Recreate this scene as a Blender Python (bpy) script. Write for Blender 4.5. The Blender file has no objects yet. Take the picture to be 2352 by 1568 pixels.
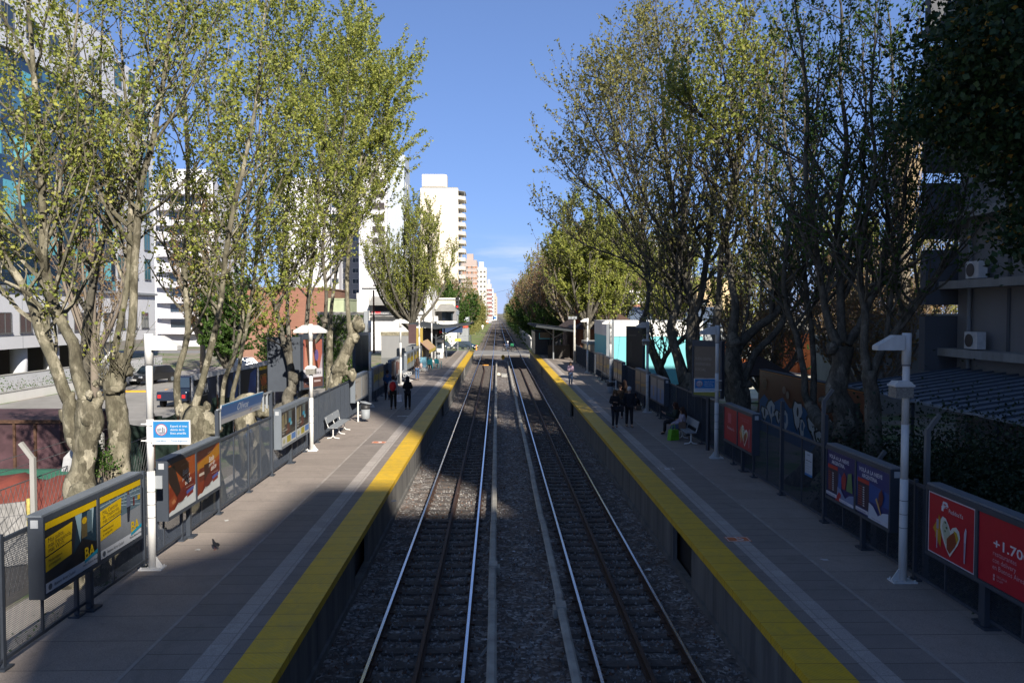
import bpy, math, random
from math import sin, cos, pi, radians as R
from mathutils import Vector as V, Matrix, noise as MN
import numpy as np
random.seed(7)
S = bpy.context.scene
COL = S.collection
# ---------------------------------------------------------------- camera, world, sun
CAMZ = 6.03; YAW = 0.01889; PITCH = 0.0361; F = 1800.0       # focal length in units of a 2352 px wide picture
cam = bpy.data.cameras.new('camera'); camo = bpy.data.objects.new('camera', cam); COL.objects.link(camo)
cam.sensor_width = 36; cam.lens = 36*F/2352; cam.clip_start = .1; cam.clip_end = 9000
camo.location = (0, 0, CAMZ); camo.rotation_euler = (pi/2-PITCH, 0, -YAW)
S.camera = camo
SUN = V((-.42, 1, -.65)).normalized()
elev = math.asin(-SUN.z); az = math.atan2(-SUN.x, -SUN.y)
w = bpy.data.worlds.new('World'); S.world = w; w.use_nodes = True
nt = w.node_tree; bg = nt.nodes['Background']
sky = nt.nodes.new('ShaderNodeTexSky'); sky.sky_type = 'NISHITA'; sky.sun_disc = False
sky.sun_elevation = elev; sky.sun_rotation = az % (2*pi); sky.air_density = 1.0; sky.dust_density = 0.0; sky.ozone_density = 5.0
# thin clouds low over the horizon, laid out by direction
tc = nt.nodes.new('ShaderNodeTexCoord'); mp = nt.nodes.new('ShaderNodeMapping'); mp.inputs['Scale'].default_value = (9, 9, 55)
no = nt.nodes.new('ShaderNodeTexNoise'); no.inputs['Scale'].default_value = 1.0; no.inputs['Detail'].default_value = 6
nt.links.new(tc.outputs['Generated'], mp.inputs[0]); nt.links.new(mp.outputs[0], no.inputs['Vector'])
sx = nt.nodes.new('ShaderNodeSeparateXYZ'); nt.links.new(tc.outputs['Generated'], sx.inputs[0])
def wm(op, a, b=None, c=None):
    n = nt.nodes.new('ShaderNodeMath'); n.operation = op; n.use_clamp = op == 'MULTIPLY'
    for i, v in enumerate((a, b, c)):
        if v is None: continue
        if isinstance(v, (int, float)): n.inputs[i].default_value = v
        else: nt.links.new(v, n.inputs[i])
    return n.outputs[0]
band = wm('SUBTRACT', 1, wm('MULTIPLY', wm('ABSOLUTE', wm('SUBTRACT', sx.outputs[2], .062)), 26))
cl = wm('MULTIPLY', wm('MULTIPLY', wm('SUBTRACT', no.outputs[0], .44), 4), wm('MAXIMUM', band, 0))
mx = nt.nodes.new('ShaderNodeMixRGB'); nt.links.new(wm('MULTIPLY', cl, .8), mx.inputs[0])
fl = nt.nodes.new('ShaderNodeMixRGB'); fl.inputs[0].default_value = .68; nt.links.new(sky.outputs[0], fl.inputs[1]); 
zd = nt.nodes.new('ShaderNodeMixRGB'); nt.links.new(wm('MULTIPLY', wm('SUBTRACT', sx.outputs[2], .10), 1.6), zd.inputs[0]); zd.inputs[1].default_value = (2.35, 4.1, 9.6, 1); zd.inputs[2].default_value = (.75, 1.25, 2.6, 1); nt.links.new(zd.outputs[0], fl.inputs[2])
nt.links.new(fl.outputs[0], mx.inputs[1]); mx.inputs[2].default_value = (7.5, 8.2, 9.5, 1)
nt.links.new(mx.outputs[0], bg.inputs[0]); bg.inputs[1].default_value = 0.058
sl = bpy.data.lights.new('sun', 'SUN'); sl.energy = 5.0; sl.angle = R(.55); sl.color = (1, .93, .82)
so = bpy.data.objects.new('sun', sl); COL.objects.link(so); so.rotation_euler = SUN.to_track_quat('-Z', 'Y').to_euler()
S.view_settings.view_transform = 'Standard'; S.view_settings.look = 'None'; S.view_settings.gamma = 1
S.view_settings.exposure = 0.95
S.cycles.max_bounces = 6; S.cycles.transparent_max_bounces = 12
# ---------------------------------------------------------------- helpers
cR, cU, cB = (camo.rotation_euler.to_matrix() @ V(a) for a in ((1, 0, 0), (0, 1, 0), (0, 0, 1)))
def ray(x, y): return cR*((x-1176)/F) + cU*((784-y)/F) - cB
def at(x, y, Y):
    r = ray(x, y); return V((0, 0, CAMZ)) + r*(Y/r.y)
def gp(x, y, Z=1.1):
    r = ray(x, y); return V((0, 0, CAMZ)) + r*((Z-CAMZ)/r.z)
def tag(o, label=None, cat=None, group=None, kind=None):
    if label: o['label'] = label
    if cat: o['category'] = cat
    if group: o['group'] = group
    if kind: o['kind'] = kind
    return o
def link(o, parent=None):
    COL.objects.link(o)
    if parent: o.parent = parent
    return o
def thing(name, label, cat, loc=(0, 0, 0), rz=0, group=None):
    o = link(bpy.data.objects.new(name, None)); o.location = loc; o.rotation_euler = (0, 0, rz); o.empty_display_size = .2
    return tag(o, label, cat, group)
def dup(src, loc=None, rz=None, label=None, group=None, parent=None, scale=None):
    c = src.copy(); COL.objects.link(c)
    if parent: c.parent = parent
    if loc is not None: c.location = loc
    if rz is not None: c.rotation_euler = (0, 0, rz)
    if label: c['label'] = label
    if group: c['group'] = group
    if scale: c.scale = scale if hasattr(scale, '__len__') else (scale,)*3
    for ch in list(src.children): dup(ch, parent=c)
    return c
class MB:
    def __init__(s): s.v = []; s.f = []; s.m = []; s.cur = 0
    def add(s, vs, fs, m=None):
        b = len(s.v); s.v += [tuple(p) for p in vs]; s.f += [tuple(i+b for i in f) for f in fs]; s.m += [s.cur if m is None else m]*len(fs); return s
    def box(s, x0, x1, y0, y1, z0, z1, m=None):
        return s.add([(x0,y0,z0),(x1,y0,z0),(x1,y1,z0),(x0,y1,z0),(x0,y0,z1),(x1,y0,z1),(x1,y1,z1),(x0,y1,z1)],
                     [(0,3,2,1),(4,5,6,7),(0,1,5,4),(1,2,6,5),(2,3,7,6),(3,0,4,7)], m)
    def bar(s, a, b, wd, hg=None, m=None):
        a = V(a); b = V(b); hg = hg or wd; d = (b-a).normalized(); u = d.cross(V((0,0,1)))
        if u.length < 1e-3: u = V((1,0,0))
        u.normalize(); n = u.cross(d); u = u*wd/2; n = n*hg/2
        return s.add([a-u-n,a+u-n,a+u+n,a-u+n,b-u-n,b+u-n,b+u+n,b-u+n],[(0,3,2,1),(4,5,6,7),(0,1,5,4),(1,2,6,5),(2,3,7,6),(3,0,4,7)], m)
    def tube(s, pts, rad, n=8, cap=True, m=None, lump=0):
        pts = [V(p) for p in pts]; k = len(pts)
        if not hasattr(rad, '__len__'): rad = [rad]*k
        u = None; vs = []
        for i, p in enumerate(pts):
            d = (pts[min(i+1,k-1)]-pts[max(i-1,0)])
            if d.length < 1e-6: d = V((0,0,1))
            d.normalize()
            if u is None: u = d.orthogonal().normalized()
            else:
                u = u - d*u.dot(d)
                u = u.normalized() if u.length > 1e-4 else d.orthogonal().normalized()
            b = d.cross(u)
            for j in range(n):
                a = 2*pi*j/n; q = (u*cos(a)+b*sin(a))
                r = rad[i]
                if lump: r *= 1+lump*MN.noise((p+q*r)*2.6)+lump*.5*MN.noise((p+q*r)*7)
                vs.append(p+q*r)
        fs = [(i*n+j, i*n+(j+1)%n, (i+1)*n+(j+1)%n, (i+1)*n+j) for i in range(k-1) for j in range(n)]
        if cap: fs += [tuple(range(n))[::-1], tuple(range((k-1)*n, k*n))]
        return s.add(vs, fs, m)
    def lathe(s, prof, c=(0,0,0), n=16, m=None):
        vs = []; k = len(prof)
        for r, z in prof:
            for j in range(n): vs.append((c[0]+r*cos(2*pi*j/n), c[1]+r*sin(2*pi*j/n), c[2]+z))
        fs = [(i*n+j, i*n+(j+1)%n, (i+1)*n+(j+1)%n, (i+1)*n+j) for i in range(k-1) for j in range(n)]
        fs += [tuple(range(n))[::-1], tuple(range((k-1)*n, k*n))]
        return s.add(vs, fs, m)
    def blob(s, c, r, n=10, k=7, lump=.15, m=None, seed=0):
        c = V(c); r = V(r) if hasattr(r, '__len__') else V((r,r,r)); vs = []
        for i in range(k+1):
            t = pi*i/k
            for j in range(n):
                a = 2*pi*j/n; q = V((sin(t)*cos(a), sin(t)*sin(a), cos(t)))
                f = 1+lump*MN.noise(q*1.7+V((seed, seed*2.3, 0)))*1.6
                vs.append(c+V((q.x*r.x, q.y*r.y, q.z*r.z))*f)
        fs = [(i*n+j, (i+1)*n+j, (i+1)*n+(j+1)%n, i*n+(j+1)%n) for i in range(k) for j in range(n)]
        return s.add(vs, fs, m)
    def prism(s, poly, ax, lo, hi, m=None):
        """poly in the plane across axis ax ('x': (y,z), 'y': (x,z), 'z': (x,y))"""
        f = {'x': lambda p, t: (t, p[0], p[1]), 'y': lambda p, t: (p[0], t, p[1]), 'z': lambda p, t: (p[0], p[1], t)}[ax]
        n = len(poly); vs = [f(p, lo) for p in poly]+[f(p, hi) for p in poly]
        fs = [tuple(range(n)), tuple(range(n, 2*n))[::-1]]+[(i, (i+1)%n, n+(i+1)%n, n+i) for i in range(n)]
        return s.add(vs, fs, m)
    def build(s, name, mat, parent=None, smooth=False):
        me = bpy.data.meshes.new(name); me.from_pydata(s.v, [], s.f)
        for mm in (mat if isinstance(mat, (list, tuple)) else [mat]): me.materials.append(mm)
        me.polygons.foreach_set('material_index', s.m)
        if smooth: me.polygons.foreach_set('use_smooth', [True]*len(s.f))
        me.update(); return link(bpy.data.objects.new(name, me), parent)
# ---------------------------------------------------------------- materials
_mc = {}
def lin(h):
    if isinstance(h, str):
        c = [int(h[i:i+2], 16)/255 for i in (0, 2, 4)]
        return tuple((x/12.92 if x <= .04045 else ((x+.055)/1.055)**2.4) for x in c)
    return tuple(h)
class NB:
    def __init__(s, name):
        s.m = bpy.data.materials.new(name); s.m.use_nodes = True; s.t = s.m.node_tree; s.p = s.t.nodes['Principled BSDF']
        s.out = s.t.nodes['Material Output']; s.co = s.t.nodes.new('ShaderNodeTexCoord').outputs['Object']
    def n(s, ty, ins={}, **kw):
        n = s.t.nodes.new('ShaderNode'+ty)
        for k, v in kw.items(): setattr(n, k, v)
        for k, v in ins.items():
            if hasattr(v, 'is_linked') or hasattr(v, 'links'): s.t.links.new(v, n.inputs[k])
            elif isinstance(v, tuple) and len(v) == 3 and n.inputs[k].type == 'RGBA': n.inputs[k].default_value = (*v, 1)
            else: n.inputs[k].default_value = v
        return n
    def noise(s, scale, detail=4, rough=.6, co=None, dist=0):
        return s.n('TexNoise', {'Vector': co or s.co, 'Scale': scale, 'Detail': detail, 'Roughness': rough, 'Distortion': dist}).outputs['Fac']
    def scaled(s, sc, loc=(0,0,0)): return s.n('Mapping', {'Vector': s.co, 'Scale': sc, 'Location': loc}).outputs[0]
    def ramp(s, fac, stops, interp='LINEAR'):
        n = s.n('ValToRGB', {'Fac': fac}); n.color_ramp.interpolation = interp; e = n.color_ramp.elements
        while len(e) < len(stops): e.new(.5)
        for i, (p, c) in enumerate(stops): e[i].position = p; e[i].color = (*lin(c), 1) if not isinstance(c, (int, float)) else (c, c, c, 1)
        return n.outputs[0]
    def mix(s, f, a, b, bt='MIX'):
        return s.n('MixRGB', {0: f, 1: lin(a) if isinstance(a, (str, tuple)) else a, 2: lin(b) if isinstance(b, (str, tuple)) else b}, blend_type=bt).outputs[0]
    def math(s, op, a, b=0.0, clamp=False): return s.n('Math', {0: a, 1: b}, operation=op, use_clamp=clamp).outputs[0]
    def bump(s, h, st=.4, d=.02): s.t.links.new(s.n('Bump', {'Height': h, 'Strength': st, 'Distance': d}).outputs[0], s.p.inputs['Normal'])
    def fin(s, col, rough=.7, metal=0, spec=.4):
        if isinstance(col, (str, tuple)): s.p.inputs['Base Color'].default_value = (*lin(col), 1)
        else: s.t.links.new(col, s.p.inputs['Base Color'])
        if isinstance(rough, (int, float)): s.p.inputs['Roughness'].default_value = rough
        else: s.t.links.new(rough, s.p.inputs['Roughness'])
        s.p.inputs['Metallic'].default_value = metal; s.p.inputs['Specular IOR Level'].default_value = spec
        return s.m
def M(name, col, rough=.65, metal=0, var=.12, scale=4, bump=0, spec=.4, streak=False):
    key = (name, str(col))
    if key in _mc: return _mc[key]
    b = NB(name); c = lin(col)
    f = b.noise(scale, 5, .65, co=b.scaled((1, 1, .25)) if streak else None)
    g = b.ramp(f, [(.3, 0.0), (.7, 1.0)])
    col2 = b.mix(g, tuple(x*(1-var) for x in c), tuple(min(1, x*(1+var)) for x in c))
    if bump: b.bump(b.noise(scale*12, 3), bump, .01)
    _mc[key] = b.fin(col2, rough, metal, spec); return _mc[key]
def brickmat(name, c1, c2, mortar, sw, sh, ax='xz', ms=.012, var=True):
    b = NB(name); sp = b.n('SeparateXYZ', {0: b.co})
    a = {'xz': (0, 2), 'yz': (1, 2), 'xy': (0, 1), 'yx': (1, 0)}[ax]
    cb = b.n('CombineXYZ', {0: sp.outputs[a[0]], 1: sp.outputs[a[1]]}).outputs[0]
    t = b.n('TexBrick', {'Vector': cb, 'Color1': lin(c1), 'Color2': lin(c2), 'Mortar': lin(mortar), 'Scale': 1.0, 'Mortar Size': ms, 'Brick Width': sw, 'Row Height': sh})
    c = b.mix(b.math('MULTIPLY', b.noise(.6, 5), .5), t.outputs[0], tuple(x*.5 for x in lin(c1)))
    b.bump(t.outputs['Fac'], -.3, .01); return b.fin(c, .85)
def platmat(name, tilew, tileh, base, dark):
    b = NB(name); sp = b.n('SeparateXYZ', {0: b.co})
    cb = b.n('CombineXYZ', {0: sp.outputs[0], 1: sp.outputs[1]}).outputs[0]
    t = b.n('TexBrick', {'Vector': cb, 'Color1': lin(base), 'Color2': tuple(x*.86 for x in lin(base)), 'Mortar': lin(dark), 'Scale': 1.0, 'Mortar Size': .012, 'Brick Width': tilew, 'Row Height': tileh}, offset=0.0)
    st = b.ramp(b.noise(1.1, 7, .75, dist=.8), [(.38, 0.0), (.66, 1.0)])
    c = b.mix(b.math('MULTIPLY', st, .45), t.outputs[0], tuple(x*.62 for x in lin(base)))
    sp2 = b.ramp(b.noise(60, 3), [(.35, 0.75), (.65, 1.15)])
    c = b.mix(1.0, c, sp2, 'MULTIPLY')
    gum = b.ramp(b.noise(9, 2), [(.72, 0.0), (.78, 1.0)])
    c = b.mix(b.math('MULTIPLY', gum, .35), c, 'b0aca4'); wet = b.ramp(b.noise(.35, 6, .8, dist=1.5), [(.55, 0.0), (.62, .35)]); c = b.mix(wet, c, tuple(x*.5 for x in lin(base)))
    b.bump(b.noise(90, 3), .25, .006); return b.fin(c, .82)
def barkmat(name, a, bb, c, d):
    b = NB(name); co = b.scaled((1, 1, .55))
    big = b.noise(5.5, 4, .6, co, .9)
    vo = b.n('TexVoronoi', {'Vector': b.n('VectorMath', {0: b.scaled((5, 5, 2.8)), 1: b.n('VectorMath', {0: b.n('TexNoise', {'Vector': b.co, 'Scale': 7.0}).outputs['Color'], 1: (.9,.9,.9)}, operation='MULTIPLY').outputs[0]}, operation='ADD').outputs[0], 'Scale': 1.0}); cell = b.n('SeparateXYZ', {0: vo.outputs['Color']}).outputs[0]
    v1 = b.ramp(cell, [(.0, c), (.28, a), (.55, bb), (.8, c), (.90, d)], 'CONSTANT'); v2 = b.ramp(big, [(.30, c), (.45, a), (.58, bb), (.7, d)], 'LINEAR'); v = b.mix(.5, v1, v2)
    fine = b.ramp(b.noise(30, 5, .7, b.scaled((1, 1, .3))), [(.3, .62), (.7, 1.2)])
    col = b.mix(1.0, v, fine, 'MULTIPLY')
    b.bump(b.noise(24, 6, .7, b.scaled((1, 1, .35))), .6, .02); return b.fin(col, .9, spec=.2)
def leafmat(name, c1, c2, c3, tr=.45):
    b = NB(name)
    f = b.noise(1.3, 3); f2 = b.n('TexWhiteNoise', {'Vector': b.n('VectorMath', {0: b.n('VectorMath', {0: b.co, 1: (9., 9., 9.)}, operation='MULTIPLY').outputs[0]}, operation='FLOOR').outputs[0]}, noise_dimensions='3D').outputs['Value']
    g = b.math('ADD', b.math('MULTIPLY', f, .6), b.math('MULTIPLY', f2, .4))
    col = b.ramp(g, [(.3, c1), (.5, c2), (.72, c3)])
    b.fin(col, .55, spec=.3)
    tl = b.n('BsdfTranslucent', {0: col}); ms = b.n('MixShader', {0: tr, 1: b.p.outputs[0], 2: tl.outputs[0]})
    b.t.links.new(ms.outputs[0], b.out.inputs[0]); return b.m
def glassmat(name, col, rough=.05):
    b = NB(name); c = b.mix(b.noise(.5, 2), tuple(x*.7 for x in lin(col)), col)
    return b.fin(c, rough, .0, 1.0)
# ---------------------------------------------------------------- shared materials
STEEL = M('slate_steel', (.045,.054,.07), .5, .2, .1, 3); STEELL = M('pale_steel', (.15,.17,.195), .5, .2, .12, 3, streak=True)
WHITE = M('white_paint', (.62,.61,.59), .5, 0, .14, 3, streak=True); WHITEW = M('wall_white', (.58,.57,.55), .8, 0, .08, .5, streak=True)
DARK = M('dark_recess', (.012,.013,.016), .6); BLACK = M('black_plastic', (.02,.02,.022), .5)
GLASS = glassmat('dark_glass', (.03,.045,.06)); CONC = M('concrete', (.27,.265,.25), .85, 0, .22, 1.6, .3, streak=True)
CONCD = M('dark_concrete', (.13,.13,.13), .9, 0, .3, 1.2, .3, streak=True)
RUST = M('rust', (.085,.045,.028), .85, .2, .4, 8, .4); WOOD = M('old_wood', (.16,.115,.08), .9, 0, .35, 3, .4)
GREY = M('grey_paint', (.22,.235,.25), .6, 0, .1, 2, streak=True)
# ---------------------------------------------------------------- ground
b = NB('dirt_and_grass')
f = b.ramp(b.noise(.12, 7, .7), [(.50, 0.0), (.64, 1.0)])
grass = b.mix(b.noise(3, 5), (.05,.09,.02), (.10,.14,.035)); dirt = b.mix(b.noise(2, 6), (.12,.10,.08), (.22,.19,.15))
b.bump(b.noise(14, 5), .5, .04); GROUND = b.fin(b.mix(f, dirt, grass), .95)
g = MB(); g.add([(-4000,-300,-.32),(4000,-300,-.32),(4000,7000,-.32),(-4000,7000,-.32)], [(0,1,2,3)])
tag(g.build('ground', GROUND), kind='structure')
b = NB('yard_dirt'); sp = b.n('SeparateXYZ', {0: b.co})
f = b.ramp(b.noise(.5, 6, .7), [(.46, 0.0), (.60, 1.0)])
b.bump(b.noise(18, 5), .5, .03); YARD = b.fin(b.mix(f, b.mix(b.noise(4, 6), (.16,.13,.10), (.30,.26,.22)), b.mix(b.noise(6, 5), (.05,.10,.015), (.10,.17,.03))), .95)
for nm, x0, x1 in (('left_ground', -220, -7.05), ('right_ground', 7.95, 220)):
    m = MB(); m.box(x0, x1, -20, 113, -.3, .32); tag(m.build(nm, YARD), kind='structure')
ASPH = M('asphalt', (.20,.195,.19), .9, 0, .2, 1.5, .5); ASPHL = M('sunny_asphalt', (.24,.23,.22), .9, 0, .18, .6, .4)
m = MB(); m.box(-31, -12.2, 34, 84, .2, .336); tag(m.build('car_park_road', ASPHL), kind='structure')
m = MB(); m.box(-220, 220, 114.5, 127.5, -.31, -.02); tag(m.build('road', ASPH), kind='structure')
m = MB(); m.box(-90, 90, 476, 492, -.31, -.02); tag(m.build('far_road', ASPH), kind='structure')
m = MB(); m.box(-9.4, -8.15, -5, 33, .2, .345); tag(m.build('path', M('path_concrete', (.36,.33,.30), .9, 0, .15, 1.2, .3)), kind='structure')
m = MB(); m.box(-12.6, -9.55, 6, 25, .2, .342); tag(m.build('painted_shade_soil', M('painted_shade_soil', (.07,.06,.05), .95, 0, .45, 3, .5)), kind='structure')  # shade on this strip of yard ground put into a darker earth colour
PARKG = M('playground_sand', (.55,.52,.42), .95, 0, .15, .5)
m = MB(); m.box(14, 50, 52, 90, .2, .335); tag(m.build('playground_ground', PARKG), kind='structure')
GR = NB('verge_grass'); GR.bump(GR.noise(8,5), .7, .05); VG = GR.fin(GR.mix(GR.ramp(GR.noise(.35, 5), [(.42,0.0),(.62,1.0)]), GR.mix(GR.noise(5,4), (.06,.13,.015), (.12,.20,.03)), (.22,.18,.12)), .95)
m = MB(); m.box(-14, -3.6, 128.5, 470, -.31, -.14); m.box(5.4, 8, 128.5, 150, -.31, -.16); tag(m.build('grass_verge', VG), kind='structure')
# ballast
b = NB('ballast'); vo = b.n('TexVoronoi', {'Vector': b.co, 'Scale': 15.0}); vc = b.n('SeparateXYZ', {0: vo.outputs['Color']})
c1 = b.ramp(vc.outputs[0], [(.0, (.05,.045,.043)), (.5, (.135,.122,.115)), (.8, (.23,.21,.195)), (.97, (.38,.36,.34))])
c2 = b.mix(b.ramp(b.noise(2.2, 6, .7), [(.42, 0.0), (.6, .65)]), c1, (.10,.065,.045))
c3 = b.mix(b.ramp(b.noise(30, 2), [(.70, 0.0), (.74, .8)]), c2, (.20,.09,.03))
b.bump(vo.outputs['Distance'], -1.0, .05); BAL = b.fin(c3, .95)
m = MB(); nx, ny = 40, 420
xs = [-3.2+7.6*i/nx for i in range(nx+1)]; ys = [-6+1.1*0.29*j for j in range(ny)]
vs = [(x, y, -.163+.035*MN.noise(V((x*3, y*3, 0)))+.03*MN.noise(V((x*9, y*9, 4)))+(-.04 if abs(abs(x-.58)-1.97) < .75 else .0)) for y in ys for x in xs]
m.add(vs, [(j*(nx+1)+i, j*(nx+1)+i+1, (j+1)*(nx+1)+i+1, (j+1)*(nx+1)+i) for j in range(ny-1) for i in range(nx)])
m.add([(-3.2,128,-.2),(4.4,128,-.2),(4.4,1500,-.2),(-3.2,1500,-.2)], [(0,1,2,3)])
y1 = ys[-1]
BED = m.build('ballast_bed', BAL); tag(BED, kind='structure')
# loose ballast stones
random.seed(3); m = MB()
for i in range(14000):
    y = 11+ (random.random()**1.6)*34; x = random.uniform(-3.1, 4.2); s = random.uniform(.018, .045)
    a = random.random()*6.28; z = -.155
    q = [(x+s*cos(a+k*2.1)*random.uniform(.7,1.2), y+s*sin(a+k*2.1)*random.uniform(.7,1.2), z-.02) for k in range(3)]+[(x, y, z+s*random.uniform(.5,1.1))]
    m.add(q, [(0,1,3),(1,2,3),(2,0,3)], random.choice((0,0,0,1,1,2)))
tag(m.build('loose_stones', [M('stone_grey', (.13,.125,.12), .95), M('stone_light', (.26,.25,.24), .95), M('stone_rusty', (.14,.075,.05), .95)]), 'loose grey ballast stones scattered between the rails', 'gravel', kind='stuff')
# ---------------------------------------------------------------- platforms
LX0, LX1, RX0, RX1 = -7.06, -3.05, 4.22, 7.98
PLAT = platmat('platform_paving', 40, .98, (.305,.258,.224), (.135,.115,.10)); PLATS = platmat('platform_edge_slabs', 40, .49, (.25,.215,.19), (.10,.088,.08))
TAC = platmat('grey_tactile', .4, .4, (.42,.375,.34), (.27,.24,.22))
b = NB('yellow_tactile'); chk = b.n('TexWave', {'Vector': b.co, 'Scale': 9.0}, bands_direction='DIAGONAL'); sp = b.n('SeparateXYZ', {0: b.co})
jn = b.n('TexBrick', {'Vector': b.n('CombineXYZ', {0: sp.outputs[0], 1: sp.outputs[1]}).outputs[0], 'Color1': (1.,1.,1.), 'Color2': (.9,.9,.9), 'Mortar': (.55,.5,.4), 'Scale': 1.0, 'Mortar Size': .01, 'Brick Width': 20.0, 'Row Height': .49}, offset=0.0)
c = b.mix(b.ramp(b.noise(2.5, 8, .8, dist=1.0), [(.42, 0.0), (.70, .6)]), (.66,.41,.015), (.34,.25,.06)); c = b.mix(b.ramp(b.noise(14, 4, .8), [(.64, 0.0), (.74, .4)]), c, (.14,.11,.05))
c = b.mix(1.0, c, jn.outputs[0], 'MULTIPLY'); b.bump(chk.outputs['Fac'], .35, .012); YEL = b.fin(c, .6)
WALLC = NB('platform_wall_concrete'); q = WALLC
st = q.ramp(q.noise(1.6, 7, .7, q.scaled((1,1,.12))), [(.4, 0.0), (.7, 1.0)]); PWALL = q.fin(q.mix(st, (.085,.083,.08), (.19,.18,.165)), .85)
def platform(x0, x1, side):
    e = x1 if side > 0 else x0        # track edge; side +1: platform lies left of its edge
    s = -side
    def bx(m, a, b_, y0, y1, z0, z1): m.box(min(a, b_), max(a, b_), y0, y1, z0, z1)
    m = MB(); bx(m, e+s*.30, e+s*(x1-x0), -8, 103.5, -.3, 1.096); o = tag(m.build('platform', PLAT), kind='structure')
    m = MB(); bx(m, e+s*.60, e+s*2.02, -8, 103.4, 1.0, 1.100); tag(m.build('platform_edge_slabs', PLATS), kind='structure')
    m = MB(); bx(m, e+s*2.03, e+s*2.09, -8, 103.4, 1.0, 1.1015); tag(m.build('platform_joint_strip', M('cement_strip', (.29,.26,.235), .9, 0, .25, 3)), kind='structure')
    m = MB(); bx(m, e+s*.87, e+s*1.22, -8, 103.3, 1.0, 1.104); tag(m.build('grey_tactile_paving', TAC), kind='structure')
    m = MB(); bx(m, e-s*.03, e+s*.62, -8, 103.6, .965, 1.108); tag(m.build('yellow_platform_edge', YEL), kind='structure')
    m = MB(); y = -8.0; gaps = (16.4, 45.0, 74.0)
    while y < 103.4:
        if not any(abs(y-gq) < .9 for gq in gaps): bx(m, e+s*.10, e+s*.2, y, y+1.785, -.3, .955)
        y += 1.8
    bx(m, e+s*.04, e+s*.22, -8, 103.4, -.3, -.02)
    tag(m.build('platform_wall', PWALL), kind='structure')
    m = MB(); bx(m, e+s*.285, e+s*.297, -8, 103.4, -.3, .96); tag(m.build('recess_shade_sheet', DARK), kind='structure')  # near-black sheet behind the wall gaps, recess shade put into its colour
platform(LX0, LX1, +1); platform(RX0, RX1, -1)
# disabled-access floor marks
def floormark(x, y, lab, txt=None, col=(.5,.14,.05)):
    m = MB(); m.cur = 0; m.box(x-.26, x+.26, y-.17, y+.17, 1.102, 1.106, 0)
    for a in ((-.24,.24,-.155,-.14),(-.24,.24,.14,.155),(-.24,-.225,-.14,.14),(.225,.24,-.14,.14)): m.box(x+a[0], x+a[1], y+a[2], y+a[3], 1.106, 1.1075, 1)
    rr = .075; pts = [(x+.03+rr*cos(a), y-.03+rr*sin(a), 1.108) for a in [k*pi/6-2.8 for k in range(9)]]
    m.tube(pts, .009, 4, m=1); m.tube([(x-.02,y+.11,1.108),(x-.01,y+.02,1.108),(x+.07,y+.01,1.108),(x+.11,y-.07,1.108)], .010, 4, m=1); m.blob((x-.025,y+.125,1.107),(.018,.018,.003),8,4,0,1)
    tag(m.build('floor_marking', [M('mark_orange'+str(col), col, .8, 0, .3, 8), M('mark_white', (.6,.6,.58), .8, 0, .2, 8)]), lab, 'floor marking', 'wheelchair markings on the platforms')
floormark(6.15-.9, 15.9+.95, 'brown wheelchair marking on the right platform level with the ski posters')
floormark(5.35, 24.6, 'worn pale wheelchair marking on the right platform in front of the seated pair', col=(.30,.24,.21))
floormark(5.35, 45, 'faint wheelchair marking on the right platform beyond the walking couple', col=(.33,.30,.28))
floormark(-4.52, 29.9, 'orange wheelchair marking on the sunlit part of the left platform')
floormark(-4.52, 37.5, 'grey worn wheelchair marking on the left platform behind the walking pair', col=(.33,.31,.29))
# ---------------------------------------------------------------- tracks
RAIL = M('rail_rust', (.075,.045,.032), .7, .5, .3, 20, .2); RTOP = M('rail_polished', (.62,.63,.66), .22, 1, .08, 2)
SLEEP = M('sleeper_wood', (.075,.064,.058), .95, 0, .5, 5, .6); 
def railmesh(m, x, y0, y1, top=1, x2=None):
    x2 = x if x2 is None else x2
    for (w_, z0, z1, mt) in ((.14,-.16,-.135,0), (.018,-.135,-.03,0), (.070,-.03,-.003,0), (.052,-.003,.0 if top else -.002,1 if top else 0)):
        m.add([(x-w_/2,y0,z0),(x+w_/2,y0,z0),(x2+w_/2,y1,z0),(x2-w_/2,y1,z0),(x-w_/2,y0,z1),(x+w_/2,y0,z1),(x2+w_/2,y1,z1),(x2-w_/2,y1,z1)],
              [(0,3,2,1),(4,5,6,7),(0,1,5,4),(1,2,6,5),(2,3,7,6),(3,0,4,7)], mt)
def track(cx, lab):
    t = thing('railway_track', lab, 'railway track', (cx, 0, 0), group='railway tracks')
    for s in (-1, 1):
        m = MB(); railmesh(m, s*.83, -8, 1200); m.build('rail', [RAIL, RTOP], t)
    m = MB()
    for (ya, yb, xa, xb) in ((-8, 84, .03, .03), (84, 92, .03, -.25)): railmesh(m, xa, ya, yb, 0, xb)
    m.build('guard_rail', [RAIL, RAIL], t)
    random.seed(int(cx*10)+50); m = MB(); m.box(-1.32, 1.32, -.12, .12, -.26, -.158); me = None
    rest = MB(); y = 10.6; k = 0
    while y < 330:
        if k < 100:
            if me is None: o = m.build('sleeper', SLEEP, t); me = o.data
            else: o = link(bpy.data.objects.new('sleeper', me), t)
            o.location = (random.uniform(-.04,.04), y, random.uniform(-.008,.004)); o.rotation_euler = (0,0,random.uniform(-.008,.008))
        else: rest.box(-1.32, 1.32, y-.12, y+.12, -.26, -.155)
        y += .60+random.uniform(-.015,.015); k += 1
    tag(rest.build('far_sleepers', SLEEP, t), kind='stuff')
    fx = MB(); y = 10.6
    while y < 50:
        for s in (-.83, .83): fx.box(s-.12, s+.12, y-.06, y+.06, -.158, -.12)
        y += .6
    tag(fx.build('rail_fastenings', RAIL, t), kind='stuff')
    return t
track(-1.40, 'railway track beside the left platform, rails bright on rusty webs')
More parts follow.
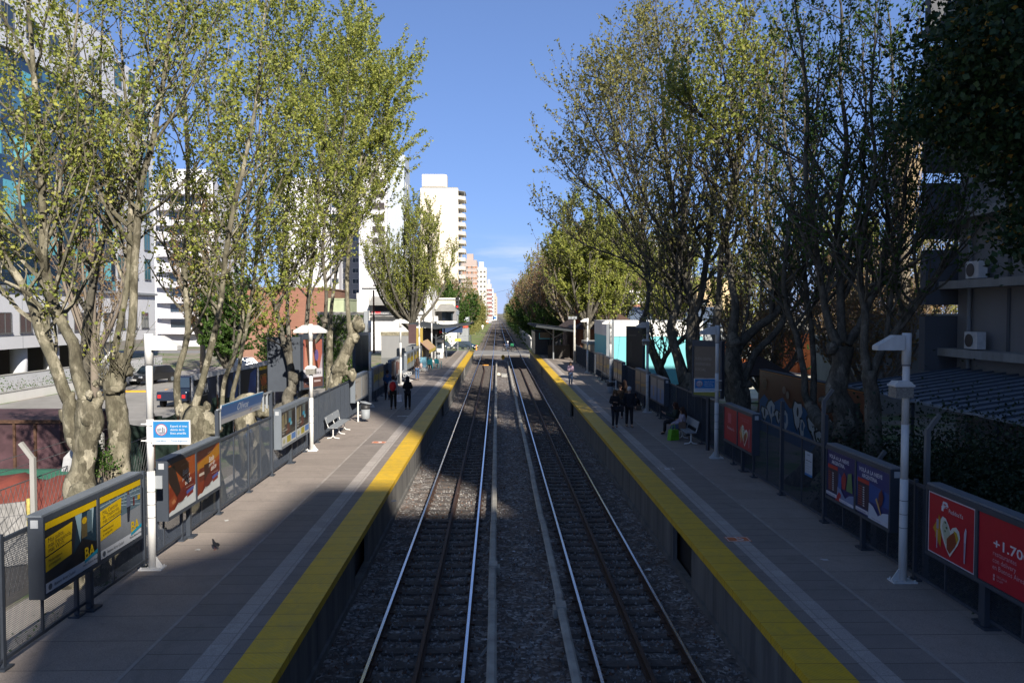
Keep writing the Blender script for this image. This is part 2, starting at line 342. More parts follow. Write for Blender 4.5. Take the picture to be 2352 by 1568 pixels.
track(2.55, 'railway track beside the right platform, rails bright on rusty webs')
COVER = M('cover_board', (.34,.32,.28), .85, 0, .28, 2.2, .3)
def third(x, s, lab, gapy):
    t = thing('third_rail', lab, 'third rail', (x, 0, 0), group='third rails'); y = -8
    while y < 96:
        L = 6.0; m = MB(); z = .14+random.uniform(-.006,.006); dx = random.uniform(-.012,.012)
        m.prism([(-.075+dx, z-.045), (.075+dx, z-.045), (.085+dx, z-.012), (.045+dx, z+.02), (-.045+dx, z+.02), (-.085+dx, z-.012)], 'y', y+.012, min(y+L, 96)); m.build('cover_board', COVER, t); y += L
    m = MB(); m.box(-.035, .035, -8, 96, .0, .085); m.build('conductor_rail', RAIL, t)
    m = MB(); m.box(-.05 if s>0 else -.02, .02 if s>0 else .05, -.05, .05, -.2, .12); m.bar((0, 0, .1), (-s*.22, 0, -.2), .04); o = m.build('bracket', CONC, t); o.location = (0,-7,0)
    for k in range(1, 34): c = link(bpy.data.objects.new('bracket', o.data), t); c.location = (0, -7+3*k, 0)
    m = MB(); m.box(-.10, .10, gapy, gapy+.35, .0, .185); m.box(s*.08, s*.16, gapy+.02, gapy+.3, -.05, .12); m.build('joint_box', COVER, t)
third(-.10, 1, 'pale wooden third rail cover beside the left track', 18.0); third(1.28, -1, 'pale wooden third rail cover beside the right track', 15.4)
# crossover rails beyond the road
t = thing('crossover_track', 'rusty crossover rails curving between the two tracks beyond the level crossing', 'railway points', (0, 0, 0))
for off in (0, 1.66):
    for (xa, xb) in ((-2.23+off, 1.72+off),):
        m = MB(); P = [(xa+(xb-xa)*(.5-.5*cos(pi*i/14)), 256-66*i/14) for i in range(15)]
        for (x_, y_), (x2_, y2_) in zip(P[1:], P[:-1]): railmesh(m, x_, y_, y2_, 0, x2_)
        m.build('rail', [RAIL, RAIL], t)
# ---------------------------------------------------------------- fences: posts, rails and open mesh panels (real strands)
MESH = M('mesh_strands', (.05,.06,.078), .5, .3, .08, 3)
pitch = .03; PL = 2.06
m = MB(); n = int(PL/pitch)
for i in range(n):
    y = i*pitch; m.add([(-.003,y,0),(.003,y,0),(.003,y,1.62),(-.003,y,1.62)], [(0,1,2,3)]); m.add([(.0021,y,0),(.0021,y+.0035,0),(.0021,y+.0035,1.62),(.0021,y,1.62)], [(0,1,2,3)])
for i in range(int(1.62/.03)):
    z = i*.03; m.add([(.0,0,z),(.0,PL,z),(.0,PL,z+.009),(.0,0,z+.009)], [(0,1,2,3)])
pano = m.build('mesh_panel', MESH); panme = pano.data; bpy.data.objects.remove(pano)
def plat_fence(x, s, posts, lab, tall=(), skip=(), y1=None):
    t = thing('platform_fence', lab, 'fence', (x, 0, 1.1), group='platform fences')
    for i, y in enumerate(posts):
        h = 2.55 if i in tall else 1.88
        wd = .09 if h > 2 else .06
        m = MB(); m.box(-wd/2, wd/2, y-wd/2, y+wd/2, 0, h); m.box(-.09, .09, y-.11, y+.11, 0, .03); m.build('fence_post', STEEL, t)
        if i+1 < len(posts):
            L = posts[i+1]-y
            if i in skip: continue
            f = MB(); f.box(-.02, .02, y+.03, y+L-.03, 1.76, 1.82); f.box(-.02, .02, y+.03, y+L-.03, .10, .15); f.box(-.016, .016, y+L/2-.02, y+L/2+.02, .15, 1.76); f.build('panel_frame', STEEL, t)
            o = link(bpy.data.objects.new('mesh_panel', panme), t); o.location = (0, y+.03, .14); o.scale = (1, (L-.06)/PL, 1)
    return t
LP = [8.7, 10.84, 12.75, 15.2, 17.0, 19.25, 21.6, 23.8, 25.7, 27.9, 29.9, 32.0, 34.1, 36.2, 38.2, 40.3, 42.4, 44.5, 46.6, 48.7, 50.8, 52.9, 55, 57.1, 59.2, 61.3, 63.4, 65.5, 67.6, 69.7]
plat_fence(-6.86, 1, LP, 'slate grey steel mesh fence along the back of the left platform', tall=(5, 7))
RP = [6.1, 8.15, 10.2, 12.2, 14.2, 16.2, 18.2, 21.0, 23.3, 25.3, 27.3, 29.3, 31.4, 33.4, 35.4, 37.4, 39.4, 41.4, 43.4, 45.5, 47.6, 49.6, 51.6, 53.6, 55.6, 57.6, 59.6, 61.6, 63.7, 65.8, 68, 70.5, 73, 76]
plat_fence(7.72, -1, RP, 'slate grey steel mesh fence along the back of the right platform', tall=(6, 7))
# ---------------------------------------------------------------- lettering and posters
_dg = None
_tc = {}
def textgeo(txt, size, shear=0, bold=0):
    k = (txt, size, shear, bold)
    if k in _tc: return _tc[k]
    cu = bpy.data.curves.new('t', 'FONT'); cu.body = txt; cu.size = size; cu.shear = shear; cu.resolution_u = 2; cu.offset = bold
    o = bpy.data.objects.new('t', cu); COL.objects.link(o); dg = bpy.context.evaluated_depsgraph_get()
    me = bpy.data.meshes.new_from_object(o.evaluated_get(dg)); r = ([tuple(v.co) for v in me.vertices], [tuple(p.vertices) for p in me.polygons])
    bpy.data.objects.remove(o); bpy.data.curves.remove(cu); bpy.data.meshes.remove(me); _tc[k] = r; return r
def pmat(c, rough=.45):
    k = ('pm', str(c))
    if k not in _mc:
        _mc[k] = M('print_'+(c if isinstance(c, str) else 'c%02d%02d%02d' % tuple(int(x*99) for x in c)), tuple(x*.6 for x in lin(c)), rough, 0, .05, 6)
    return _mc[k]
def artwork(name, parent, O, U, N, W, H, shapes, back='ffffff', z0=0.0):
    """a printed sheet: O lower left corner, U along the width, N outward; shapes in 0..1 of width/height, later ones on top"""
    O = V(O); U = V(U).normalized(); N = V(N).normalized(); Z = V((0,0,1)); Z = N.cross(U).normalized(); m = MB(); mats = [pmat(back)]; idx = {back: 0}
    P = lambda x, y, d: O+U*(x*W)+Z*(y*H)+N*d
    m.add([P(0,0,0),P(1,0,0),P(1,1,0),P(0,1,0)], [(0,1,2,3)], 0); d = .0015
    for sh in shapes:
        c = sh[-1]
        if c not in idx: idx[c] = len(mats); mats.append(pmat(c))
        i = idx[c]; d += .0007
        if sh[0] == 'r': _, x0, y0, x1, y1, _c = sh; m.add([P(x0,y0,d),P(x1,y0,d),P(x1,y1,d),P(x0,y1,d)], [(0,1,2,3)], i)
        elif sh[0] == 'p': pts = sh[1]; m.add([P(x,y,d) for x, y in pts], [tuple(range(len(pts)))], i)
        elif sh[0] == 'e':
            _, cx, cy, rx, ry, _c = sh; m.add([P(cx+rx*cos(a*pi/10), cy+ry*sin(a*pi/10), d) for a in range(20)], [tuple(range(20))], i)
        elif sh[0] == 't':
            _, tx, x, y, hgt, opt, _c = sh; vs, fs = textgeo(tx, hgt*H*1.3, opt.get('sh', 0), opt.get('b', 0)*hgt*H)
            sxx = opt.get('w', 1); rot = opt.get('rot', 0); wd = max([v[0] for v in vs] or [0])*sxx
            if opt.get('fit'): sxx *= opt['fit']*W/wd if wd else 1; wd = opt['fit']*W
            if opt.get('c'): x -= wd/W/2
            q = []
            for vx, vy, vz in vs:
                vx *= sxx; q.append(O+U*(x*W+vx*cos(rot)-vy*sin(rot))+Z*(y*H+vx*sin(rot)+vy*cos(rot))+N*d)
            m.add(q, fs, i)
    return m.build(name, mats, parent)
# ---------------------------------------------------------------- advertising light boxes on the fences
def lightbox(side, y0, y1, lab, arts, z0=1.86, z1=3.07, div=True, frame=STEEL, dx=0, endm=None):
    """side -1: left platform, faces +X; side +1: right platform, faces -X"""
    s = -side; xb = -6.82 if side < 0 else 7.68; xf = xb+s*.20
    t = thing('advert_lightbox', lab, 'advert board', (xb, y0, 1.1), group='advert boxes on the platform fences'); t0 = V(t.location)
    def L(x, y, z): return V((x, y, z))-t0
    m = MB(); a, b_ = L(xb, y0, z0), L(xf, y1, z1); lo = [min(a[i], b_[i]) for i in range(3)]; hi = [max(a[i], b_[i]) for i in range(3)]
    m.box(lo[0], hi[0], lo[1], hi[1], lo[2], hi[2]); m.build('casing', frame, t)
    m = MB(); m.box(min(L(xb,0,0).x, L(xf,0,0).x)-.01, max(L(xb,0,0).x, L(xf,0,0).x)+.01, lo[1]-.01, hi[1]+.01, hi[2], hi[2]+.03); m.build('top_cap', STEELL, t)
    n = len(arts); wd = (y1-y0)/n; xo = L(xf, 0, 0).x
    m = MB()
    for k in range(n+1):
        yy = lo[1]+k*wd; aa = max(yy-.035, lo[1]-.004); bb = min(yy+.035, hi[1]+.004)
        m.box(min(xo, xo+s*.03), max(xo, xo+s*.03), aa, bb, lo[2], hi[2])
    for k in range(n):
        for (za, zb) in ((lo[2]-.003, lo[2]+.06), (hi[2]-.09, hi[2]-.002)): m.box(min(xo, xo+s*.028), max(xo, xo+s*.028), lo[1]+k*wd+.035, lo[1]+(k+1)*wd-.035, za, zb)
    m.build('frame', frame, t)
    for k, (bk, sh) in enumerate(arts):
        if side < 0: O = V((xo+.012, lo[1]+k*wd+.05, lo[2]+.07)); U = (0, 1, 0)
        else: O = V((xo-.012, lo[1]+(n-k)*wd-.05, lo[2]+.07)); U = (0, -1, 0)
        artwork('poster', t, O, U, (s, 0, 0), wd-.10, z1-z0-.17, sh, bk)
    m = MB()
    for yy in (y0+(y1-y0)*.52,):
        p = L(xb-s*.0, yy, 1.1); m.box(p.x+s*.02-.045, p.x+s*.02+.045, p.y-.05, p.y+.05, 0, z0-1.1-.001); m.box(p.x-.12, p.x+.16, p.y-.14, p.y+.14, 0, .035)
    m.build('support_leg', STEEL, t)
    m = MB(); m.box(xo-s*.10-.055, xo-s*.10+.055, lo[1]-.006, lo[1]-.002, hi[2]-.16, hi[2]-.04); m.build('number_plate', pmat('c8ccd0'), t)
    return t
T = {}
def ba(title, l2, l3, photo):
    return ('1c1e22', [('r',0,0,1,1,'2a2c30')]+photo+[('r',0,.90,1,1,'e6c000'), ('r',0,0,1,.14,'dfe3ea'), ('p',[(0,.30),(.48,.36),(.48,.56),(0,.50)],'e6c000'), ('p',[(0,.52),(.48,.58),(.50,.84),(0,.78)],'e6c000'),
      ('t',title,.05,.70,.075,{'rot':.06},'20242a'), ('t',l2,.05,.63,.075,{'rot':.06},'20242a'), ('t',l3,.05,.56,.075,{'rot':.06},'20242a'), ('t','Modernizamos',.05,.42,.045,{'rot':.06},'3a3a20'), ('t','el transporte',.05,.36,.045,{'rot':.06},'3a3a20'),
      ('e',.07,.07,.035,.045,'5a6470'), ('t','Buenos Aires Ciudad',.14,.05,.05,{},'30363e'), ('t','BA',.72,.16,.19,{'b':.03},'e8c400'), ('p',[(.72,.10),(1,.16),(1,.22),(.72,.15)],'20a8c8'), ('t','Vamos Buenos Aires',.68,.06,.04,{'b':.01},'30363e')])
tunnel = [('p',[(.48,.14),(.62,.88),(.99,.88),(.99,.14)],'1e3a4c'), ('p',[(.56,.9),(.7,.9),(.66,.45)],'9fc0cc'), ('p',[(.86,.9),(.95,.9),(.9,.5)],'b4ccd4'), ('r',.68,.5,.8,.82,'6a5c3a'), ('e',.745,.76,.05,.05,'d8b010'), ('r',.8,.55,.9,.88,'56707c'), ('p',[(.3,.14),(.99,.14),(.99,.34),(.7,.5)],'16181c')]
hall = [('r',0,.14,1,.9,'5e7482')]+[('p',[(.0,.62+.07*k),(.5,.70+.05*k),(1,.56+.09*k),(1,.575+.09*k),(.5,.715+.05*k),(.0,.635+.07*k)],'a8bcc6') for k in range(4)]+[('p',[(x,.9),(x+.02,.9),(.5+.3*(x-.5),.6)],'90a6b2') for x in (.2,.4,.6,.8,.95)]+[('p',[(0,.14),(1,.14),(1,.55),(0,.5)],'8e939a'), ('e',.68,.86,.022,.03,'6a4a3a'), ('p',[(.63,.62),(.74,.62),(.73,.83),(.64,.83)],'6a7690'), ('p',[(.65,.36),(.70,.36),(.73,.62),(.64,.62)],'222838'), ('r',.8,.6,.84,.74,'6a2020'), ('r',.92,.66,.99,.74,'c8a820')]
lightbox(-1, 11.40, 14.55, 'nearest slate box on the left fence with two yellow and dark city posters', [ba('Más subte,', 'más frecuencia,', 'más Wi-Fi.', tunnel), ba('Más Centros', 'de Trasbordo,', 'más conectados.', hall)])
wave = [(0,0),(1,0),(1,.36),(.93,.33),(.86,.25),(.72,.24),(.60,.21),(.48,.16),(.34,.17),(.2,.08),(.1,.09),(0,.06)]
def choc(top):
    sh = [('r',0,0,1,1,'8a3414'), ('p',[(0,.55),(1,.62),(1,1),(0,1)],'a8501c')]
    if top: sh += [('p',[(0,.74),(.5,.84),(1,.98),(1,.74),(.6,.62),(0,.6)],'b87c18'), ('p',[(0,.78),(.6,.86),(.9,1),(0,1)],'4a2018'), ('r',.1,.34,.34,.62,'6a2a16'), ('r',.08,.46,.32,.52,'d8c8b8'), ('r',.3,.3,.55,.66,'3a1810')]
    else: sh += [('p',[(0,.96),(.22,.95),(.50,.26),(.36,.22),(.02,.66)],'2a1a12'), ('p',[(0,.3),(.2,.38),(.34,.22),(.1,.16),(0,.2)],'9a4a24'), ('p',[(.1,.26),(.2,.3),(.26,.22),(.14,.2)],'c07a50')]
    sh += [('p',[(.2,.1),(.95,.2),(.95,.5),(.45,.42),(.3,.3)],'6a2014'), ('p',wave,'dfe4e4'), ('t','Estás',.50,.66,.12,{'sh':.3,'rot':.10,'b':.02},'f4eee6'), ('t','para algo',.50,.57,.08,{'sh':.3,'rot':.10,'b':.01},'f4eee6'), ('t','dulce',.58,.45,.12,{'sh':.3,'rot':.10,'b':.02},'f4eee6'),
      ('r',.62,.385,.92,.393,'d0b0a0'), ('p',[(.66,.18),(.9,.22),(.9,.37),(.66,.33)],'8a2a1a'), ('p',[(.64,.25),(.92,.29),(.92,.36),(.64,.32)],'5060a8'), ('t','Tu momento',.30,.13,.05,{'rot':.1,'b':.01},'5a4a40'), ('t','desde siempre, como te gusta',.45,.87,.026,{'rot':.06},'e0b090')]
    return ('8a3414', sh)
lightbox(-1, 15.70, 18.70, 'slate box with two orange and brown chocolate posters, behind the nearest left lamp post', [choc(0), choc(1)])
def city(k): return ('3c3833', [('r',0,.3,1,1,'4a4640'), ('p',[(0,.45),(.22,.5),(.2,.95),(.02,.9)],'8a8060'), ('p',[(.26,.6),(.36,.62),(.34,.96),(.28,.95)],'a09878'), ('r',.5,.62,.72,.98,'6a7474'), ('p',[(.7,.4),(1,.42),(1,.95),(.78,.9)],'2c2624'), ('r',.5,.62,.66,.74,'3a9cc0'), ('r',.6,.52,.74,.62,'7ab4c4'), ('p',[(.3,.3),(.6,.34),(.52,.6),(.4,.58)],'6a4438'),
      ('t','Inauguramos',.05,.50,.06,{'b':.01},'c8c4ba'), ('t','la nueva estación',.05,.42,.065,{'b':.02},'d4d0c6'), ('t','Retiro',.05,.34,.065,{'b':.02},'d4d0c6'), ('r',0,0,1,.27,'d0d2ce'), ('r',.36,.04,.62,.24,'b4a838'), ('r',.68,.06,.98,.24,'5a86c8'), ('e',.16,.13,.08,.07,'b8b890')])
lightbox(-1, 23.95, 27.50, 'pale edged box with two brown city posters right of the Olivos name board', [city(0), city(1)], frame=STEELL)
lightbox(-1, 36.40, 40.10, 'empty bleached white double advert box on the left fence beside the litter bin', [('cfc8bc', [('r',0,.8,.6,.84,'a89c8c'),('p',[(0,.1),(.3,.14),(.2,.3),(0,.26)],'b4a898'),('r',.4,.5,.44,.53,'8a6a50')]), ('d4cec2', [('p',[(.6,.7),(.9,.76),(.85,.9)],'b0a290'),('r',.2,.2,.26,.3,'a89c88')])], frame=STEELL)
yel = ('8a8c88', [('r',0,.45,1,1,'6a6a60'), ('p',[(0,.3),(.5,.42),(1,.4),(1,.75),(.6,.7),(.3,.78),(0,.6)],'c8a818'), ('p',[(0,0),(1,0),(1,.3),(.4,.36),(0,.24)],'a4a8a4'), ('r',.2,.5,.5,.7,'a89020')])
lightbox(-1, 41.80, 45.60, 'advert box with worn yellow and grey poster just beyond the third left lamp post', [yel, yel], frame=STEELL)
people = ('5a3a34', [('r',.1,.3,.4,.9,'8a5a48'), ('r',.5,.2,.7,.95,'c0a890'), ('r',.72,.1,.98,.9,'d8d0c4'), ('e',.3,.8,.1,.08,'b07860'), ('r',0,0,.7,.2,'6a2a2c'), ('r',.2,.35,.5,.5,'3a2a38')])
lightbox(-1, 48.90, 53.20, 'advert box with a reddish brown group poster before the fourth left lamp post', [people, ('d8d4cc', [('r',.1,.1,.5,.9,'8a4a40'),('r',.6,.3,.9,.8,'a86a50')])], frame=STEELL)
lightbox(-1, 57.40, 61.80, 'advert box with a faded yellow poster above the armrest bench', [yel, yel], frame=STEELL)
lightbox(-1, 62.20, 66.20, 'farthest advert box on the left fence with yellow and blue poster before the snack kiosk', [yel, ('6a6c60', [('r',.1,.4,.9,.9,'c0a020'), ('r',.2,.2,.8,.4,'4a6a9a')])], frame=STEELL)
# right side
heart = [(.5,.03),(.60,.16),(.74,.34),(.80,.48),(.77,.60),(.68,.66),(.57,.62),(.50,.54),(.46,.62),(.36,.74),(.26,.76),(.20,.68),(.19,.52),(.26,.34),(.38,.16)]
def hs(k, dx=0, dy=0): return [((x-.5)*k+.5+dx, (y-.38)*k+.38+dy) for x, y in heart]
def sc(pts, ax, ay, ox, oy): return [(ox+ax*x, oy+ay*y) for x, y in pts]
plate = [('p',[(.17,.30),(.30,.16),(.32,.58),(.25,.68)],'c89018'), ('p',[(.12,.42),(.24,.30),(.30,.52),(.20,.56)],'d8a020'), ('r',.205,.12,.225,.42,'c8b8c8'), ('r',.20,.44,.25,.60,'b0a0b0'), ('p',sc(hs(1.0),.70,.82,.155,.055),'eceae0'), ('p',sc([(.24,.56),(.30,.70),(.40,.66),(.5,.50),(.5,.3),(.36,.24)],.70,.82,.155,.055),'c8ccb0'), ('p',sc([(.40,.16),(.50,.09),(.66,.28),(.73,.42),(.62,.55),(.50,.46),(.40,.36)],.70,.82,.155,.055),'9a4420'), ('p',sc([(.60,.58),(.70,.56),(.76,.46),(.70,.34),(.66,.48)],.70,.82,.155,.055),'c8a828'), ('e',.40,.60,.02,.02,'5a7040'), ('e',.43,.52,.02,.02,'4a6038'), ('e',.40,.46,.015,.02,'5a7040'), ('p',[(.80,.10),(.825,.10),(.84,.42),(.80,.42)],'b8a8bc'), ('p',[(.80,.42),(.84,.42),(.85,.62),(.83,.66),(.80,.56)],'d0c4d4')]
logo = [('p',[(.30,.80),(.42,.82),(.45,.86),(.42,.92),(.33,.92)],'f0e8ec'), ('p',[(.345,.86),(.40,.865),(.40,.885),(.345,.885)],'c8102e'), ('r',.30,.76,.345,.84,'f0e8ec'), ('r',.37,.815,.46,.828,'c8102e'), ('r',.37,.84,.46,.852,'c8102e')]
pya = ('e8dce4', [('r',.02,.02,.98,.98,'c8102e')]+[(s_[0],)+tuple(s_[1:]) for s_ in logo]+[('t','PedidosYa',.46,.77,.075,{'fit':.30},'f0e8ec')]+plate)
num = ('c8102e', [('t','+1.700',.26,.56,.15,{'b':.02,'fit':.62},'f4e8ec'), ('t','restaurantes',.26,.45,.08,{},'e8a8b0'), ('t','con delivery',.26,.35,.08,{},'e8a8b0'), ('t','en Buenos Aires',.26,.25,.08,{},'e8a8b0'), ('t','DESCARGÁ',.34,.15,.035,{},'e8a8b0'), ('t','LA APP',.34,.10,.035,{},'e8a8b0'), ('r',.28,.14,.31,.18,'e8a8b0'), ('r',.28,.09,.31,.13,'e8a8b0')])
lightbox(1, 10.52, 13.37, 'nearest box on the right fence with two bright red food delivery posters', [pya, num])
def ski(k):
    sh = [('r',0,0,1,1,'283478' if k else '22246a'), ('p',[(0,.3),(1,.34),(1,.62),(0,.72)],'24509a' if k else '30386e')]
    sh += [('t','VOLÁ A LA NIEVE',.07,.84,.085,{'fit':.72,'b':.02},'e8e8f0'), ('t','ARGENTINA.',.17,.73,.085,{'fit':.48,'b':.02},'e8e8f0'), ('r',.03,.62,.40,.70,'c03028'), ('r',.03,.13,.40,.62,'3c2c40')]
    sh += [('r',.06,.17+.045*i,.18,.185+.045*i,'b04038') for i in range(9)]+[('r',.22,.17+.045*i,.27,.19+.045*i,'e0dce4') for i in range(9)]
    sh += [('p',[(.4,0),(1,0),(1,.26),(.84,.22),(.7,.12),(.55,.26),(.42,.3)],'d0d8e8' if k else '8090b8')]
    if k: sh += [('p',[(.70,.30),(.80,.34),(.86,.52),(.80,.66),(.72,.56)],'6a2a30'), ('p',[(.62,.42),(.78,.16),(.80,.18),(.66,.46)],'d8b070')]
    else: sh += [('p',[(.58,.30),(.70,.30),(.74,.56),(.66,.66),(.56,.52)],'a82c34'), ('p',[(.44,.3),(.56,.26),(.56,.54),(.48,.6)],'2858a8'), ('p',[(.74,.3),(.96,.3),(.92,.7),(.8,.66)],'688a58'), ('p',[(.34,0),(.52,0),(.56,.16),(.48,.2)],'c02c34')]
    sh += [('r',0,.04,.40,.11,'dcdce6'), ('t','lo que estás buscando',.03,.055,.035,{'b':.01},'30304a'), ('r',.5,.02,1,.075,'dcdce6'), ('t','Ministerio de Turismo',.52,.03,.03,{},'3050a0')]
    return ('dcdce6', sh)
lightbox(1, 14.62, 17.52, 'box with two dark blue snow holiday posters beside the nearest right lamp post', [ski(0), ski(1)])
pyb = ('b41428', [('r',.3,.55,.55,.85,'d86070'), ('t','PedidosYa',.25,.36,.09,{'fit':.55,'b':.01},'e8c8d0'), ('t','Tu comida favorita',.25,.2,.03,{},'d88090')])
pyc = ('b41428', [('t','Lo que querés comer',.2,.86,.045,{'fit':.6},'e08090'), ('t','donde estés',.3,.79,.045,{'fit':.45},'e08090')]+[s_ for s_ in plate])
lightbox(1, 22.67, 25.57, 'box with two dim red food posters beside the second right lamp post', [pyb, pyc])
blu = ('7088a8', [('r',0,0,1,.6,'5a80b0'), ('p',[(0,.6),(1,.66),(1,1),(0,1)],'8a8a8c'), ('r',.4,.15,.6,.6,'8a7a70')])
brn = ('6a5c50', [('p',[(0,.5),(1,.6),(1,1),(0,1)],'8a7460'), ('p',[(0,.3),(1,.4),(1,.52),(0,.44)],'a88038'), ('r',.3,.1,.6,.3,'5a6878')])
lightbox(1, 34.77, 37.97, 'box with two glossy blue posters beside the person sitting on the right platform', [blu, blu])
lightbox(1, 38.97, 42.17, 'box with two brown posters just behind the third right lamp post', [brn, brn])
tri = ('8a8076', [('p',[(0,.35),(1,.4),(1,.65),(0,.6)],'c89c30'), ('p',[(.1,.1),(.3,.1),(.2,.4)],'c8c8cc'), ('p',[(.6,.1),(.85,.1),(.7,.4)],'c8c8cc'), ('r',0,.7,1,1,'8a7468')])
lightbox(1, 46.67, 50.07, 'box with pale triangles on grey and yellow posters, before the fourth right lamp post', [tri, tri])
lightbox(1, 51.47, 54.87, 'box with a tan and yellow poster just beyond the fourth right lamp post', [brn, tri], frame=STEELL)
lightbox(1, 55.17, 58.87, 'farthest box of the right row with brownish posters', [brn, brn], frame=STEELL)
# station name board
t = thing('station_name_board', 'tilted blue and white board reading Olivos above the left fence', 'name board', (-6.86, 19.45, 3.1))
tilt = R(12); N = V((cos(tilt), 0, -sin(tilt))); Oa = V((-.06, 0, .14)); Zd = N.cross(V((0,1,0)))
m = MB(); m.add([Oa, Oa+V((0,3.45,0)), Oa+V((0,3.45,0))+Zd*.52, Oa+Zd*.52]+[p-N*.03 for p in (Oa, Oa+V((0,3.45,0)), Oa+V((0,3.45,0))+Zd*.52, Oa+Zd*.52)], [(0,1,2,3),(7,6,5,4),(0,4,5,1),(1,5,6,2),(2,6,7,3),(3,7,4,0)]); m.build('board', M('board_back', (.35,.36,.38), .5), t)
artwork('sign_face', t, Oa+N*.003, (0,1,0), N, 3.45, .52, [('r',0,.42,1,1,'3c6cae'), ('r',0,.28,1,.42,'8a9cc0'), ('r',0,.93,1,1,'3aa0e0'), ('t','Olivos',.36,.46,.42,{'fit':.27,'b':.02},'c8d4e8'), ('p',[(.72,.14),(.74,.30),(.73,.32),(.71,.16)],'c03828'), ('t','Trenes Argentinos',.78,.14,.11,{'b':.01},'7a90b8')], 'c4c6cc')
m = MB(); m.bar((0,-.2,.55),(0,4.4,.55),.05); m.bar((0,.0,.05),(0,.0,.55),.04); m.bar((0,3.6,.05),(0,3.6,.55),.05); m.bar((0,3.95,.1),(0,3.95,.55),.06); m.build('support_frame', GREY, t)
# ---------------------------------------------------------------- lamp posts
def hood(m, s, z, L=.49, off=.09, yaw=0):
    c, n_ = cos(yaw), sin(yaw)
    def q(x, y, zz): return (s*(off+x)*c-y*n_, s*(off+x)*n_+y*c, z+zz)
    a = .11
    vs = [q(0,-a,0),q(0,a,0),q(0,a,-.27),q(0,-a,-.27),q(.16,-a,-.0),q(.16,a,.0),q(L,-a,-.19),q(L,a,-.19),q(L,a,-.27),q(L,-a,-.27)]
    m.add(vs, [(0,1,2,3),(0,4,5,1),(4,6,7,5),(6,9,8,7),(3,2,8,9),(0,3,9,6,4),(1,5,7,8,2)])
def lamp(x, y, s, lab, hoods, box=0, boxs=1, h=4.52, grey=False):
    t = thing('lamp_post', lab, 'lamp post', (x, y, 1.1), group='white lamp posts along the platforms')
    mt = WHITE if not grey else M('white_paint_grubby', (.50,.50,.49), .6, 0, .15, 4, streak=True)
    m = MB(); m.tube([(0,0,.02),(0,0,1.9)], [.074,.072], 14); m.tube([(0,0,1.9),(0,0,2.9)], [.067,.067], 14); m.tube([(0,0,2.9),(0,0,h)], [.066,.062], 14); m.tube([(0,0,h-.55),(0,0,h+.02)], [.080,.080], 14); m.build('pole', mt, t, True)
    m = MB(); m.box(-.22, .22, -.13, .13, 0, .03); m.prism([(.06,.03),(.22,.03),(.06,.26)] if s > 0 else [(-.06,.03),(-.22,.03),(-.06,.26)], 'y', -.01, .01)
    for bx_ in (-.18,.18):
        for by_ in (-.1,.1): m.tube([(bx_,by_,.03),(bx_,by_,.06)], .015, 6)
    m.build('base_plate', mt, t)
    for hs_ in hoods:
        m = MB(); hood(m, hs_, h-.02); m.bar((0,0,h-.12),(hs_*.1,0,h-.12),.05); m.build('lamp_shade', mt, t)
    if box:
        m = MB(); bx_ = boxs*.08; m.box(bx_-.17, bx_+.15, -.14, .14, box, box+.20); m.build('camera_box', M('grille_mesh', (.20,.19,.17), .8, .2, .45, 30), t)
        m = MB(); m.box(bx_-.19, bx_+.17, -.16, .16, box+.20, box+.235); m.prism([(bx_-.19, box+.235), (bx_+.17, box+.235), (bx_+.10, box+.30), (bx_-.12, box+.30)], 'y', -.12, .12); m.build('box_lid', mt, t)
    for z, r_, th in ((1.0,.076,.012), (1.25,.076,.012), (1.5,.076,.012), (h-.58,.083,.03)): m = MB(); m.tube([(0,0,z),(0,0,z+th)], r_, 14); m.build('pole_band', M('dark_band', (.12,.12,.12), .8), t)
    return t
def esign(parent, s, z, y=-.10, W=.68, H=.42):
    x0 = .10 if s > 0 else -.10-W
    m = MB(); m.box(x0-.02, x0+W+.02, y-.0, y+.035, z, z+H); m.box(x0-.02, x0+W+.02, y-.012, y+.04, z-.02, z-.0); m.box(x0-.02,x0+W+.02,y-.012,y+.04,z+H,z+H+.018); m.build('sign_panel', WHITE, parent)
    artwork('sign_print', parent, (x0, y-.004, z), (1,0,0), (0,-1,0), W, H, [('r',0,.26,1,1,'2c8cce'), ('e',.23,.62,.165,.27,'b83a48'), ('e',.23,.62,.145,.24,'d8dce4'), ('p',[(.10,.66),(.22,.70),(.24,.60),(.12,.52)],'a0a4ac'), ('p',[(.12,.52),(.34,.52),(.32,.44),(.2,.40)],'9a9aa8'), ('r',.255,.52,.275,.68,'2a2c34'), ('e',.265,.71,.014,.024,'2a2c34'), ('r',.30,.52,.32,.64,'2a2c34'), ('e',.31,.67,.013,.022,'2a2c34'),
       ('t','Esperá el tren',.48,.74,.105,{'b':.01},'e8f0f8'), ('t','detrás de la',.48,.58,.105,{'b':.01},'e8f0f8'), ('t','línea amarilla',.48,.42,.105,{'b':.01},'e8f0f8'), ('t','Línea Mitre',.08,.09,.075,{'b':.01},'7aa8d0'), ('t','Trenes Argentinos',.50,.09,.075,{'b':.01},'7aa8d0')], 'dce4ee')
    m = MB(); m.box(min(0, s*.12), max(0, s*.12), y+.01, y+.04, z+.02, z+.06); m.box(min(0, s*.12), max(0, s*.12), y+.01, y+.04, z+H-.08, z+H-.04)
    for zz in (z+.04, z+H-.06): m.tube([(0,0,zz-.02),(0,0,zz+.02)], .085, 12); m.bar((-s*.16,-.03,zz),(-s*.05,-.03,zz),.02)
    m.build('sign_bracket', WHITE, parent)
lx = -6.66
p1 = lamp(lx, 15.1, 1, 'nearest white lamp post on the left platform, carrying a blue waiting sign', (1,)); esign(p1, 1, 2.45)
m = MB(); m.box(.03, .20, .02, .05, 1.55, 1.80); m.build('junction_box', GREY, p1)
lamp(lx, 28.1, 1, 'second left white lamp post with two lamp hoods and a caged box, by the bench', (1, -1), 2.75, .2)
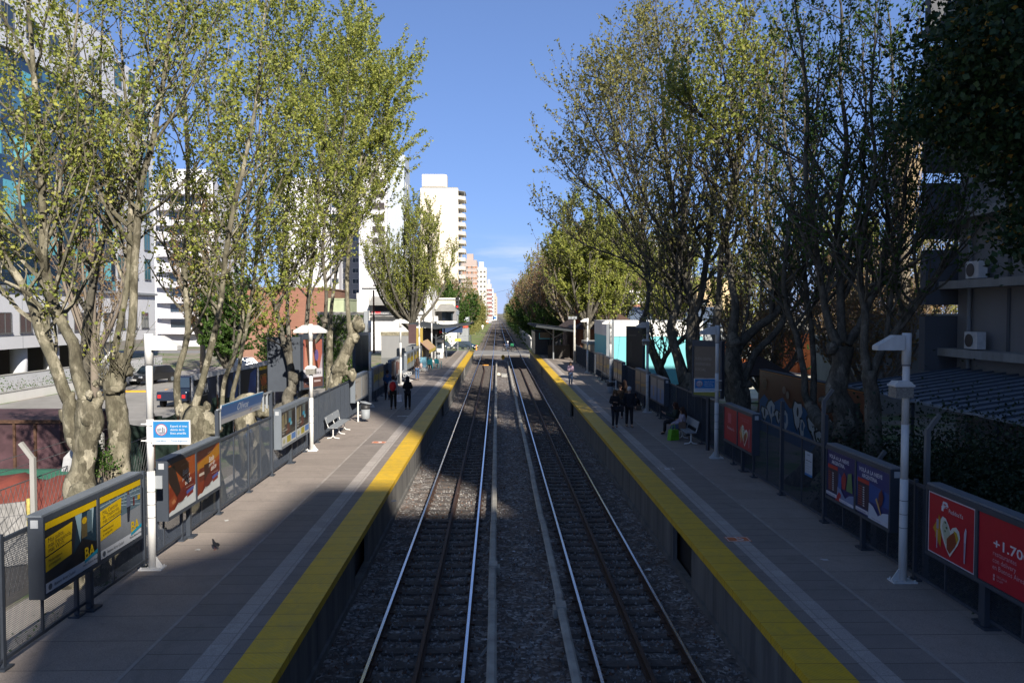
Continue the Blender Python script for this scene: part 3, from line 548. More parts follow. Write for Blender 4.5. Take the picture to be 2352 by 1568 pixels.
lamp(lx, 41.1, 1, 'third left white lamp post, thin, beside the empty white advert box', ())
lamp(lx, 54.1, 1, 'fourth left white lamp post with two lamp hoods, before the armrest bench', (1, -1))
lamp(lx, 67.1, 1, 'fifth left white lamp post beside the snack kiosk and blue chairs', ())
lamp(lx, 79.8, 1, 'sixth and farthest left white lamp post, at the near corner of the dark canopy', ())
rx = 7.45
lamp(rx, 14.11, -1, 'nearest white lamp post on the right platform with a caged box under its hood', (-1,), 3.40, -1, 4.55, True)
p2 = lamp(rx, 26.37, -1, 'second right lamp post carrying a small blue waiting sign', (-1,), 0, 1, 4.5, True); esign(p2, -1, 2.29)
lamp(rx, 38.66, -1, 'third right lamp post with a hood and box, above the person sitting on the ground', (-1,), 3.35, -1, 4.5, True)
lamp(rx, 51.35, -1, 'fourth right lamp post in front of the turquoise wall', (-1,), 0, 1, 4.5, True)
lamp(rx, 64.5, -1, 'fifth right lamp post with a sunlit hood, left of the turquoise wall', (-1,), 0, 1, 4.5)
# tall advert panels standing behind the fences
def tall_panel(x, y, ang, lab, bk, sh, W=1.25, H=2.15, z=3.0, back=STEEL, fold=0, only=0):
    t = thing('billboard', lab, 'advert panel', (x, y, .32), ang, 'tall advert panels behind the fences')
    m = MB(); m.box(-.05, .05, .03, .13, 0, z-.32); m.build('panel_post', STEEL, t)
    m = MB(); m.box(-W/2, W/2, 0, .16, z-.32, z+H-.32); m.box(-W/2-.02, W/2+.02, -.03, .18, z+H-.32, z+H-.27); m.build('panel_casing', back, t)
    m = MB()
    for a in ((-W/2,-W/2+.06,0,H),(W/2-.06,W/2,0,H),(-W/2+.06,W/2-.06,0,.07),(-W/2+.06,W/2-.06,H-.16,H)): m.box(a[0], a[1], -.03, 0, z-.32+a[2], z-.32+a[3])
    m.build('panel_frame', back, t)
    artwork('poster', t, (-W/2+.06, -.006, z-.25), (1,0,0), (0,-1,0), W-.12, H-.23, sh, bk)
    if fold:
        m = MB(); c, s_ = cos(fold), sin(fold); a = V((-W/2-.03, .05, 0)); d = V((-c, s_, 0)); n_ = V((s_, c, 0))
        for k in (0,): m.add([a+V((0,0,z-.35)), a+d*W+V((0,0,z-.35)), a+d*W+n_*.12+V((0,0,z-.35)), a+n_*.12+V((0,0,z-.35)), a+V((0,0,z+H-.38)), a+d*W+V((0,0,z+H-.38)), a+d*W+n_*.12+V((0,0,z+H-.38)), a+n_*.12+V((0,0,z+H-.38))], [(0,3,2,1),(4,5,6,7),(0,1,5,4),(1,2,6,5),(2,3,7,6),(3,0,4,7)])
        m.build('second_casing', back, t)
face = [('r',0,.3,1,1,'b0685a'), ('p',[(.05,.3),(.3,.3),(.25,.9),(.1,.8)],'c88a74'), ('p',[(.12,1),(.34,1),(.42,.3),(.3,.3)],'5a4030'), ('p',[(.45,1),(.62,1),(.8,.3),(.7,.3)],'4a3028'), ('p',[(.36,.95),(.48,.92),(.62,.32),(.44,.3)],'c08868'), ('e',.7,.66,.10,.12,'6a5a90'), ('p',[(.8,.3),(1,.3),(1,.7)],'b8a8b0'), ('r',0,.2,1,.38,'d8d4da'), ('t','TOS ES POSIBLE',.04,.26,.055,{'fit':.9,'b':.02},'30303a'), ('r',0,0,1,.2,'6a4a44'), ('r',.1,.08,.45,.11,'c0b0b0'), ('r',.55,.1,.9,.14,'c0b0b0')]
tall_panel(-7.42, 31.6, R(62), 'tall grey panel with a close-up face poster reading TOS ES POSIBLE', 'b0685a', face, fold=R(35))
tall_panel(7.52, 27.9, R(-50), 'tall brown blank looking panel with faint white lettering beside the second right lamp post', '7c6f62', [('t','NUEVO CENTRO',.05,.72,.06,{'fit':.62,'b':.01},'a39a8e'), ('t','UNIVERSITARIO',.05,.61,.06,{'fit':.6,'b':.01},'a39a8e'), ('t','SOCIAL',.05,.50,.06,{'b':.01},'a39a8e'), ('r',.05,.34,.4,.37,'968b7e'), ('r',.05,.30,.55,.33,'968b7e'), ('p',[(0,0),(1,0),(1,.08),(0,.12)],'8a9040')], W=1.25, H=2.0, z=3.0, fold=0)
tall_panel(8.2, 46.5, R(-52), 'tall brown panel directly in front of the turquoise wall', '5c5048', [('r',.1,.84,.6,.88,'7a6e64'), ('r',.2,.3,.3,.7,'6a5e54')], W=1.35, H=2.6, z=2.6)
tall_panel(7.95, 54.5, R(70), 'tall plain grey panel edge beside the fourth right lamp post', '8a8c90', [], W=1.7, H=2.9, z=2.6, back=GREY)
tall_panel(-8.3, 48.5, R(75), 'tall dark glossy panel with grey edges left of the concrete yard wall', '2c3236', [('p',[(0,0),(1,0),(1,.3),(0,.4)],'3c5038'), ('p',[(.3,.3),(.5,.3),(.45,.9),(.35,.9)],'4a4a4c')], W=2.3, H=3.2, z=1.6, back=STEEL)
# timetable notice on right fence
t = tag(artwork('notice_sheet', None, (7.66, 19.25, 2.02), (0,-1,0), (-1,0,0), .46, .60, [('r',.0,.0,1,.10,'2078c0'), ('r',.3,.86,.7,.89,'5a6a80'), ('r',.1,.62,.9,.65,'50565e'), ('r',.1,.5,.5,.52,'9aa0a8'), ('r',.1,.4,.8,.42,'9aa0a8'), ('r',.1,.3,.6,.32,'9aa0a8'), ('r',.2,.2,.9,.21,'9aa0a8')], 'c8d0dc'), 'white notice sheet with a blue bottom band fixed to the right fence', 'notice')
# ---------------------------------------------------------------- furniture on the platforms
def bench(x, y, L, s, lab, arms=False, mt=GREY):
    """s=+1: sits facing +X with its back to the left fence"""
    t = thing('platform_bench', lab, 'bench', (x, y, 1.1), 0 if s > 0 else pi, group='platform benches')
    m = MB()
    for k in range(3): m.box(-.02+.135*k, .10+.135*k, -L/2, L/2, .43, .455)
    m.build('seat', mt, t)
    m = MB(); m.prism([(-.06,.60),(-.03,.60),(-.10,.86),(-.13,.86)], 'y', -L/2, L/2); m.build('backrest', mt, t)
    for yy in (-L/2+.12, 0, L/2-.12):
        m = MB(); m.tube([(.17,yy,.43),(.17,yy,.12),(.10,yy,.04),(-.06,yy,.02)], .022, 6); m.tube([(.17,yy,.12),(.24,yy,.04),(.42,yy,.02)], .022, 6)
        m.tube([(.36,yy,.42),(.0,yy,.42),(-.05,yy,.55),(-.11,yy,.84)], .02, 6); m.build('leg', WHITE, t)
        if arms: m = MB(); m.tube([(-.06,yy,.66),(.25,yy,.64),(.33,yy,.60),(.30,yy,.44)], .018, 6); m.build('armrest', WHITE, t)
    return t
bench(-6.62, 31.9, 2.5, 1, 'grey slatted bench in full sun against the left fence')
bench(-6.60, 56.4, 2.2, 1, 'farther silver bench with armrests beside the fourth left lamp post', True)
bench(7.46, 30.6, 3.0, -1, 'white slatted bench against the right fence with two people on it')
def bin_(x, y, lab, s=-1, col=GREY):
    t = thing('litter_bin', lab, 'litter bin', (x, y, 1.1), group='litter bins')
    m = MB(); m.box(s*.34-.03, s*.34+.03, -.03, .03, 0, .92); m.bar((s*.34,0,.85),(0,0,.85),.03); m.bar((s*.34,0,.3),(0,0,.3),.03); m.build('bin_post', WHITE, t)
    m = MB(); m.lathe([(.18,.14),(.19,.15),(.20,.58),(.195,.58)], n=20); m.build('bin_body', col, t, True)
    m = MB(); m.lathe([(.205,.58),(.21,.60),(.21,.78),(.20,.78)], n=20); m.build('bin_rim', BLACK, t, True)
    m = MB(); vs = [( .27*cos(a*pi/10), .24*sin(a*pi/10), .86-.06*cos(a*pi/10)) for a in range(20)]; m.add(vs+[(a_[0], a_[1], a_[2]+.02) for a_ in vs]+[(0,0,.93)], [tuple(range(20))[::-1]]+[(i,(i+1)%20,20+(i+1)%20,20+i) for i in range(20)]+[(20+i,20+(i+1)%20,40) for i in range(20)]); m.build('bin_lid', col, t)
bin_(-5.98, 35.6, 'grey round litter bin with lid on the left platform beside the empty advert box')
bin_(6.75, 46.6, 'litter bin with a pale lid on the right platform behind the walking couple', 1)
bin_(-6.2, 82.6, 'small grey litter bin before the white guard booth', -1)
# ---------------------------------------------------------------- people
SKIN = M('skin', (.42,.24,.16), .6, 0, .05, 10); SKIND = M('skin_tan', (.30,.16,.10), .6, 0, .05, 10)
def cl(c): return M('cloth_%02d%02d%02d' % tuple(int(99*x) for x in c), c, .9, 0, .18, 14, .3)
def skinmesh(name, nodes, edges, mat, parent, sub=1):
    me = bpy.data.meshes.new(name); me.from_pydata([n[0] for n in nodes], edges, []); o = link(bpy.data.objects.new(name, me), parent)
    md = o.modifiers.new('Skin', 'SKIN'); md.use_smooth_shade = True
    for i, n in enumerate(nodes):
        r = n[1]; me.skin_vertices[0].data[i].radius = r if isinstance(r, tuple) else (r, r)
    me.skin_vertices[0].data[0].use_root = True
    sb = o.modifiers.new('Sub', 'SUBSURF'); sb.levels = sub; sb.render_levels = sub
    me.materials.append(mat); SKO.append(o); return o
SKO = []
def person(lab, loc, rz, H=1.68, top=(.03,.03,.035), bot=(.03,.035,.06), shoe=(.03,.03,.03), hair=(.03,.018,.012), hairlen=.1, pose=None, skirt=0, coat=0, skin=None, hood_=None, sleeve=None, group=None, fem=0):
    t = thing('person', lab, 'person', loc, rz, group); k = H/1.72; t.scale = (k, k, k); skin = skin or SKIN
    J = dict(pel=(0,0,.94), spi=(0,0,1.12), che=(0,-.005,1.32), nk0=(0,0,1.46), nk1=(0,.01,1.52), hd0=(0,.015,1.58), hd1=(0,.01,1.66))
    for s, n in ((1,'r'), (-1,'l')):
        J['sh'+n] = (s*(.17-.015*fem), 0, 1.41); J['el'+n] = (s*.22, -.02, 1.13); J['wr'+n] = (s*.23, .05, .89)
        J['hp'+n] = (s*.09, 0, .90); J['kn'+n] = (s*.10, .02, .49); J['an'+n] = (s*.10, -.01, .08); J['to'+n] = (s*.11, .14, .035)
    J.update(pose or {})
    for q in J: J[q] = V(J[q])
    r = dict(pel=(.135+.01*fem,.10), spi=(.12-.015*fem,.09), che=(.145-.02*fem,.10), nk0=.06, nk1=.052, hd0=(.068,.075), hd1=(.072,.085), sh=.058-.006*fem, el=.042, wr=.027, hp=.085, kn=.055, an=.036, to=.034)
    nodes = []; idx = {}
    def nd(n, rr=None):
        idx[n] = len(nodes); b = n if n in r else n[:-1]; nodes.append((tuple(J[n]), rr or r[b])); return idx[n]
    for n in ('pel','spi','che','nk0','nk1','hd0','hd1'): nd(n)
    ed = [(0,1),(1,2),(2,3),(3,4),(4,5),(5,6)]
    for s in 'rl':
        for n in ('sh','el','wr'): nd(n+s)
        ed += [(idx['che'], idx['sh'+s]), (idx['sh'+s], idx['el'+s]), (idx['el'+s], idx['wr'+s])]
        d = (J['wr'+s]-J['el'+s]).normalized(); side = d.cross(V((0,0,1)));
        if side.length < .3: side = V((0,1,0))
        side.normalize(); pal = J['wr'+s]+d*.055; i0 = len(nodes); nodes.append((tuple(pal), (.036,.022))); ed.append((idx['wr'+s], i0))
        dn = side.cross(d)
        for f in range(4):
            b0 = pal+d*.035+side*(.027-.018*f); ln = (.065,.075,.07,.055)[f]
            i1 = len(nodes); nodes += [(tuple(b0), .0095), (tuple(b0+d*ln*.55+dn*.008), .009), (tuple(b0+d*ln*.9+dn*.028), .008)]; ed += [(i0,i1),(i1,i1+1),(i1+1,i1+2)]
        i1 = len(nodes); b0 = pal-d*.01+side*.04; nodes += [(tuple(b0), .011), (tuple(b0+side*.018+d*.032), .010), (tuple(b0+side*.016+d*.058), .009)]; ed += [(i0,i1),(i1,i1+1),(i1+1,i1+2)]
        for n in ('hp','kn','an','to'): nd(n+s)
        ed += [(idx['pel'], idx['hp'+s]), (idx['hp'+s], idx['kn'+s]), (idx['kn'+s], idx['an'+s]), (idx['an'+s], idx['to'+s])]
    skinmesh('body', nodes, ed, skin, t, 1)
    e = .018 + coat
    def chain(name, keys, edges, mat, ex, rr={}):
        nn = []
        for q in keys:
            b = q if q in r else q[:-1]; v = rr.get(q, r[b]); v = v if isinstance(v, tuple) else (v, v); nn.append((tuple(J[q]), (v[0]+ex, v[1]+ex)))
        ii = {q: i for i, q in enumerate(keys)}; return skinmesh(name, nn, [(ii[a], ii[b_]) for a, b_ in edges], mat, t, 1)
    ks = ['spi','pel','che','nk0','shr','elr','wrr','shl','ell','wrl']
    J['wrr2'], J['wrl2'] = J['wrr'], J['wrl']
    eds = [('pel','spi'),('spi','che'),('che','nk0'),('che','shr'),('shr','elr'),('elr','wrr'),('che','shl'),('shl','ell'),('ell','wrl')]
    if coat > .005:
        J['hem'] = J['pel']*.5+(J['knr']+J['knl'])*.25; r['hem'] = (.135,.115); ks.append('hem'); eds.append(('pel','hem'))
    chain('jacket', ks, eds, cl(top), e, {'wrr': .036, 'wrl': .036, 'nk0': .055})
    chain('trousers', ['pel','hpr','knr','anr','hpl','knl','anl'], [('pel','hpr'),('hpr','knr'),('knr','anr'),('pel','hpl'),('hpl','knl'),('knl','anl')], cl(bot), .022)
    for s in 'rl': 
        nn = [(tuple(J['an'+s]-V((0,.02,.03))), (.052,.05)), (tuple(J['to'+s]), (.05,.042))]; skinmesh('shoe', nn, [(0,1)], cl(shoe), t, 1)
    hd = (J['hd0']+J['hd1'])/2; up = (J['hd1']-J['hd0']).normalized(); m = MB()
    if hood_: m.blob(hd+V((0,-.02,.025)), (.112,.118,.15), 12, 8, .08); m.tube([hd+V((0,-.03,0)), J['nk0']+V((0,-.03,.0)), J['che']+V((0,-.07,.05))], [.10,.11,.06], 10); m.build('hood', cl(hood_), t, True)
    else:
        m.blob(hd+V((0,-.022,.035)), (.094,.108,.115), 12, 8, .10, seed=hash(lab)%9)
        if hairlen > .12: m.tube([hd+V((0,-.06,.05)), hd+V((0,-.085,-.06)), J['nk0']+V((0,-.09,-.05)), J['nk0']+V((0,-.10,-.1-hairlen*.6))], [.07,.095,.10,.04], 10, lump=.3)
        if hairlen > .12:
            for s in (-1,1): m.tube([hd+V((s*.06,.0,.05)), hd+V((s*.085,.01,-.06)), J['nk0']+V((s*.09,.04,-.06))], [.03,.035,.02], 7)
        m.build('hair', cl(hair), t, True)
    m = MB(); fy = .098
    m.add([hd+V((-.012,fy-.01,-.01)), hd+V((.012,fy-.01,-.01)), hd+V((0,fy-.01,.03)), hd+V((0,fy+.02,-.008))], [(0,1,3),(1,2,3),(2,0,3)])
    for s in (-1,1): m.blob(hd+V((s*.082,.0,.0)), (.012,.02,.03), 6, 5, 0)
    m.build('nose_and_ears', skin, t, True)
    m = MB()
    for s in (-1,1): m.blob(hd+V((s*.03,fy-.018,.022)), (.012,.008,.007), 6, 4, 0); m.box(hd.x+s*.03-.016, hd.x+s*.03+.016, hd.y+fy-.02, hd.y+fy-.008, hd.z+.036, hd.z+.041)
    m.box(hd.x-.02, hd.x+.02, hd.y+fy-.02, hd.y+fy-.006, hd.z-.042, hd.z-.035); m.build('eyes_and_mouth', cl((.05,.02,.018)), t)
    return t
def stride(a=.16, s=1):
    return {'knr': (.09, .10*s+.03, .50), 'anr': (.09, a*s, .085), 'tor': (.10, a*s+.14, .04), 'knl': (-.09, -.02*s+.05, .49), 'anl': (-.09, -a*s*.9, .10), 'tol': (-.10, -a*s*.9+.13, .035)}
phone = {'elr': (.21,-.02,1.14), 'wrr': (.07,.24,1.20), 'ell': (-.21,-.02,1.14), 'wrl': (-.06,.25,1.18)}
def lk(x, y): return V((x, y, 1.1))
# right platform
q = gp(1412, 982); a = person('woman in black with long fair-brown hair looking down at her phone', q, pi, 1.62, (.012,.012,.014), (.014,.014,.02), (.02,.02,.02), (.10,.055,.025), .28, {**phone, **stride(.07), 'hd0': (0,.03,1.575), 'hd1': (0,.045,1.645)}, coat=.01, fem=1)
m = MB(); m.box(.05-.19, .05+.19, -.08, .08, -.27, 0); m.tube([(-.1,0,0),(-.02,0,.25),(.10,0,.0)], .012, 5); m.prism([(-.14,-.27),(.24,-.27),(.18,.02),(-.08,.02)], 'y', -.085, .085); o = m.build('handbag', cl((.015,.014,.018)), a); o.location = (-.30, .02, .98); o.scale = (.75,1,.9)
m = MB(); m.box(-.035,.035,-.005,.005,0,.12); o = m.build('phone', BLACK, a); o.location = (0,.33,1.18); o.rotation_euler = (-.6,0,0)
q = gp(1445, 980); person('grey-haired man in a dark zipped jacket walking beside the woman with the phone', q, pi, 1.72, (.010,.012,.017), (.012,.012,.015), (.02,.02,.02), (.45,.44,.42), .05, {**stride(.14, -1), 'wrr': (.24,.03,.88), 'wrl': (-.25,.05,.88)}, coat=.022)
q = gp(1434, 948); person('dark-clothed woman with long brown hair standing by the bin behind the walking couple', q, .3, 1.6, (.02,.013,.011), (.012,.012,.016), (.02,.02,.02), (.035,.018,.012), .35, coat=.012, fem=1)
q = gp(1424, 960); person('dark-haired person in a brown scarf and dark coat just behind the woman with the phone', q, pi-.3, 1.55, (.045,.03,.02), (.015,.015,.018), (.02,.02,.02), (.02,.012,.01), .1, coat=.01, skin=SKIN)
sit = {'pel': (0,0,.50), 'spi': (0,-.01,.68), 'che': (0,.01,.87), 'nk0': (0,.02,1.01), 'nk1': (0,.035,1.07), 'hd0': (0,.05,1.13), 'hd1': (0,.05,1.21), 'shr': (.16,.01,.96), 'shl': (-.16,.01,.96), 'elr': (.21,.10,.72), 'ell': (-.21,.10,.72), 'wrr': (.09,.36,.68), 'wrl': (-.09,.36,.68),
       'hpr': (.09,.03,.48), 'hpl': (-.09,.03,.48), 'knr': (.11,.44,.50), 'knl': (-.10,.46,.50), 'anr': (.11,.42,.09), 'anl': (-.09,.50,.09), 'tor': (.12,.57,.04), 'tol': (-.09,.65,.04)}
person('person in a dark green coat and black trousers sitting on the white bench', (7.30, 31.75, 1.1), pi/2, 1.72, (.018,.028,.022), (.012,.012,.014), (.01,.01,.01), (.055,.022,.014), .2, {**sit, 'wrr': (.10,.44,.86), 'wrl': (-.06,.44,.84)}, fem=1)
a = person('woman in a light lilac jacket and jeans sitting on the white bench', (7.30, 30.55, 1.1), pi/2, 1.66, (.30,.27,.33), (.05,.08,.14), (.05,.03,.03), (.045,.022,.014), .38, {**sit, 'wrr': (.16,.46,.56), 'wrl': (-.12,.40,.62)}, fem=1)
m = MB(); m.prism([(-.16,0),(.16,0),(.12,.28),(-.12,.28)], 'y', -.12, .12); m.tube([(-.1,0,.26),(0,0,.45),(.1,0,.26)], .012, 6); o = m.build('shoulder_bag', M('bag_brown', (.13,.085,.06), .8), a); o.location = (-.26, .10, .44)
m = MB(); m.prism([(-.24,0),(.20,0),(.17,.40),(-.18,.42)], 'y', -.10, .10); m.tube([(-.12,.0,.40),(-.08,0,.60),(.04,0,.60),(.08,0,.40)], .012, 6); o = m.build('shopping_bag', M('bag_green', (.12,.32,.02), .5, 0, .35, 8), None); o.location = gp(1547, 1010); o.rotation_euler = (0,0,.5); tag(o, 'bright lime green shopping bag standing by the knees of the seated woman', 'bag')
flo = {'pel': (0,0,.13), 'spi': (0,.05,.30), 'che': (0,.12,.48), 'nk0': (0,.18,.60), 'nk1': (0,.21,.65), 'hd0': (0,.25,.70), 'hd1': (0,.27,.77), 'shr': (.16,.13,.55), 'shl': (-.16,.13,.55), 'elr': (.22,.32,.36), 'ell': (-.22,.34,.36), 'wrr': (.10,.52,.36), 'wrl': (-.08,.54,.36),
       'hpr': (.09,.06,.12), 'hpl': (-.09,.06,.12), 'knr': (.24,.46,.16), 'knl': (-.22,.44,.16), 'anr': (-.02,.62,.08), 'anl': (.08,.50,.10), 'tor': (-.14,.66,.06), 'tol': (.22,.52,.09)}
person('short-haired person in a dark hoodie sitting cross-legged on the ground against the right fence', (7.25, 39.8, 1.1), pi/2+.2, 1.72, (.012,.012,.016), (.12,.095,.075), (.03,.02,.02), (.02,.013,.01), .05, flo)
q = gp(1310.5, 885); person('young woman in a pale pink top and jeans walking alone on the right platform', q, pi, 1.60, (.38,.27,.34), (.055,.09,.17), (.7,.65,.68), (.015,.01,.01), .36, {**stride(.09), 'elr': (.21,-.02,1.14), 'wrr': (.12,.22,1.10), 'ell': (-.20,-.02,1.14), 'wrl': (-.12,.20,1.12)}, fem=1)
# left platform
q = gp(903.5, 940); a = person('person in a light grey hoodie with a red backpack, seen from behind', q, 0, 1.70, (.33,.34,.36), (.012,.012,.014), (.03,.02,.02), (.012,.01,.01), .05, {**stride(.12), 'wrr': (.27,.02,.86)}, coat=.012)
m = MB(); m.blob((0,0,0), (.17,.10,.25), 14, 10, .05); m.blob((0,-.09,-.06), (.12,.05,.13), 10, 8, .04); o = m.build('backpack', M('pack_red', (.42,.012,.015), .7, 0, .1, 8), a, True); o.location = (0,-.17,1.22)
m = MB(); m.tube([(-.11,-.12,1.42),(-.11,0,1.47),(-.11,.11,1.35)], .018, 6); m.tube([(.11,-.12,1.42),(.11,0,1.47),(.11,.11,1.35)], .018, 6); m.build('backpack_straps', M('pack_red', (.42,.012,.015)), a)
m = MB(); m.blob((0,-.10,1.45),(.13,.07,.07),10,6,.1); m.build('hood', cl((.33,.34,.36)), a, True)
m = MB(); m.prism([(-.13,0),(.13,0),(.12,.36),(-.12,.36)], 'y', -.05, .05); m.tube([(-.06,0,.36),(0,0,.46),(.06,0,.36)], .008, 5); o = m.build('plastic_bag', M('bag_white_blue', (.55,.58,.68), .4, 0, .3, 6), a); o.location = (.30,.05,.40)
q = gp(936.5, 940); person('person in a black hooded coat walking next to the red backpack', q, 0, 1.66, (.006,.006,.008), (.008,.008,.012), (.02,.02,.02), (.01,.01,.01), .1, {**phone}, hood_=(.006,.006,.008), coat=.03, fem=1)
person('person in a blue top leaning by the left fence, half hidden behind the red backpack', (-6.25, 44.6, 1.1), .3, 1.68, (.03,.08,.20), (.02,.02,.03), (.02,.02,.02), (.045,.02,.014), .1, {**phone}, skin=SKIND)
q = gp(958.5, 873); a = person('woman with long dark hair and a patterned bag walking away past the armrest bench', q, .1, 1.62, (.03,.02,.017), (.05,.09,.17), (.03,.02,.02), (.04,.02,.012), .3, {**stride(.1), 'wrr': (.26,.12,1.0)}, fem=1)
m = MB(); m.blob((0,0,0),(.12,.16,.22),10,7,.2); o = m.build('shoulder_bag', M('bag_pattern', (.36,.26,.24), .8, 0, .7, 14), a, True); o.location = (.30,.0,1.12)
person('person in teal sitting on a plastic chair beside the snack kiosk', (-5.95, 69.2, 1.1), 0, 1.68, (.02,.10,.11), (.03,.03,.04), (.02,.02,.02), (.02,.013,.01), .1, sit, skin=SKIND)
def chair(x, y, rz, lab):
    t = thing('plastic_chair', lab, 'chair', (x, y, 1.1), rz, group='teal plastic chairs by the kiosk'); C = M('teal_plastic', (.03,.25,.30), .4)
    m = MB(); m.box(-.23,.23,-.22,.22,.42,.45); m.build('seat', C, t)
    m = MB(); m.prism([(-.22,.45),(-.19,.45),(-.26,.84),(-.29,.84)], 'x', -.22, .22); m.build('backrest', C, t)
    for a in (-1,1):
        m = MB(); m.bar((a*.22,-.2,.64),(a*.22,.2,.64),.04,.02); m.bar((a*.22,.18,.64),(a*.22,.2,.44),.04,.03); m.build('armrest', C, t)
        for b_ in (-1,1): m = MB(); m.bar((a*.2,b_*.18,.43),(a*.24,b_*.23,0),.045,.03); m.build('leg', C, t)
chair(-5.95, 69.2, 0, 'teal plastic chair with a person in teal on it beside the kiosk'); chair(-5.3, 70.3, -.5, 'empty teal plastic chair nearest the platform edge')
m = MB(); m.blob((0,0,.18),(.26,.2,.2),12,7,.35); m.blob((.22,.05,.14),(.15,.14,.15),9,6,.3); o = m.build('white_sack', M('sack_white', (.68,.66,.62), .7), None, True); o.location = gp(974, 853.5); tag(o, 'white plastic sack lying on the left platform beside the blue chairs', 'sack')
m = MB(); m.box(-.28,.28,-.06,.06,0,1.1); o = m.build('cooler_sign', [M('cooler_blue', (.25,.5,.62), .5)], None); o.location = (-6.45, 68.3, 1.1); tag(o, 'upright pale blue and white ice cream board beside the fifth left lamp post', 'board')
# pigeon
t = thing('pigeon', 'small dark pigeon standing on the left platform in front of the chocolate posters', 'bird', gp(495, 1263), .9); t.scale = (.8,.8,.8)
nn = [((0,-.15,.13), .012), ((0,-.08,.14), (.035,.025)), ((0,0,.15), (.055,.055)), ((0,.07,.18), (.045,.048)), ((0,.10,.235), .026), ((0,.115,.27), .024), ((0,.15,.262), .006)]
skinmesh('body', nn, [(i, i+1) for i in range(6)], cl((.012,.013,.018)), t, 1)
m = MB(); m.blob((.045,-.03,.155),(.018,.10,.04),8,6,0); m.blob((-.045,-.03,.155),(.018,.10,.04),8,6,0); m.build('wings', cl((.016,.018,.024)), t, True)
m = MB(); m.tube([(.02,.0,.11),(.02,.01,.0),(.02,.05,.003)], .005, 5); m.tube([(-.02,.0,.11),(-.02,.01,.0),(-.02,.05,.003)], .005, 5); m.build('legs', cl((.25,.08,.06)), t)
m = MB(); 
for (px, py) in ((430,1170),(418,1225),(455,1262),(520,1195),(905,1150),(1490,1308),(1895,1285)): c_ = gp(px, py, 1.1); m.blob((c_.x, c_.y, 1.108), (.09*random.uniform(.5,1), .06, .004), 9, 4, .5, seed=px)
tag(m.build('bird_droppings', M('dropping_white', (.45,.44,.42), .9)), 'pale dried bird droppings spotted over the platforms', 'stain', kind='stuff')
m = MB(); random.seed(5)
for i in range(60):
    x = random.choice((random.uniform(-2.9,4.0), random.uniform(-.9,1.2))); y = 11+random.random()**1.5*70; s = random.uniform(.02,.06); a = random.random()*6.3
    m.add([(x+s*cos(a), y+s*sin(a), -.135), (x-s*sin(a)*.6, y+s*cos(a)*.6, -.11), (x-s*cos(a), y-s*sin(a), -.135), (x+s*sin(a)*.6, y-s*cos(a)*.6, -.12)], [(0,1,2,3)])
tag(m.build('litter_scraps', M('paper_white', (.6,.6,.62), .8, 0, .4, 2)), 'scraps of white litter strewn between the rails', 'litter', kind='stuff')
# track equipment
m = MB(); m.blob((0,0,.08),(.22,.22,.20),14,8,.03); m.box(-.16,.16,-.12,.12,-.2,.02); o = m.build('track_beacon', M('dome_cream', (.55,.52,.42), .5), None, True); p_ = gp(1145, 862, -.2); o.location = p_; tag(o, 'cream domed fitting between the tracks', 'track equipment')
m = MB(); m.box(-.26,.26,-.2,.2,-.1,.30); m.box(-.29,.29,-.23,.23,.30,.34); m.tube([(.28,0,.1),(.5,0,.0)], .04, 6); o = m.build('track_cabinet', CONC, None); o.location = gp(1158, 866, -.2); tag(o, 'small grey box between the tracks beside the cream dome', 'track equipment')
t = thing('stop_marker', 'small yellow round sign with a black letter C between the tracks', 'sign', (.72, 97.5, -.2)); t.scale = (.45,.45,.6)
m = MB(); m.tube([(0,0,.9),(0,.03,.9)], .5, 20); m.tube([(0,.02,0),(0,.02,1.4)], .03, 6); m.v = [(a[0], a[1], a[2]+.35) if i < 40 else a for i, a in enumerate(m.v)]; m.build('disc', M('sign_yellow', (.70,.38,.01), .6), t)
artwork('letter', t, (-.3,-.006,.95), (1,0,0), (0,-1,0), .6, .6, [('t','C',.5,.30,.36,{'c':1},'1a1a1a')], 'ffc020')
m = MB(); m.box(-.45,-.25,-.2,.2,0,.5); m.box(.15,.35,-.2,.2,0,.55); m.box(-.25,.15,-.1,.1,.15,.35); m.tube([(-.1,0,.3),(-.1,0,.75)],.05,6); m.build('machine', GREY, t)
for (xx, yy) in ((-2.0, 97), (-1.2, 97)):
    pass
m = MB(); m.box(-.35,.35,-.12,.12,-.14,-.05); o = m.build('yellow_track_plate', M('plate_orange', (.55,.25,.03), .7)); o.location = (-1.37, 92.5, 0); tag(o, 'orange plate lying between the rails of the left track', 'track equipment')
# ---------------------------------------------------------------- trees
BARK = barkmat('plane_bark', (.125,.115,.08), (.20,.18,.13), (.06,.052,.036), (.42,.38,.29))
BARKD = barkmat('grey_bark', (.09,.082,.065), (.13,.118,.095), (.05,.045,.036), (.22,.20,.16))
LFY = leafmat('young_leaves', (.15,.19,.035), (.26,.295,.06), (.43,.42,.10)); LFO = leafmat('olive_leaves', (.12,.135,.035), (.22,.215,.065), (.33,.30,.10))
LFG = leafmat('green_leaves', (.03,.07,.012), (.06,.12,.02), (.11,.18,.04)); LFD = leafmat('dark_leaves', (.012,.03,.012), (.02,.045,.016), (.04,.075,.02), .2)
LFB = leafmat('bronze_leaves', (.20,.11,.05), (.30,.17,.08), (.22,.20,.06)); LFO2 = leafmat('orange_blossom', (.30,.16,.02), (.40,.22,.03), (.22,.15,.03), .3)
TWIG = M('bare_twigs', (.17,.14,.11), .9)
rng = np.random.default_rng(11)
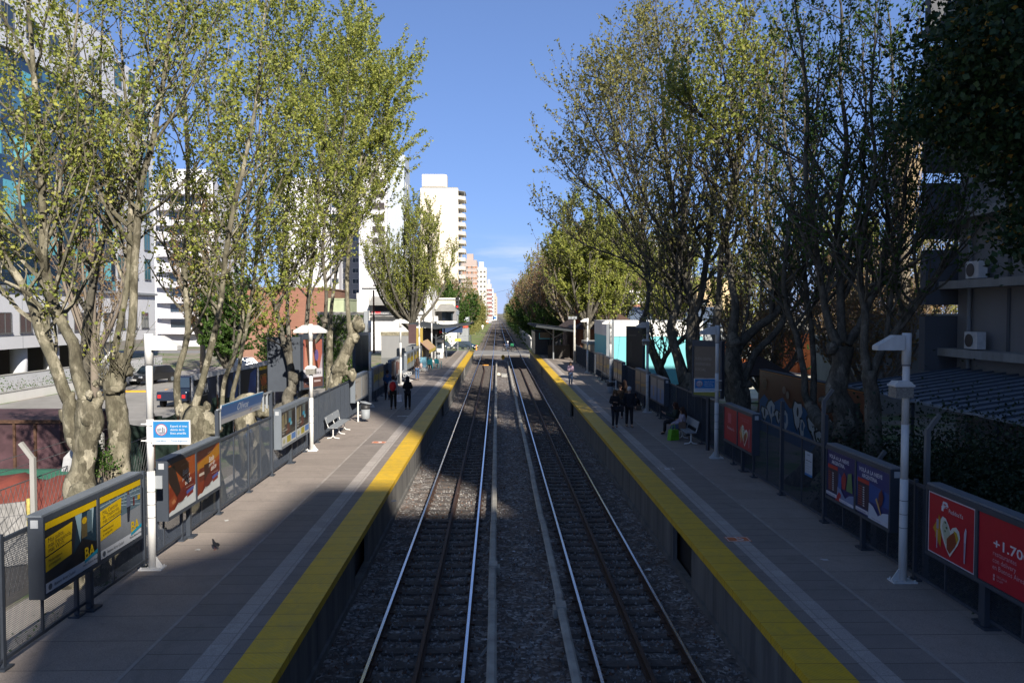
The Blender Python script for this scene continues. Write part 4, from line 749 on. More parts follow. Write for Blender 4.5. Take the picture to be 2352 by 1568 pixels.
def leafmesh(name, P, size, mat, parent, flat=.0, per=1):
    P = np.asarray(P, float); n = len(P)
    s = size*rng.uniform(.35, 1.0, (n, 1))**.8*1.17; a = rng.normal(size=(n, 3)); a /= np.linalg.norm(a, axis=1)[:, None]
    b_ = rng.normal(size=(n, 3)); b_ -= a*(a*b_).sum(1)[:, None]; b_ /= np.linalg.norm(b_, axis=1)[:, None]
    c = np.cross(a, b_)
    Q = np.stack([P-a*s*.55, P+b_*s*.42+c*s*.10, P+a*s*.55+c*s*.05, P-b_*s*.42+c*s*.12], 1).reshape(-1, 3)
    me = bpy.data.meshes.new(name); me.vertices.add(4*n); me.vertices.foreach_set('co', Q.ravel().astype('f')); me.loops.add(4*n); me.loops.foreach_set('vertex_index', np.arange(4*n, dtype='i'))
    me.polygons.add(n); me.polygons.foreach_set('loop_start', np.arange(0, 4*n, 4, dtype='i')); me.polygons.foreach_set('loop_total', np.full(n, 4, 'i'))
    me.materials.append(mat); me.update(calc_edges=True); return link(bpy.data.objects.new(name, me), parent)
def crom(pts, rad, n):
    out = []; rr = []; k = len(pts)
    for i in range(k-1):
        p0, p1, p2, p3 = pts[max(i-1,0)], pts[i], pts[i+1], pts[min(i+2,k-1)]
        for j in range(n):
            t = j/n; out.append(.5*((2*p1)+(p2-p0)*t+(2*p0-5*p1+4*p2-p3)*t*t+(3*p1-p0-3*p2+p3)*t**3)); rr.append(rad[i]+(rad[i+1]-rad[i])*t)
    out.append(pts[-1]); rr.append(rad[-1]); return out, rr
def rv(): return V(rng.normal(size=3)).normalized()
def sprout(m, LV, p, d, L, r, lvl, leafn, spread, up=.25, leafstart=.25):
    """a branch with its own side twigs; leaves gather along the outer twigs"""
    k = 5 if lvl else 4; pts = [p]; q = p; dd = d.normalized(); rr = [r]
    for i in range(k):
        dd = (dd+rv()*.22+V((0,0,up*.5))).normalized(); q = q+dd*(L/k); pts.append(q); rr.append(r*(1-.75*(i+1)/k))
    m.tube(pts, rr, 4 if lvl else 3, cap=False)
    if lvl:
        nb = 4 if lvl == 1 else 5
        for i in range(nb):
            t = .2+.75*i/nb+rng.uniform(0, .12); a = min(int(t*k), k-1); pp = pts[a].lerp(pts[a+1], t*k-a)
            ld = (pts[a+1]-pts[a]).normalized(); sd = (rv()-ld*0).normalized(); nd_ = (ld*.75+sd*.75*spread+V((0,0,up*.6))).normalized()
            sprout(m, LV, pp, nd_, L*rng.uniform(.38,.6), max(r*.5,.005), lvl-1, leafn, spread, up, leafstart)
    for i in range(leafn if not lvl else leafn//2):
        t = leafstart+(1-leafstart)*rng.random(); a = min(int(t*k), k-1); pp = pts[a].lerp(pts[a+1], min(t*k-a,1)); LV.append(tuple(pp+rv()*rng.uniform(.02,.16)))
def plane_tree(name, lab, group, trunk, limbs, stubs=(), leaf=LFY, lsize=.12, leafn=5, nb=9, L=(1.6,2.6), f0=.3, bark=BARK, lvl=1, lump=.18, lumps=(), spread=1.0, up=.3, cat='plane tree', lean=None, extra=None):
    """trunk/limbs: lists of (x, y, Y, r) in picture units at a real distance Y"""
    kt, kl = (.86, .68) if group == GL else (.95, .86)
    lm_, ls_ = (6.6, .80) if group == GL else (2.1, .92)
    lsize *= ls_; leafn = int(leafn*lm_); nb = int(nb*1.6); L = (L[0]*1.25, L[1]*1.3)
    tp = [at(a[0], a[1], a[2]) if abs(a[0]) > 50 else V(a[:3]) for a in trunk]; tr_ = [a[-1] for a in trunk]
    t = thing(name, lab, cat, (tp[0].x, tp[0].y, tp[0].z), group=group); o = V(t.location)
    m = MB(); P, Rr = crom([p-o for p in tp], [q*kt for q in tr_], 6); Rr = [q*(1+.35*max(0, 1-i/3)) for i, q in enumerate(Rr)]; m.tube(P, Rr, 16, lump=lump)
    for (x, y, Y, r_) in lumps: m.blob(at(x, y, Y)-o, r_, 18, 13, .28, seed=x)
    for sb_ in stubs: P, Rr = crom([at(*a[:3])-o for a in sb_], [a[3] for a in sb_], 5); m.tube(P, Rr, 10, lump=.25)
    bm_ = MB(); LV = []
    for lb in limbs:
        pts = [at(a[0], a[1], a[2])-o for a in lb]; rd = [a[3]*kl for a in lb]; P, Rr = crom(pts, rd, 4); m.tube(P, Rr, 9, lump=.10)
        n = len(P); tot = sum((P[i+1]-P[i]).length for i in range(n-1)); cnt = max(3, int(nb*tot/8))
        for i in range(cnt):
            tt = f0+(1-f0)*(i+rng.random())/cnt; a = min(int(tt*(n-1)), n-2); pp = P[a].lerp(P[a+1], tt*(n-1)-a); ld = (P[a+1]-P[a]).normalized()
            sd = rv(); sd.z *= .3; sd.normalize(); d = (ld*.5+sd*.9*spread+V((0,0,up))).normalized()
            ll = rng.uniform(*L)*(1.15-.5*tt); sprout(bm_, LV, pp, d, ll, min(Rr[a]*.5, .03+.012*ll), lvl, leafn, spread, up)
        sprout(bm_, LV, P[-1], (P[-1]-P[-3]), L[0], rd[-1], lvl, leafn, spread, up)
    m.build('trunk', bark, t, True); bm_.build('branches', bark, t); leafmesh('crown', LV, lsize, leaf, t)
    return t
GL = 'plane trees along the left platform'; GRt = 'plane trees along the right platform'
Y = 16.4
plane_tree('plane_tree', 'nearest left plane tree with a knobby fork of sawn stumps above the yellow posters', GL,
  [(-8.75, 16.6, .2, .50), (183, 1140, Y, .36), (190, 1080, Y, .27), (198, 1010, Y, .26), (206, 960, Y, .32), (202, 915, Y, .26)],
  [[(200,920,Y,.24),(177,850,Y,.20),(171,797,Y,.17),(155,765,Y,.16),(129,711,Y,.15),(112,655,Y,.14),(102,599,Y,.13),(98,540,Y,.12),(97,460,Y,.11),(92,330,Y,.10),(80,198,Y,.085),(68,50,Y,.06),(60,-60,Y,.04)],
   [(103,605,Y,.08),(85,575,Y-.2,.07),(50,545,Y-.5,.055),(14,520,Y-.8,.045),(-40,480,Y-1,.03)],
   [(99,560,Y,.06),(120,530,Y,.05),(134,490,Y,.045),(140,400,Y,.04),(165,330,Y-.4,.03)],
   [(92,330,Y,.07),(50,280,Y+.3,.055),(0,235,Y+.6,.04)], [(92,300,Y,.06),(130,210,Y,.05),(165,130,Y,.035),(178,30,Y,.03)],
   [(196,985,Y+.2,.20),(178,950,Y+.2,.19),(150,905,Y,.19),(125,835,Y,.17),(92,764,Y,.14),(79,715,Y,.125),(49,649,Y,.11),(10,600,Y,.09),(-40,560,Y,.06)],
   [(108,720,Y,.05),(60,672,Y-.4,.05),(20,650,Y-.6,.04),(-30,630,Y-.8,.03)]],
  stubs=([(198,1050,Y,.20),(180,1015,Y,.19),(164,975,Y,.15),(160,925,Y,.12),(168,900,Y,.05)],[(205,960,Y,.16),(222,930,Y,.12),(232,915,Y,.07)],[(164,975,Y,.10),(148,960,Y,.09),(140,940,Y,.05)]), lumps=((166,990,Y,(.15,.14,.34)),(158,930,Y,(.11,.11,.12)),(222,985,Y,(.13,.13,.16)),(228,905,Y,(.06,.06,.08)),(176,1150,Y-.5,(.20,.20,.18)),(235,915,Y,(.05,.05,.05)),(200,960,Y-.2,(.12,.10,.16)),(145,950,Y,(.06,.06,.10)),(205,905,Y-.25,(.07,.05,.09)),(190,1130,Y-.4,(.26,.26,.22))), nb=11, leafn=5, lvl=1, lsize=.105)
Y = 18.6
plane_tree('plane_tree', 'dark stemmed plane tree leaning behind the nearest left pollard', GL, [(-8.9, 19, .2, .26), (198, 990, Y, .2), (197, 912, Y, .19)],
  [[(197,912,Y,.18),(196,813,Y,.165),(204,715,Y,.15),(216,640,Y,.13),(230,566,Y,.11),(243,517,Y,.10),(250,430,Y,.085),(240,330,Y,.07),(230,200,Y,.05),(235,60,Y,.035)],
   [(204,720,Y,.08),(166,660,Y,.08),(140,600,Y,.07),(142,520,Y,.06),(150,400,Y,.05),(130,250,Y,.035)]], bark=BARKD, nb=10, leafn=4, lsize=.10)
Y = 17.6
plane_tree('plane_tree', 'second left plane tree splitting at a knot just left of the nearest lamp post', GL,
  [(-8.35, 17.7, .2, .46), (272, 1085, Y, .30), (276, 1011, Y, .27), (272, 962, Y, .26), (264, 912, Y, .25), (262, 880, Y, .30), (266, 855, Y, .20)],
  [[(272,880,Y,.20),(288,835,Y,.15),(297,797,Y,.14),(306,715,Y,.135),(308,616,Y,.13),(314,550,Y,.125),(317,494,Y,.12),(326,412,Y,.11),(350,330,Y,.09),(364,247,Y,.085),(379,165,Y,.075),(387,82,Y,.06),(396,0,Y,.05),(400,-60,Y,.03)],
   [(262,862,Y,.16),(265,800,Y,.11),(275,745,Y,.10),(287,690,Y,.095),(296,620,Y,.09),(298,550,Y,.085),(300,462,Y,.08),(303,330,Y,.075),(330,214,Y,.06),(356,148,Y,.055),(412,60,Y,.04),(468,0,Y,.03)],
   [(298,560,Y,.06),(264,495,Y,.055),(235,400,Y,.05),(198,290,Y,.04),(175,200,Y,.03)], [(303,330,Y,.05),(290,240,Y,.045),(280,120,Y,.04),(275,0,Y,.03)],
   [(345,345,Y,.05),(400,260,Y,.045),(440,190,Y,.03)], [(317,500,Y,.05),(370,470,Y-.5,.04),(420,420,Y-.8,.03)]],
  lumps=((238,878,Y,(.14,.13,.10)),(290,850,Y,(.15,.14,.17)),(262,895,Y-.15,(.20,.16,.10)),(285,1110,Y,(.55,.35,.25)),(222,880,Y,(.09,.09,.08)),(275,828,Y,(.13,.1,.2))), nb=11, leafn=5, lsize=.105)
# epicormic shoots on the second tree's knot
m = MB(); LV = []
for i in range(34):
    p = at(random.uniform(225,285), random.uniform(850,880), 17.4); a = random.uniform(-1.2,1.0); d = V((sin(a), random.uniform(-.2,.3), cos(a)+.35)); sprout(m, LV, p, d, random.uniform(.7,2.2), .012, 0, 3, 1, .3)
t = thing('knot_shoots', 'thin leafy shoots bristling from the pollard knot of the second left plane tree', 'shoots', (0,0,0)); m.build('stems', BARK, t); leafmesh('leaves', LV, .09, LFY, t)
Y = 22.3
plane_tree('plane_tree', 'third left plane tree growing from a huge swollen pale stump behind the blue waiting sign', GL,
  [(-8.6, 23.0, .2, .62), (458, 990, Y, .60), (446, 966, Y, .50), (428, 942, Y, .28)],
  [[(415,955,Y,.22),(409,925,Y,.15),(407,863,Y,.13),(425,797,Y,.125),(432,748,Y,.12),(427,682,Y,.11),(425,616,Y,.10),(429,517,Y,.10),(432,396,Y,.085),(428,297,Y,.075),(422,165,Y,.06),(424,30,Y,.045)],
   [(430,958,Y,.22),(450,925,Y,.17),(468,863,Y,.135),(485,797,Y,.13),(504,715,Y,.12),(514,632,Y,.11),(524,550,Y,.11),(541,462,Y,.10),(557,396,Y,.09),(577,297,Y,.075),(593,198,Y,.06),(602,80,Y,.045),(615,-20,Y,.03)],
   [(541,462,Y,.05),(500,380,Y,.045),(480,280,Y,.04),(470,150,Y,.03)], [(427,680,Y,.05),(390,600,Y,.045),(370,520,Y,.035)]],
  lumps=((470,985,Y,(.50,.4,.26)),(440,955,Y,(.34,.3,.22)),(475,935,Y,(.10,.1,.16)),(425,940,Y,(.2,.2,.2))), nb=10, leafn=5, lsize=.115)
Y = 27.2
plane_tree('plane_tree', 'fourth left plane tree of slim pale stems rising behind the Olivos board', GL, [(-8.4, 27.5, .2, .5), (560, 950, Y, .42), (545, 915, Y, .3)],
  [[(512,950,Y,.16),(511,915,Y,.11),(517,870,Y,.11),(541,807,Y,.11),(557,731,Y,.10),(555,665,Y,.09),(560,583,Y,.085),(568,480,Y,.08),(590,360,Y,.06),(600,250,Y,.045),(612,120,Y,.03),(616,10,Y,.02)],
   [(535,935,Y,.16),(534,905,Y,.12),(549,846,Y,.10),(556,800,Y,.10),(567,748,Y,.10),(580,665,Y,.09),(590,583,Y,.085),(594,517,Y,.08),(604,420,Y,.06),(630,320,Y,.05),(640,200,Y,.035),(652,80,Y,.028),(655,-20,Y,.02)],
   [(560,700,Y,.05),(530,640,Y,.045),(500,560,Y,.04),(490,450,Y,.035),(500,330,Y,.03),(515,200,Y,.025),(530,60,Y,.02)], [(594,517,Y,.05),(640,430,Y,.04),(670,340,Y,.03)]],
  lumps=((572,925,Y,(.45,.3,.34)),(548,930,Y,(.3,.25,.22)),(605,945,Y,(.35,.3,.25))), nb=11, leafn=6, lsize=.13)
Y = 30.5
plane_tree('plane_tree', 'fifth left plane tree with dark crooked stems left of the second lamp post', GL, [(-7.9, 30.8, .2, .34), (660, 925, Y, .26), (672, 895, Y, .24)],
  [[(672,900,Y,.24),(668,843,Y,.20),(655,799,Y,.17),(643,745,Y,.14),(628,695,Y,.12),(620,660,Y,.11),(600,590,Y,.10),(592,500,Y,.08),(600,400,Y,.06),(610,300,Y,.045),(620,170,Y,.035),(628,50,Y,.025)],
   [(668,843,Y,.16),(664,781,Y,.13),(660,715,Y,.11),(661,660,Y,.10),(655,560,Y,.085),(662,440,Y,.07),(680,320,Y,.05),(692,190,Y,.035),(690,60,Y,.025)],
   [(655,799,Y,.05),(630,785,Y-1,.04),(600,775,Y-2,.03)]], lumps=((676,870,Y,(.2,.18,.22)),(652,940,Y,(.4,.35,.3)),(660,800,Y,(.16,.15,.2))), nb=11, leafn=6, lsize=.13, bark=BARKD)
Y = 31.8
plane_tree('plane_tree', 'sixth left plane tree directly behind the second lamp post', GL, [(-7.95, 32, .2, .34), (697, 905, Y, .25), (697, 850, Y, .2)],
  [[(697,850,Y,.18),(699,800,Y,.16),(703,760,Y,.14),(708,697,Y,.13),(711,660,Y,.12),(719,580,Y,.11),(725,492,Y,.10),(728,419,Y,.08),(743,355,Y,.06),(750,250,Y,.045),(740,130,Y,.03)],
   [(697,820,Y,.12),(740,760,Y,.11),(749,700,Y,.11),(748,655,Y,.105),(743,609,Y,.10),(741,565,Y,.09),(749,492,Y,.08),(770,400,Y,.06),(790,300,Y,.045),(800,180,Y,.03),(800,60,Y,.02)],
   [(725,492,Y,.05),(700,420,Y,.04),(690,320,Y,.035),(700,200,Y,.03),(715,70,Y,.02)]], lumps=((694,880,Y,(.2,.2,.26)),(745,735,Y,(.14,.14,.18))), nb=13, leafn=6, lsize=.13, bark=BARKD)
Y = 36
plane_tree('plane_tree', 'seventh left plane tree with a mottled knotty leaning trunk beside the face poster', GL, [(-7.9, 36, .2, .42), (772, 868, Y, .36), (790, 818, Y, .33), (808, 775, Y, .26), (802, 740, Y, .17)],
  [[(802,745,Y,.17),(798,700,Y,.15),(797,640,Y,.14),(800,590,Y,.13),(804,551,Y,.12),(813,477,Y,.10),(824,400,Y,.08),(835,320,Y,.06),(840,240,Y,.04),(842,150,Y,.03)],
   [(804,551,Y,.07),(780,480,Y,.06),(775,380,Y,.05),(790,250,Y,.04),(810,120,Y,.03)], [(813,477,Y,.06),(850,420,Y,.05),(875,350,Y,.04),(885,270,Y,.03)], [(822,410,Y,.05),(855,320,Y,.04),(870,220,Y,.03)]],
  lumps=((823,745,Y,(.28,.25,.36)),(812,775,Y,(.25,.25,.25)),(808,860,Y,(.2,.2,.28)),(780,850,Y,(.4,.35,.3))), nb=15, leafn=7, lsize=.14)
plane_tree('plane_tree', 'slender farther left plane tree whose crown reaches toward the open sky', GL, [(-9.4, 44, .2, .3), (757, 760, 44, .2)],
  [[(757,770,44,.17),(762,700,44,.15),(775,600,44,.12),(785,500,44,.1),(800,400,44,.08),(820,300,44,.05),(830,200,44,.04),(835,90,44,.03)],[(775,600,44,.08),(820,520,44,.07),(860,440,44,.05),(890,360,44,.03)],[(785,500,44,.08),(760,400,44,.06),(755,300,44,.04),(760,190,44,.03)],[(800,400,44,.06),(850,310,44,.05),(885,240,44,.03),(895,190,44,.02)]], nb=16, leafn=8, lsize=.16, L=(2,3))
# ------------------------------ right hand row
Y = 42
plane_tree('plane_tree', 'right plane tree nearest the turquoise wall, one curved stem from a sawn head', GRt, [(8.5, 42, .2, .4), (1530, 900, Y, .34), (1512, 838, Y, .26), (1490, 785, Y, .20), (1477, 752, Y, .25), (1477, 728, Y, .16)],
  [[(1478,730,Y,.15),(1486,706,Y,.14),(1490,662,Y,.13),(1488,607,Y,.11),(1482,560,Y,.10),(1472,476,Y,.08),(1462,380,Y,.07),(1450,280,Y,.055),(1445,170,Y,.04)],
   [(1488,600,Y,.09),(1440,520,Y,.08),(1390,460,Y,.07),(1340,420,Y,.05),(1290,370,Y,.035)], [(1480,560,Y,.09),(1430,450,Y,.08),(1385,350,Y,.06),(1350,270,Y,.045),(1330,230,Y,.03)], [(1472,476,Y,.07),(1425,360,Y,.06),(1400,250,Y,.05),(1390,190,Y,.03)],
   [(1488,620,Y,.06),(1420,590,Y,.06),(1340,560,Y,.045),(1290,520,Y,.03)],[(1465,400,Y,.06),(1500,300,Y,.05),(1510,180,Y,.04),(1505,80,Y,.03)]], leaf=LFO, nb=22, leafn=7, lsize=.16, L=(2.2,3.4), f0=.2, bark=BARKD)
Y = 35.5
plane_tree('plane_tree', 'great right plane tree with twin trunks joined at the foot', GRt, [(9.0, 35.5, .2, .8), (1590, 930, Y, .72), (1590, 880, Y, .6), (1592, 855, Y, .42)],
  [[(1575,880,Y,.36),(1560,830,Y,.28),(1546,783,Y,.24),(1541,745,Y,.22),(1560,695,Y,.19),(1558,640,Y,.17),(1555,580,Y,.15),(1553,524,Y,.13),(1540,420,Y,.11),(1528,333,Y,.09),(1520,190,Y,.06),(1512,80,Y,.04)],
   [(1600,870,Y,.42),(1592,800,Y,.40),(1592,740,Y,.36),(1592,706,Y,.22),(1578,660,Y,.18),(1568,600,Y,.17),(1570,524,Y,.15),(1580,420,Y,.12),(1590,300,Y,.09),(1580,180,Y,.06),(1585,60,Y,.04)],
   [(1596,715,Y,.20),(1608,690,Y,.18),(1620,618,Y,.16),(1628,560,Y,.14),(1640,450,Y,.11),(1650,330,Y,.08),(1655,200,Y,.05),(1660,60,Y,.035)],
   [(1555,580,Y,.07),(1500,500,Y,.06),(1460,400,Y,.05),(1430,300,Y,.04),(1415,210,Y,.03)],
   [(1545,905,40,.24),(1518,860,40,.17),(1530,815,39,.13),(1575,770,38,.10)],
   [(1540,420,Y,.06),(1500,300,Y,.05),(1480,180,Y,.04),(1470,90,Y,.03)]], lumps=((1546,765,Y,(.25,.2,.25)),(1595,735,Y,(.35,.3,.2))), leaf=LFO, nb=17, leafn=6, lsize=.15, L=(2,3.2), f0=.28, bark=BARKD)
plane_tree('plane_tree', 'sunlit leaning right plane tree whose yellow-green outer boughs catch the light high up', GRt, [(10.2, 31.5, .2, .3), (1650, 800, 31.5, .2), (1650, 700, 31.5, .15)],
  [[(1650,700,31.5,.14),(1660,560,31,.12),(1690,430,30,.10),(1665,330,29,.07),(1620,270,28,.05),(1580,250,27.5,.03)],[(1690,430,30,.08),(1700,330,29.5,.06),(1670,200,29,.045),(1650,100,29,.03)],[(1675,480,30,.07),(1620,400,29,.05),(1580,370,28,.03)],[(1690,420,30,.07),(1740,330,29,.05),(1760,200,29,.04)]], leaf=LFY, nb=20, leafn=7, lsize=.15, L=(1.6,2.6), f0=.45, bark=BARKD)
Y = 30
plane_tree('plane_tree', 'third right plane tree with heavy limbs sweeping up to the right over the gazebo', GRt, [(9.3, 30, .2, .55), (1702, 935, Y, .42), (1693, 880, Y, .36), (1684, 840, Y, .34), (1685, 800, Y, .30)],
  [[(1684,800,Y,.26),(1683,760,Y,.24),(1690,706,Y,.18),(1682,660,Y,.15),(1674,600,Y,.13),(1668,540,Y,.12),(1680,430,Y,.10),(1700,310,Y,.08),(1705,180,Y,.05),(1710,50,Y,.04)],
   [(1688,810,Y,.26),(1707,783,Y,.22),(1740,750,Y,.20),(1773,728,Y,.18),(1800,690,Y,.15),(1812,640,Y,.13),(1830,560,Y,.11),(1860,450,Y,.08),(1870,330,Y,.06),(1880,200,Y,.04)],
   [(1708,870,Y,.22),(1722,840,Y,.18),(1740,805,Y,.16),(1784,761,Y,.15),(1805,710,Y,.14),(1797,651,Y,.12),(1784,596,Y,.11),(1765,500,Y,.09),(1760,380,Y,.07),(1770,240,Y,.05),(1780,100,Y,.035)],
   [(1773,728,Y,.12),(1768,640,Y,.10),(1740,560,Y,.09),(1735,440,Y,.07),(1745,300,Y,.05),(1740,150,Y,.035)], [(1700,790,Y,.07),(1720,700,Y,.06),(1722,600,Y,.05),(1715,480,Y,.04)]],
  lumps=((1688,790,Y,(.35,.3,.3)),(1700,880,Y,(.35,.3,.3))), leaf=LFO, nb=16, leafn=6, lsize=.14, L=(1.8,3), f0=.35, bark=BARKD)
Y = 26
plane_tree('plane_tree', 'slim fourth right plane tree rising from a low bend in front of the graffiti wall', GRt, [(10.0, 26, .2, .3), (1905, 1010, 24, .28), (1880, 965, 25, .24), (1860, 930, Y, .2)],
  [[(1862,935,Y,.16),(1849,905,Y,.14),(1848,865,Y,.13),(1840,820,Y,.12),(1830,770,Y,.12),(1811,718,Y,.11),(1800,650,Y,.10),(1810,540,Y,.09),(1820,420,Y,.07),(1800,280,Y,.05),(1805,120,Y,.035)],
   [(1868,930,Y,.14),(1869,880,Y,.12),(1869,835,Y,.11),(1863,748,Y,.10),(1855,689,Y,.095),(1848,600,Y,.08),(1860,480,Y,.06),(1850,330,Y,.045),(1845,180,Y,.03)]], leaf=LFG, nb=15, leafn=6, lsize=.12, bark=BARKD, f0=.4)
Y = 22
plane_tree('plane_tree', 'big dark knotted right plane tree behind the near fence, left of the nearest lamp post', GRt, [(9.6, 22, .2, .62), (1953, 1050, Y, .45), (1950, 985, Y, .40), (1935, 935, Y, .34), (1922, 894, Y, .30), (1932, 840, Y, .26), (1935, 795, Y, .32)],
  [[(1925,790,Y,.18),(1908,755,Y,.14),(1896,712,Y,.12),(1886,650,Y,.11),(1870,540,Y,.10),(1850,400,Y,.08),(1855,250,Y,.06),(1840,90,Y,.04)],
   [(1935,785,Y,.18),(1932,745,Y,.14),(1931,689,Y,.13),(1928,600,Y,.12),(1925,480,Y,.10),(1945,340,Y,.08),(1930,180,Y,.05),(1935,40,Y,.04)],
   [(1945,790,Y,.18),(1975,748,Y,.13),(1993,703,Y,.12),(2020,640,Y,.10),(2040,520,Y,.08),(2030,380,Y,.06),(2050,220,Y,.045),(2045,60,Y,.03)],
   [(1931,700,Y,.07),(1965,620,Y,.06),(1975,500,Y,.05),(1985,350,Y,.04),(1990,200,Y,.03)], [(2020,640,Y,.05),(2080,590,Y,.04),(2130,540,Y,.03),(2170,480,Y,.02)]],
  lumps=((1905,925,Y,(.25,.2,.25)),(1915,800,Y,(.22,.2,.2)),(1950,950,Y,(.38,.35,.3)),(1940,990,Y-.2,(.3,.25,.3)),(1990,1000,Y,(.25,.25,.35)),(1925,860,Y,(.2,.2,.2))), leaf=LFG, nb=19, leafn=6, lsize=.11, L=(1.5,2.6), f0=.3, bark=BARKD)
Y = 20.5
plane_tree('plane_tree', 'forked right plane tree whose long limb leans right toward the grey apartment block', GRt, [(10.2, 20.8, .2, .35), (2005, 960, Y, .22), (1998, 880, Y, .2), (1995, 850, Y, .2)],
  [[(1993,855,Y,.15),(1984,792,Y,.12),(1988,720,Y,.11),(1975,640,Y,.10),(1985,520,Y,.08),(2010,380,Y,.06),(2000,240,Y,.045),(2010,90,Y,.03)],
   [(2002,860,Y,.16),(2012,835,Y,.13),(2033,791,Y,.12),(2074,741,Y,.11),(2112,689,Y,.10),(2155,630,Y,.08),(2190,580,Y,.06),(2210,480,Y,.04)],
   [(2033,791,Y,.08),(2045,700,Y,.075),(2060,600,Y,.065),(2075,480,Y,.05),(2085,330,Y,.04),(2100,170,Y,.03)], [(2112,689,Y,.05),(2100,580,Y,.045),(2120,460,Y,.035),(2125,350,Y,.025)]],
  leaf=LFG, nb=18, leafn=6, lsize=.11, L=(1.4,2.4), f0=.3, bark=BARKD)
# ------------------------------ free-standing generic trees
def generic(name, lab, group, loc, H, W, leaf, bark, trunk=.3, r0=.25, nl=7, nb=9, leafn=7, lsize=.2, lvl=1, cat='tree', up=.2, seed=1, L=None, taper=1.0, leafm=None):
    global rng
    rng = np.random.default_rng(seed); t = thing(name, lab, cat, loc, group=group); m = MB(); bm_ = MB(); LV = []
    zt = H*trunk; m.tube([(0,0,-.3),(0,0,zt*.5),(.05*r0,.1*r0,zt)], [r0*1.25,r0,r0*.85], 9, lump=.15)
    for i in range(nl):
        a = 2*pi*(i+rng.random()*.7)/nl; tl = rng.uniform(.35, 1.0)*taper; e = V((cos(a)*W/2*tl*.85, sin(a)*W/2*tl*.85, zt+(H-zt)*(1-.55*tl*tl)*.9))
        if i == 0: e = V((0,0,H*.93))
        b0 = V((0,0,zt*rng.uniform(.75,1.0))); mid = b0.lerp(e, .5)+V((cos(a)*W*.05, sin(a)*W*.05, -H*.03)); P, Rr = crom([b0, mid, e], [r0*.6, r0*.35, r0*.1], 5); m.tube(P, Rr, 5, cap=False)
        n = len(P)
        for k in range(nb):
            tt = .2+.8*(k+rng.random())/nb; aa = min(int(tt*(n-1)), n-2); pp = P[aa].lerp(P[aa+1], tt*(n-1)-aa); sd = rv(); sd.z = abs(sd.z)*.4
            d = ((P[aa+1]-P[aa]).normalized()*.5+sd+V((0,0,up))).normalized(); sprout(bm_, LV, pp, d, (L or W*.24)*rng.uniform(.7,1.2), r0*.12, lvl, leafn, 1, up, .1)
    m.build('trunk', bark, t, True); bm_.build('branches', bark, t); leafmesh('crown', LV, lsize, leaf, t); return t
generic('plane_tree', 'broad upright olive-green plane tree in front of the cream tower beyond the left canopy', GL, (-10.8, 99, .3), 20.0, 14.5, LFY, BARKD, .22, .42, 16, 17, 7, .19, 2, 'plane tree', .45, 21, 2.8)

generic('plane_tree', 'bright yellow-green plane tree beside the brick station house, trunk just behind the right fence', GRt, (9.1, 79.5, .3), 17.5, 10.5, LFY, BARKD, .3, .38, 14, 17, 10, .20, 2, 'plane tree', .3, 51, 2.4)
generic('plane_tree', 'slimmer yellow-green tree behind the flat-roofed shuttered kiosk', GRt, (11.6, 80.5, .3), 15, 7.5, LFY, BARKD, .3, .25, 9, 16, 9, .20, 2, 'plane tree', .3, 52, 2.2)
# prototypes for the far belts of trees
PA = generic('tree', 'tall grey-brown tree at the near end of the right belt beside the line', 'trees lining the railway', (13.5, 118, -.3), 13, 11, LFO, TWIG, .15, .3, 9, 11, 5, .30, 1, 'tree', .25, 31)
PB = generic('tree', 'dark green dense tree just past the road on the left of the line', 'trees lining the railway', (-12.5, 150, -.3), 9, 9, LFG, BARKD, .12, .3, 9, 12, 14, .36, 1, 'tree', .1, 32)
PC = generic('tree', 'bright yellow-green tree behind the right station canopy, tallest of the belt', 'trees lining the railway', (15.5, 100, .3), 16.5, 12, LFY, BARKD, .18, .3, 11, 14, 9, .32, 1, 'tree', .35, 33)
PD = generic('tree', 'brown leafless tree with a haze of twigs right of the line', 'trees lining the railway', (11.8, 150, -.3), 12, 10, LFB, TWIG, .12, .28, 11, 14, 2, .22, 2, 'tree', .3, 34)
rr = random.Random(4); ORD = ['first','second','third','fourth','fifth','sixth','seventh','eighth','ninth','tenth','eleventh','twelfth','thirteenth','fourteenth']; cn = {}
def belt(src, x, y, sc, what, row):
    k = (what, row); i = cn.get(k, 0); cn[k] = i+1
    dup(src, (x, y, -.3), rr.uniform(0, 6.28), '%s, %s of its kind from the road, %s' % (what, ORD[min(i, 13)], row), 'trees lining the railway', scale=(sc, sc, sc*rr.uniform(.9, 1.1)))
y = 130
while y < 300:
    for src, what in ((PA, 'olive tree'), (PD, 'bare brownish tree')) if rr.random() < .7 else ((PB, 'dark green tree'),):
        belt(src, 12.0+rr.uniform(0, 3)+(y-128)*.004, y+rr.uniform(-4,4), rr.uniform(1.35,1.75)*(1+(y-128)*.0012), what, 'right row')
    if rr.random() < .8: belt(rr.choice((PA, PC, PB)), 21+rr.uniform(0, 6), y+rr.uniform(-5,5), rr.uniform(1.5,1.9), 'tall leafy tree', 'right back row')
    y += 13+(y-128)*.06
y = 146
while y < 300:
    what, src = rr.choice((('olive tree', PA), ('dark green tree', PB), ('dark green tree', PB), ('bare brownish tree', PD)))
    belt(src, -11.5-rr.uniform(0, 4), y, rr.uniform(.95,1.45), what, 'left row')
    if rr.random() < .6: belt(PB, -20-rr.uniform(0, 6), y+5, rr.uniform(.7,1.0), 'bushy green tree', 'left back row')
    y += 13+(y-140)*.06
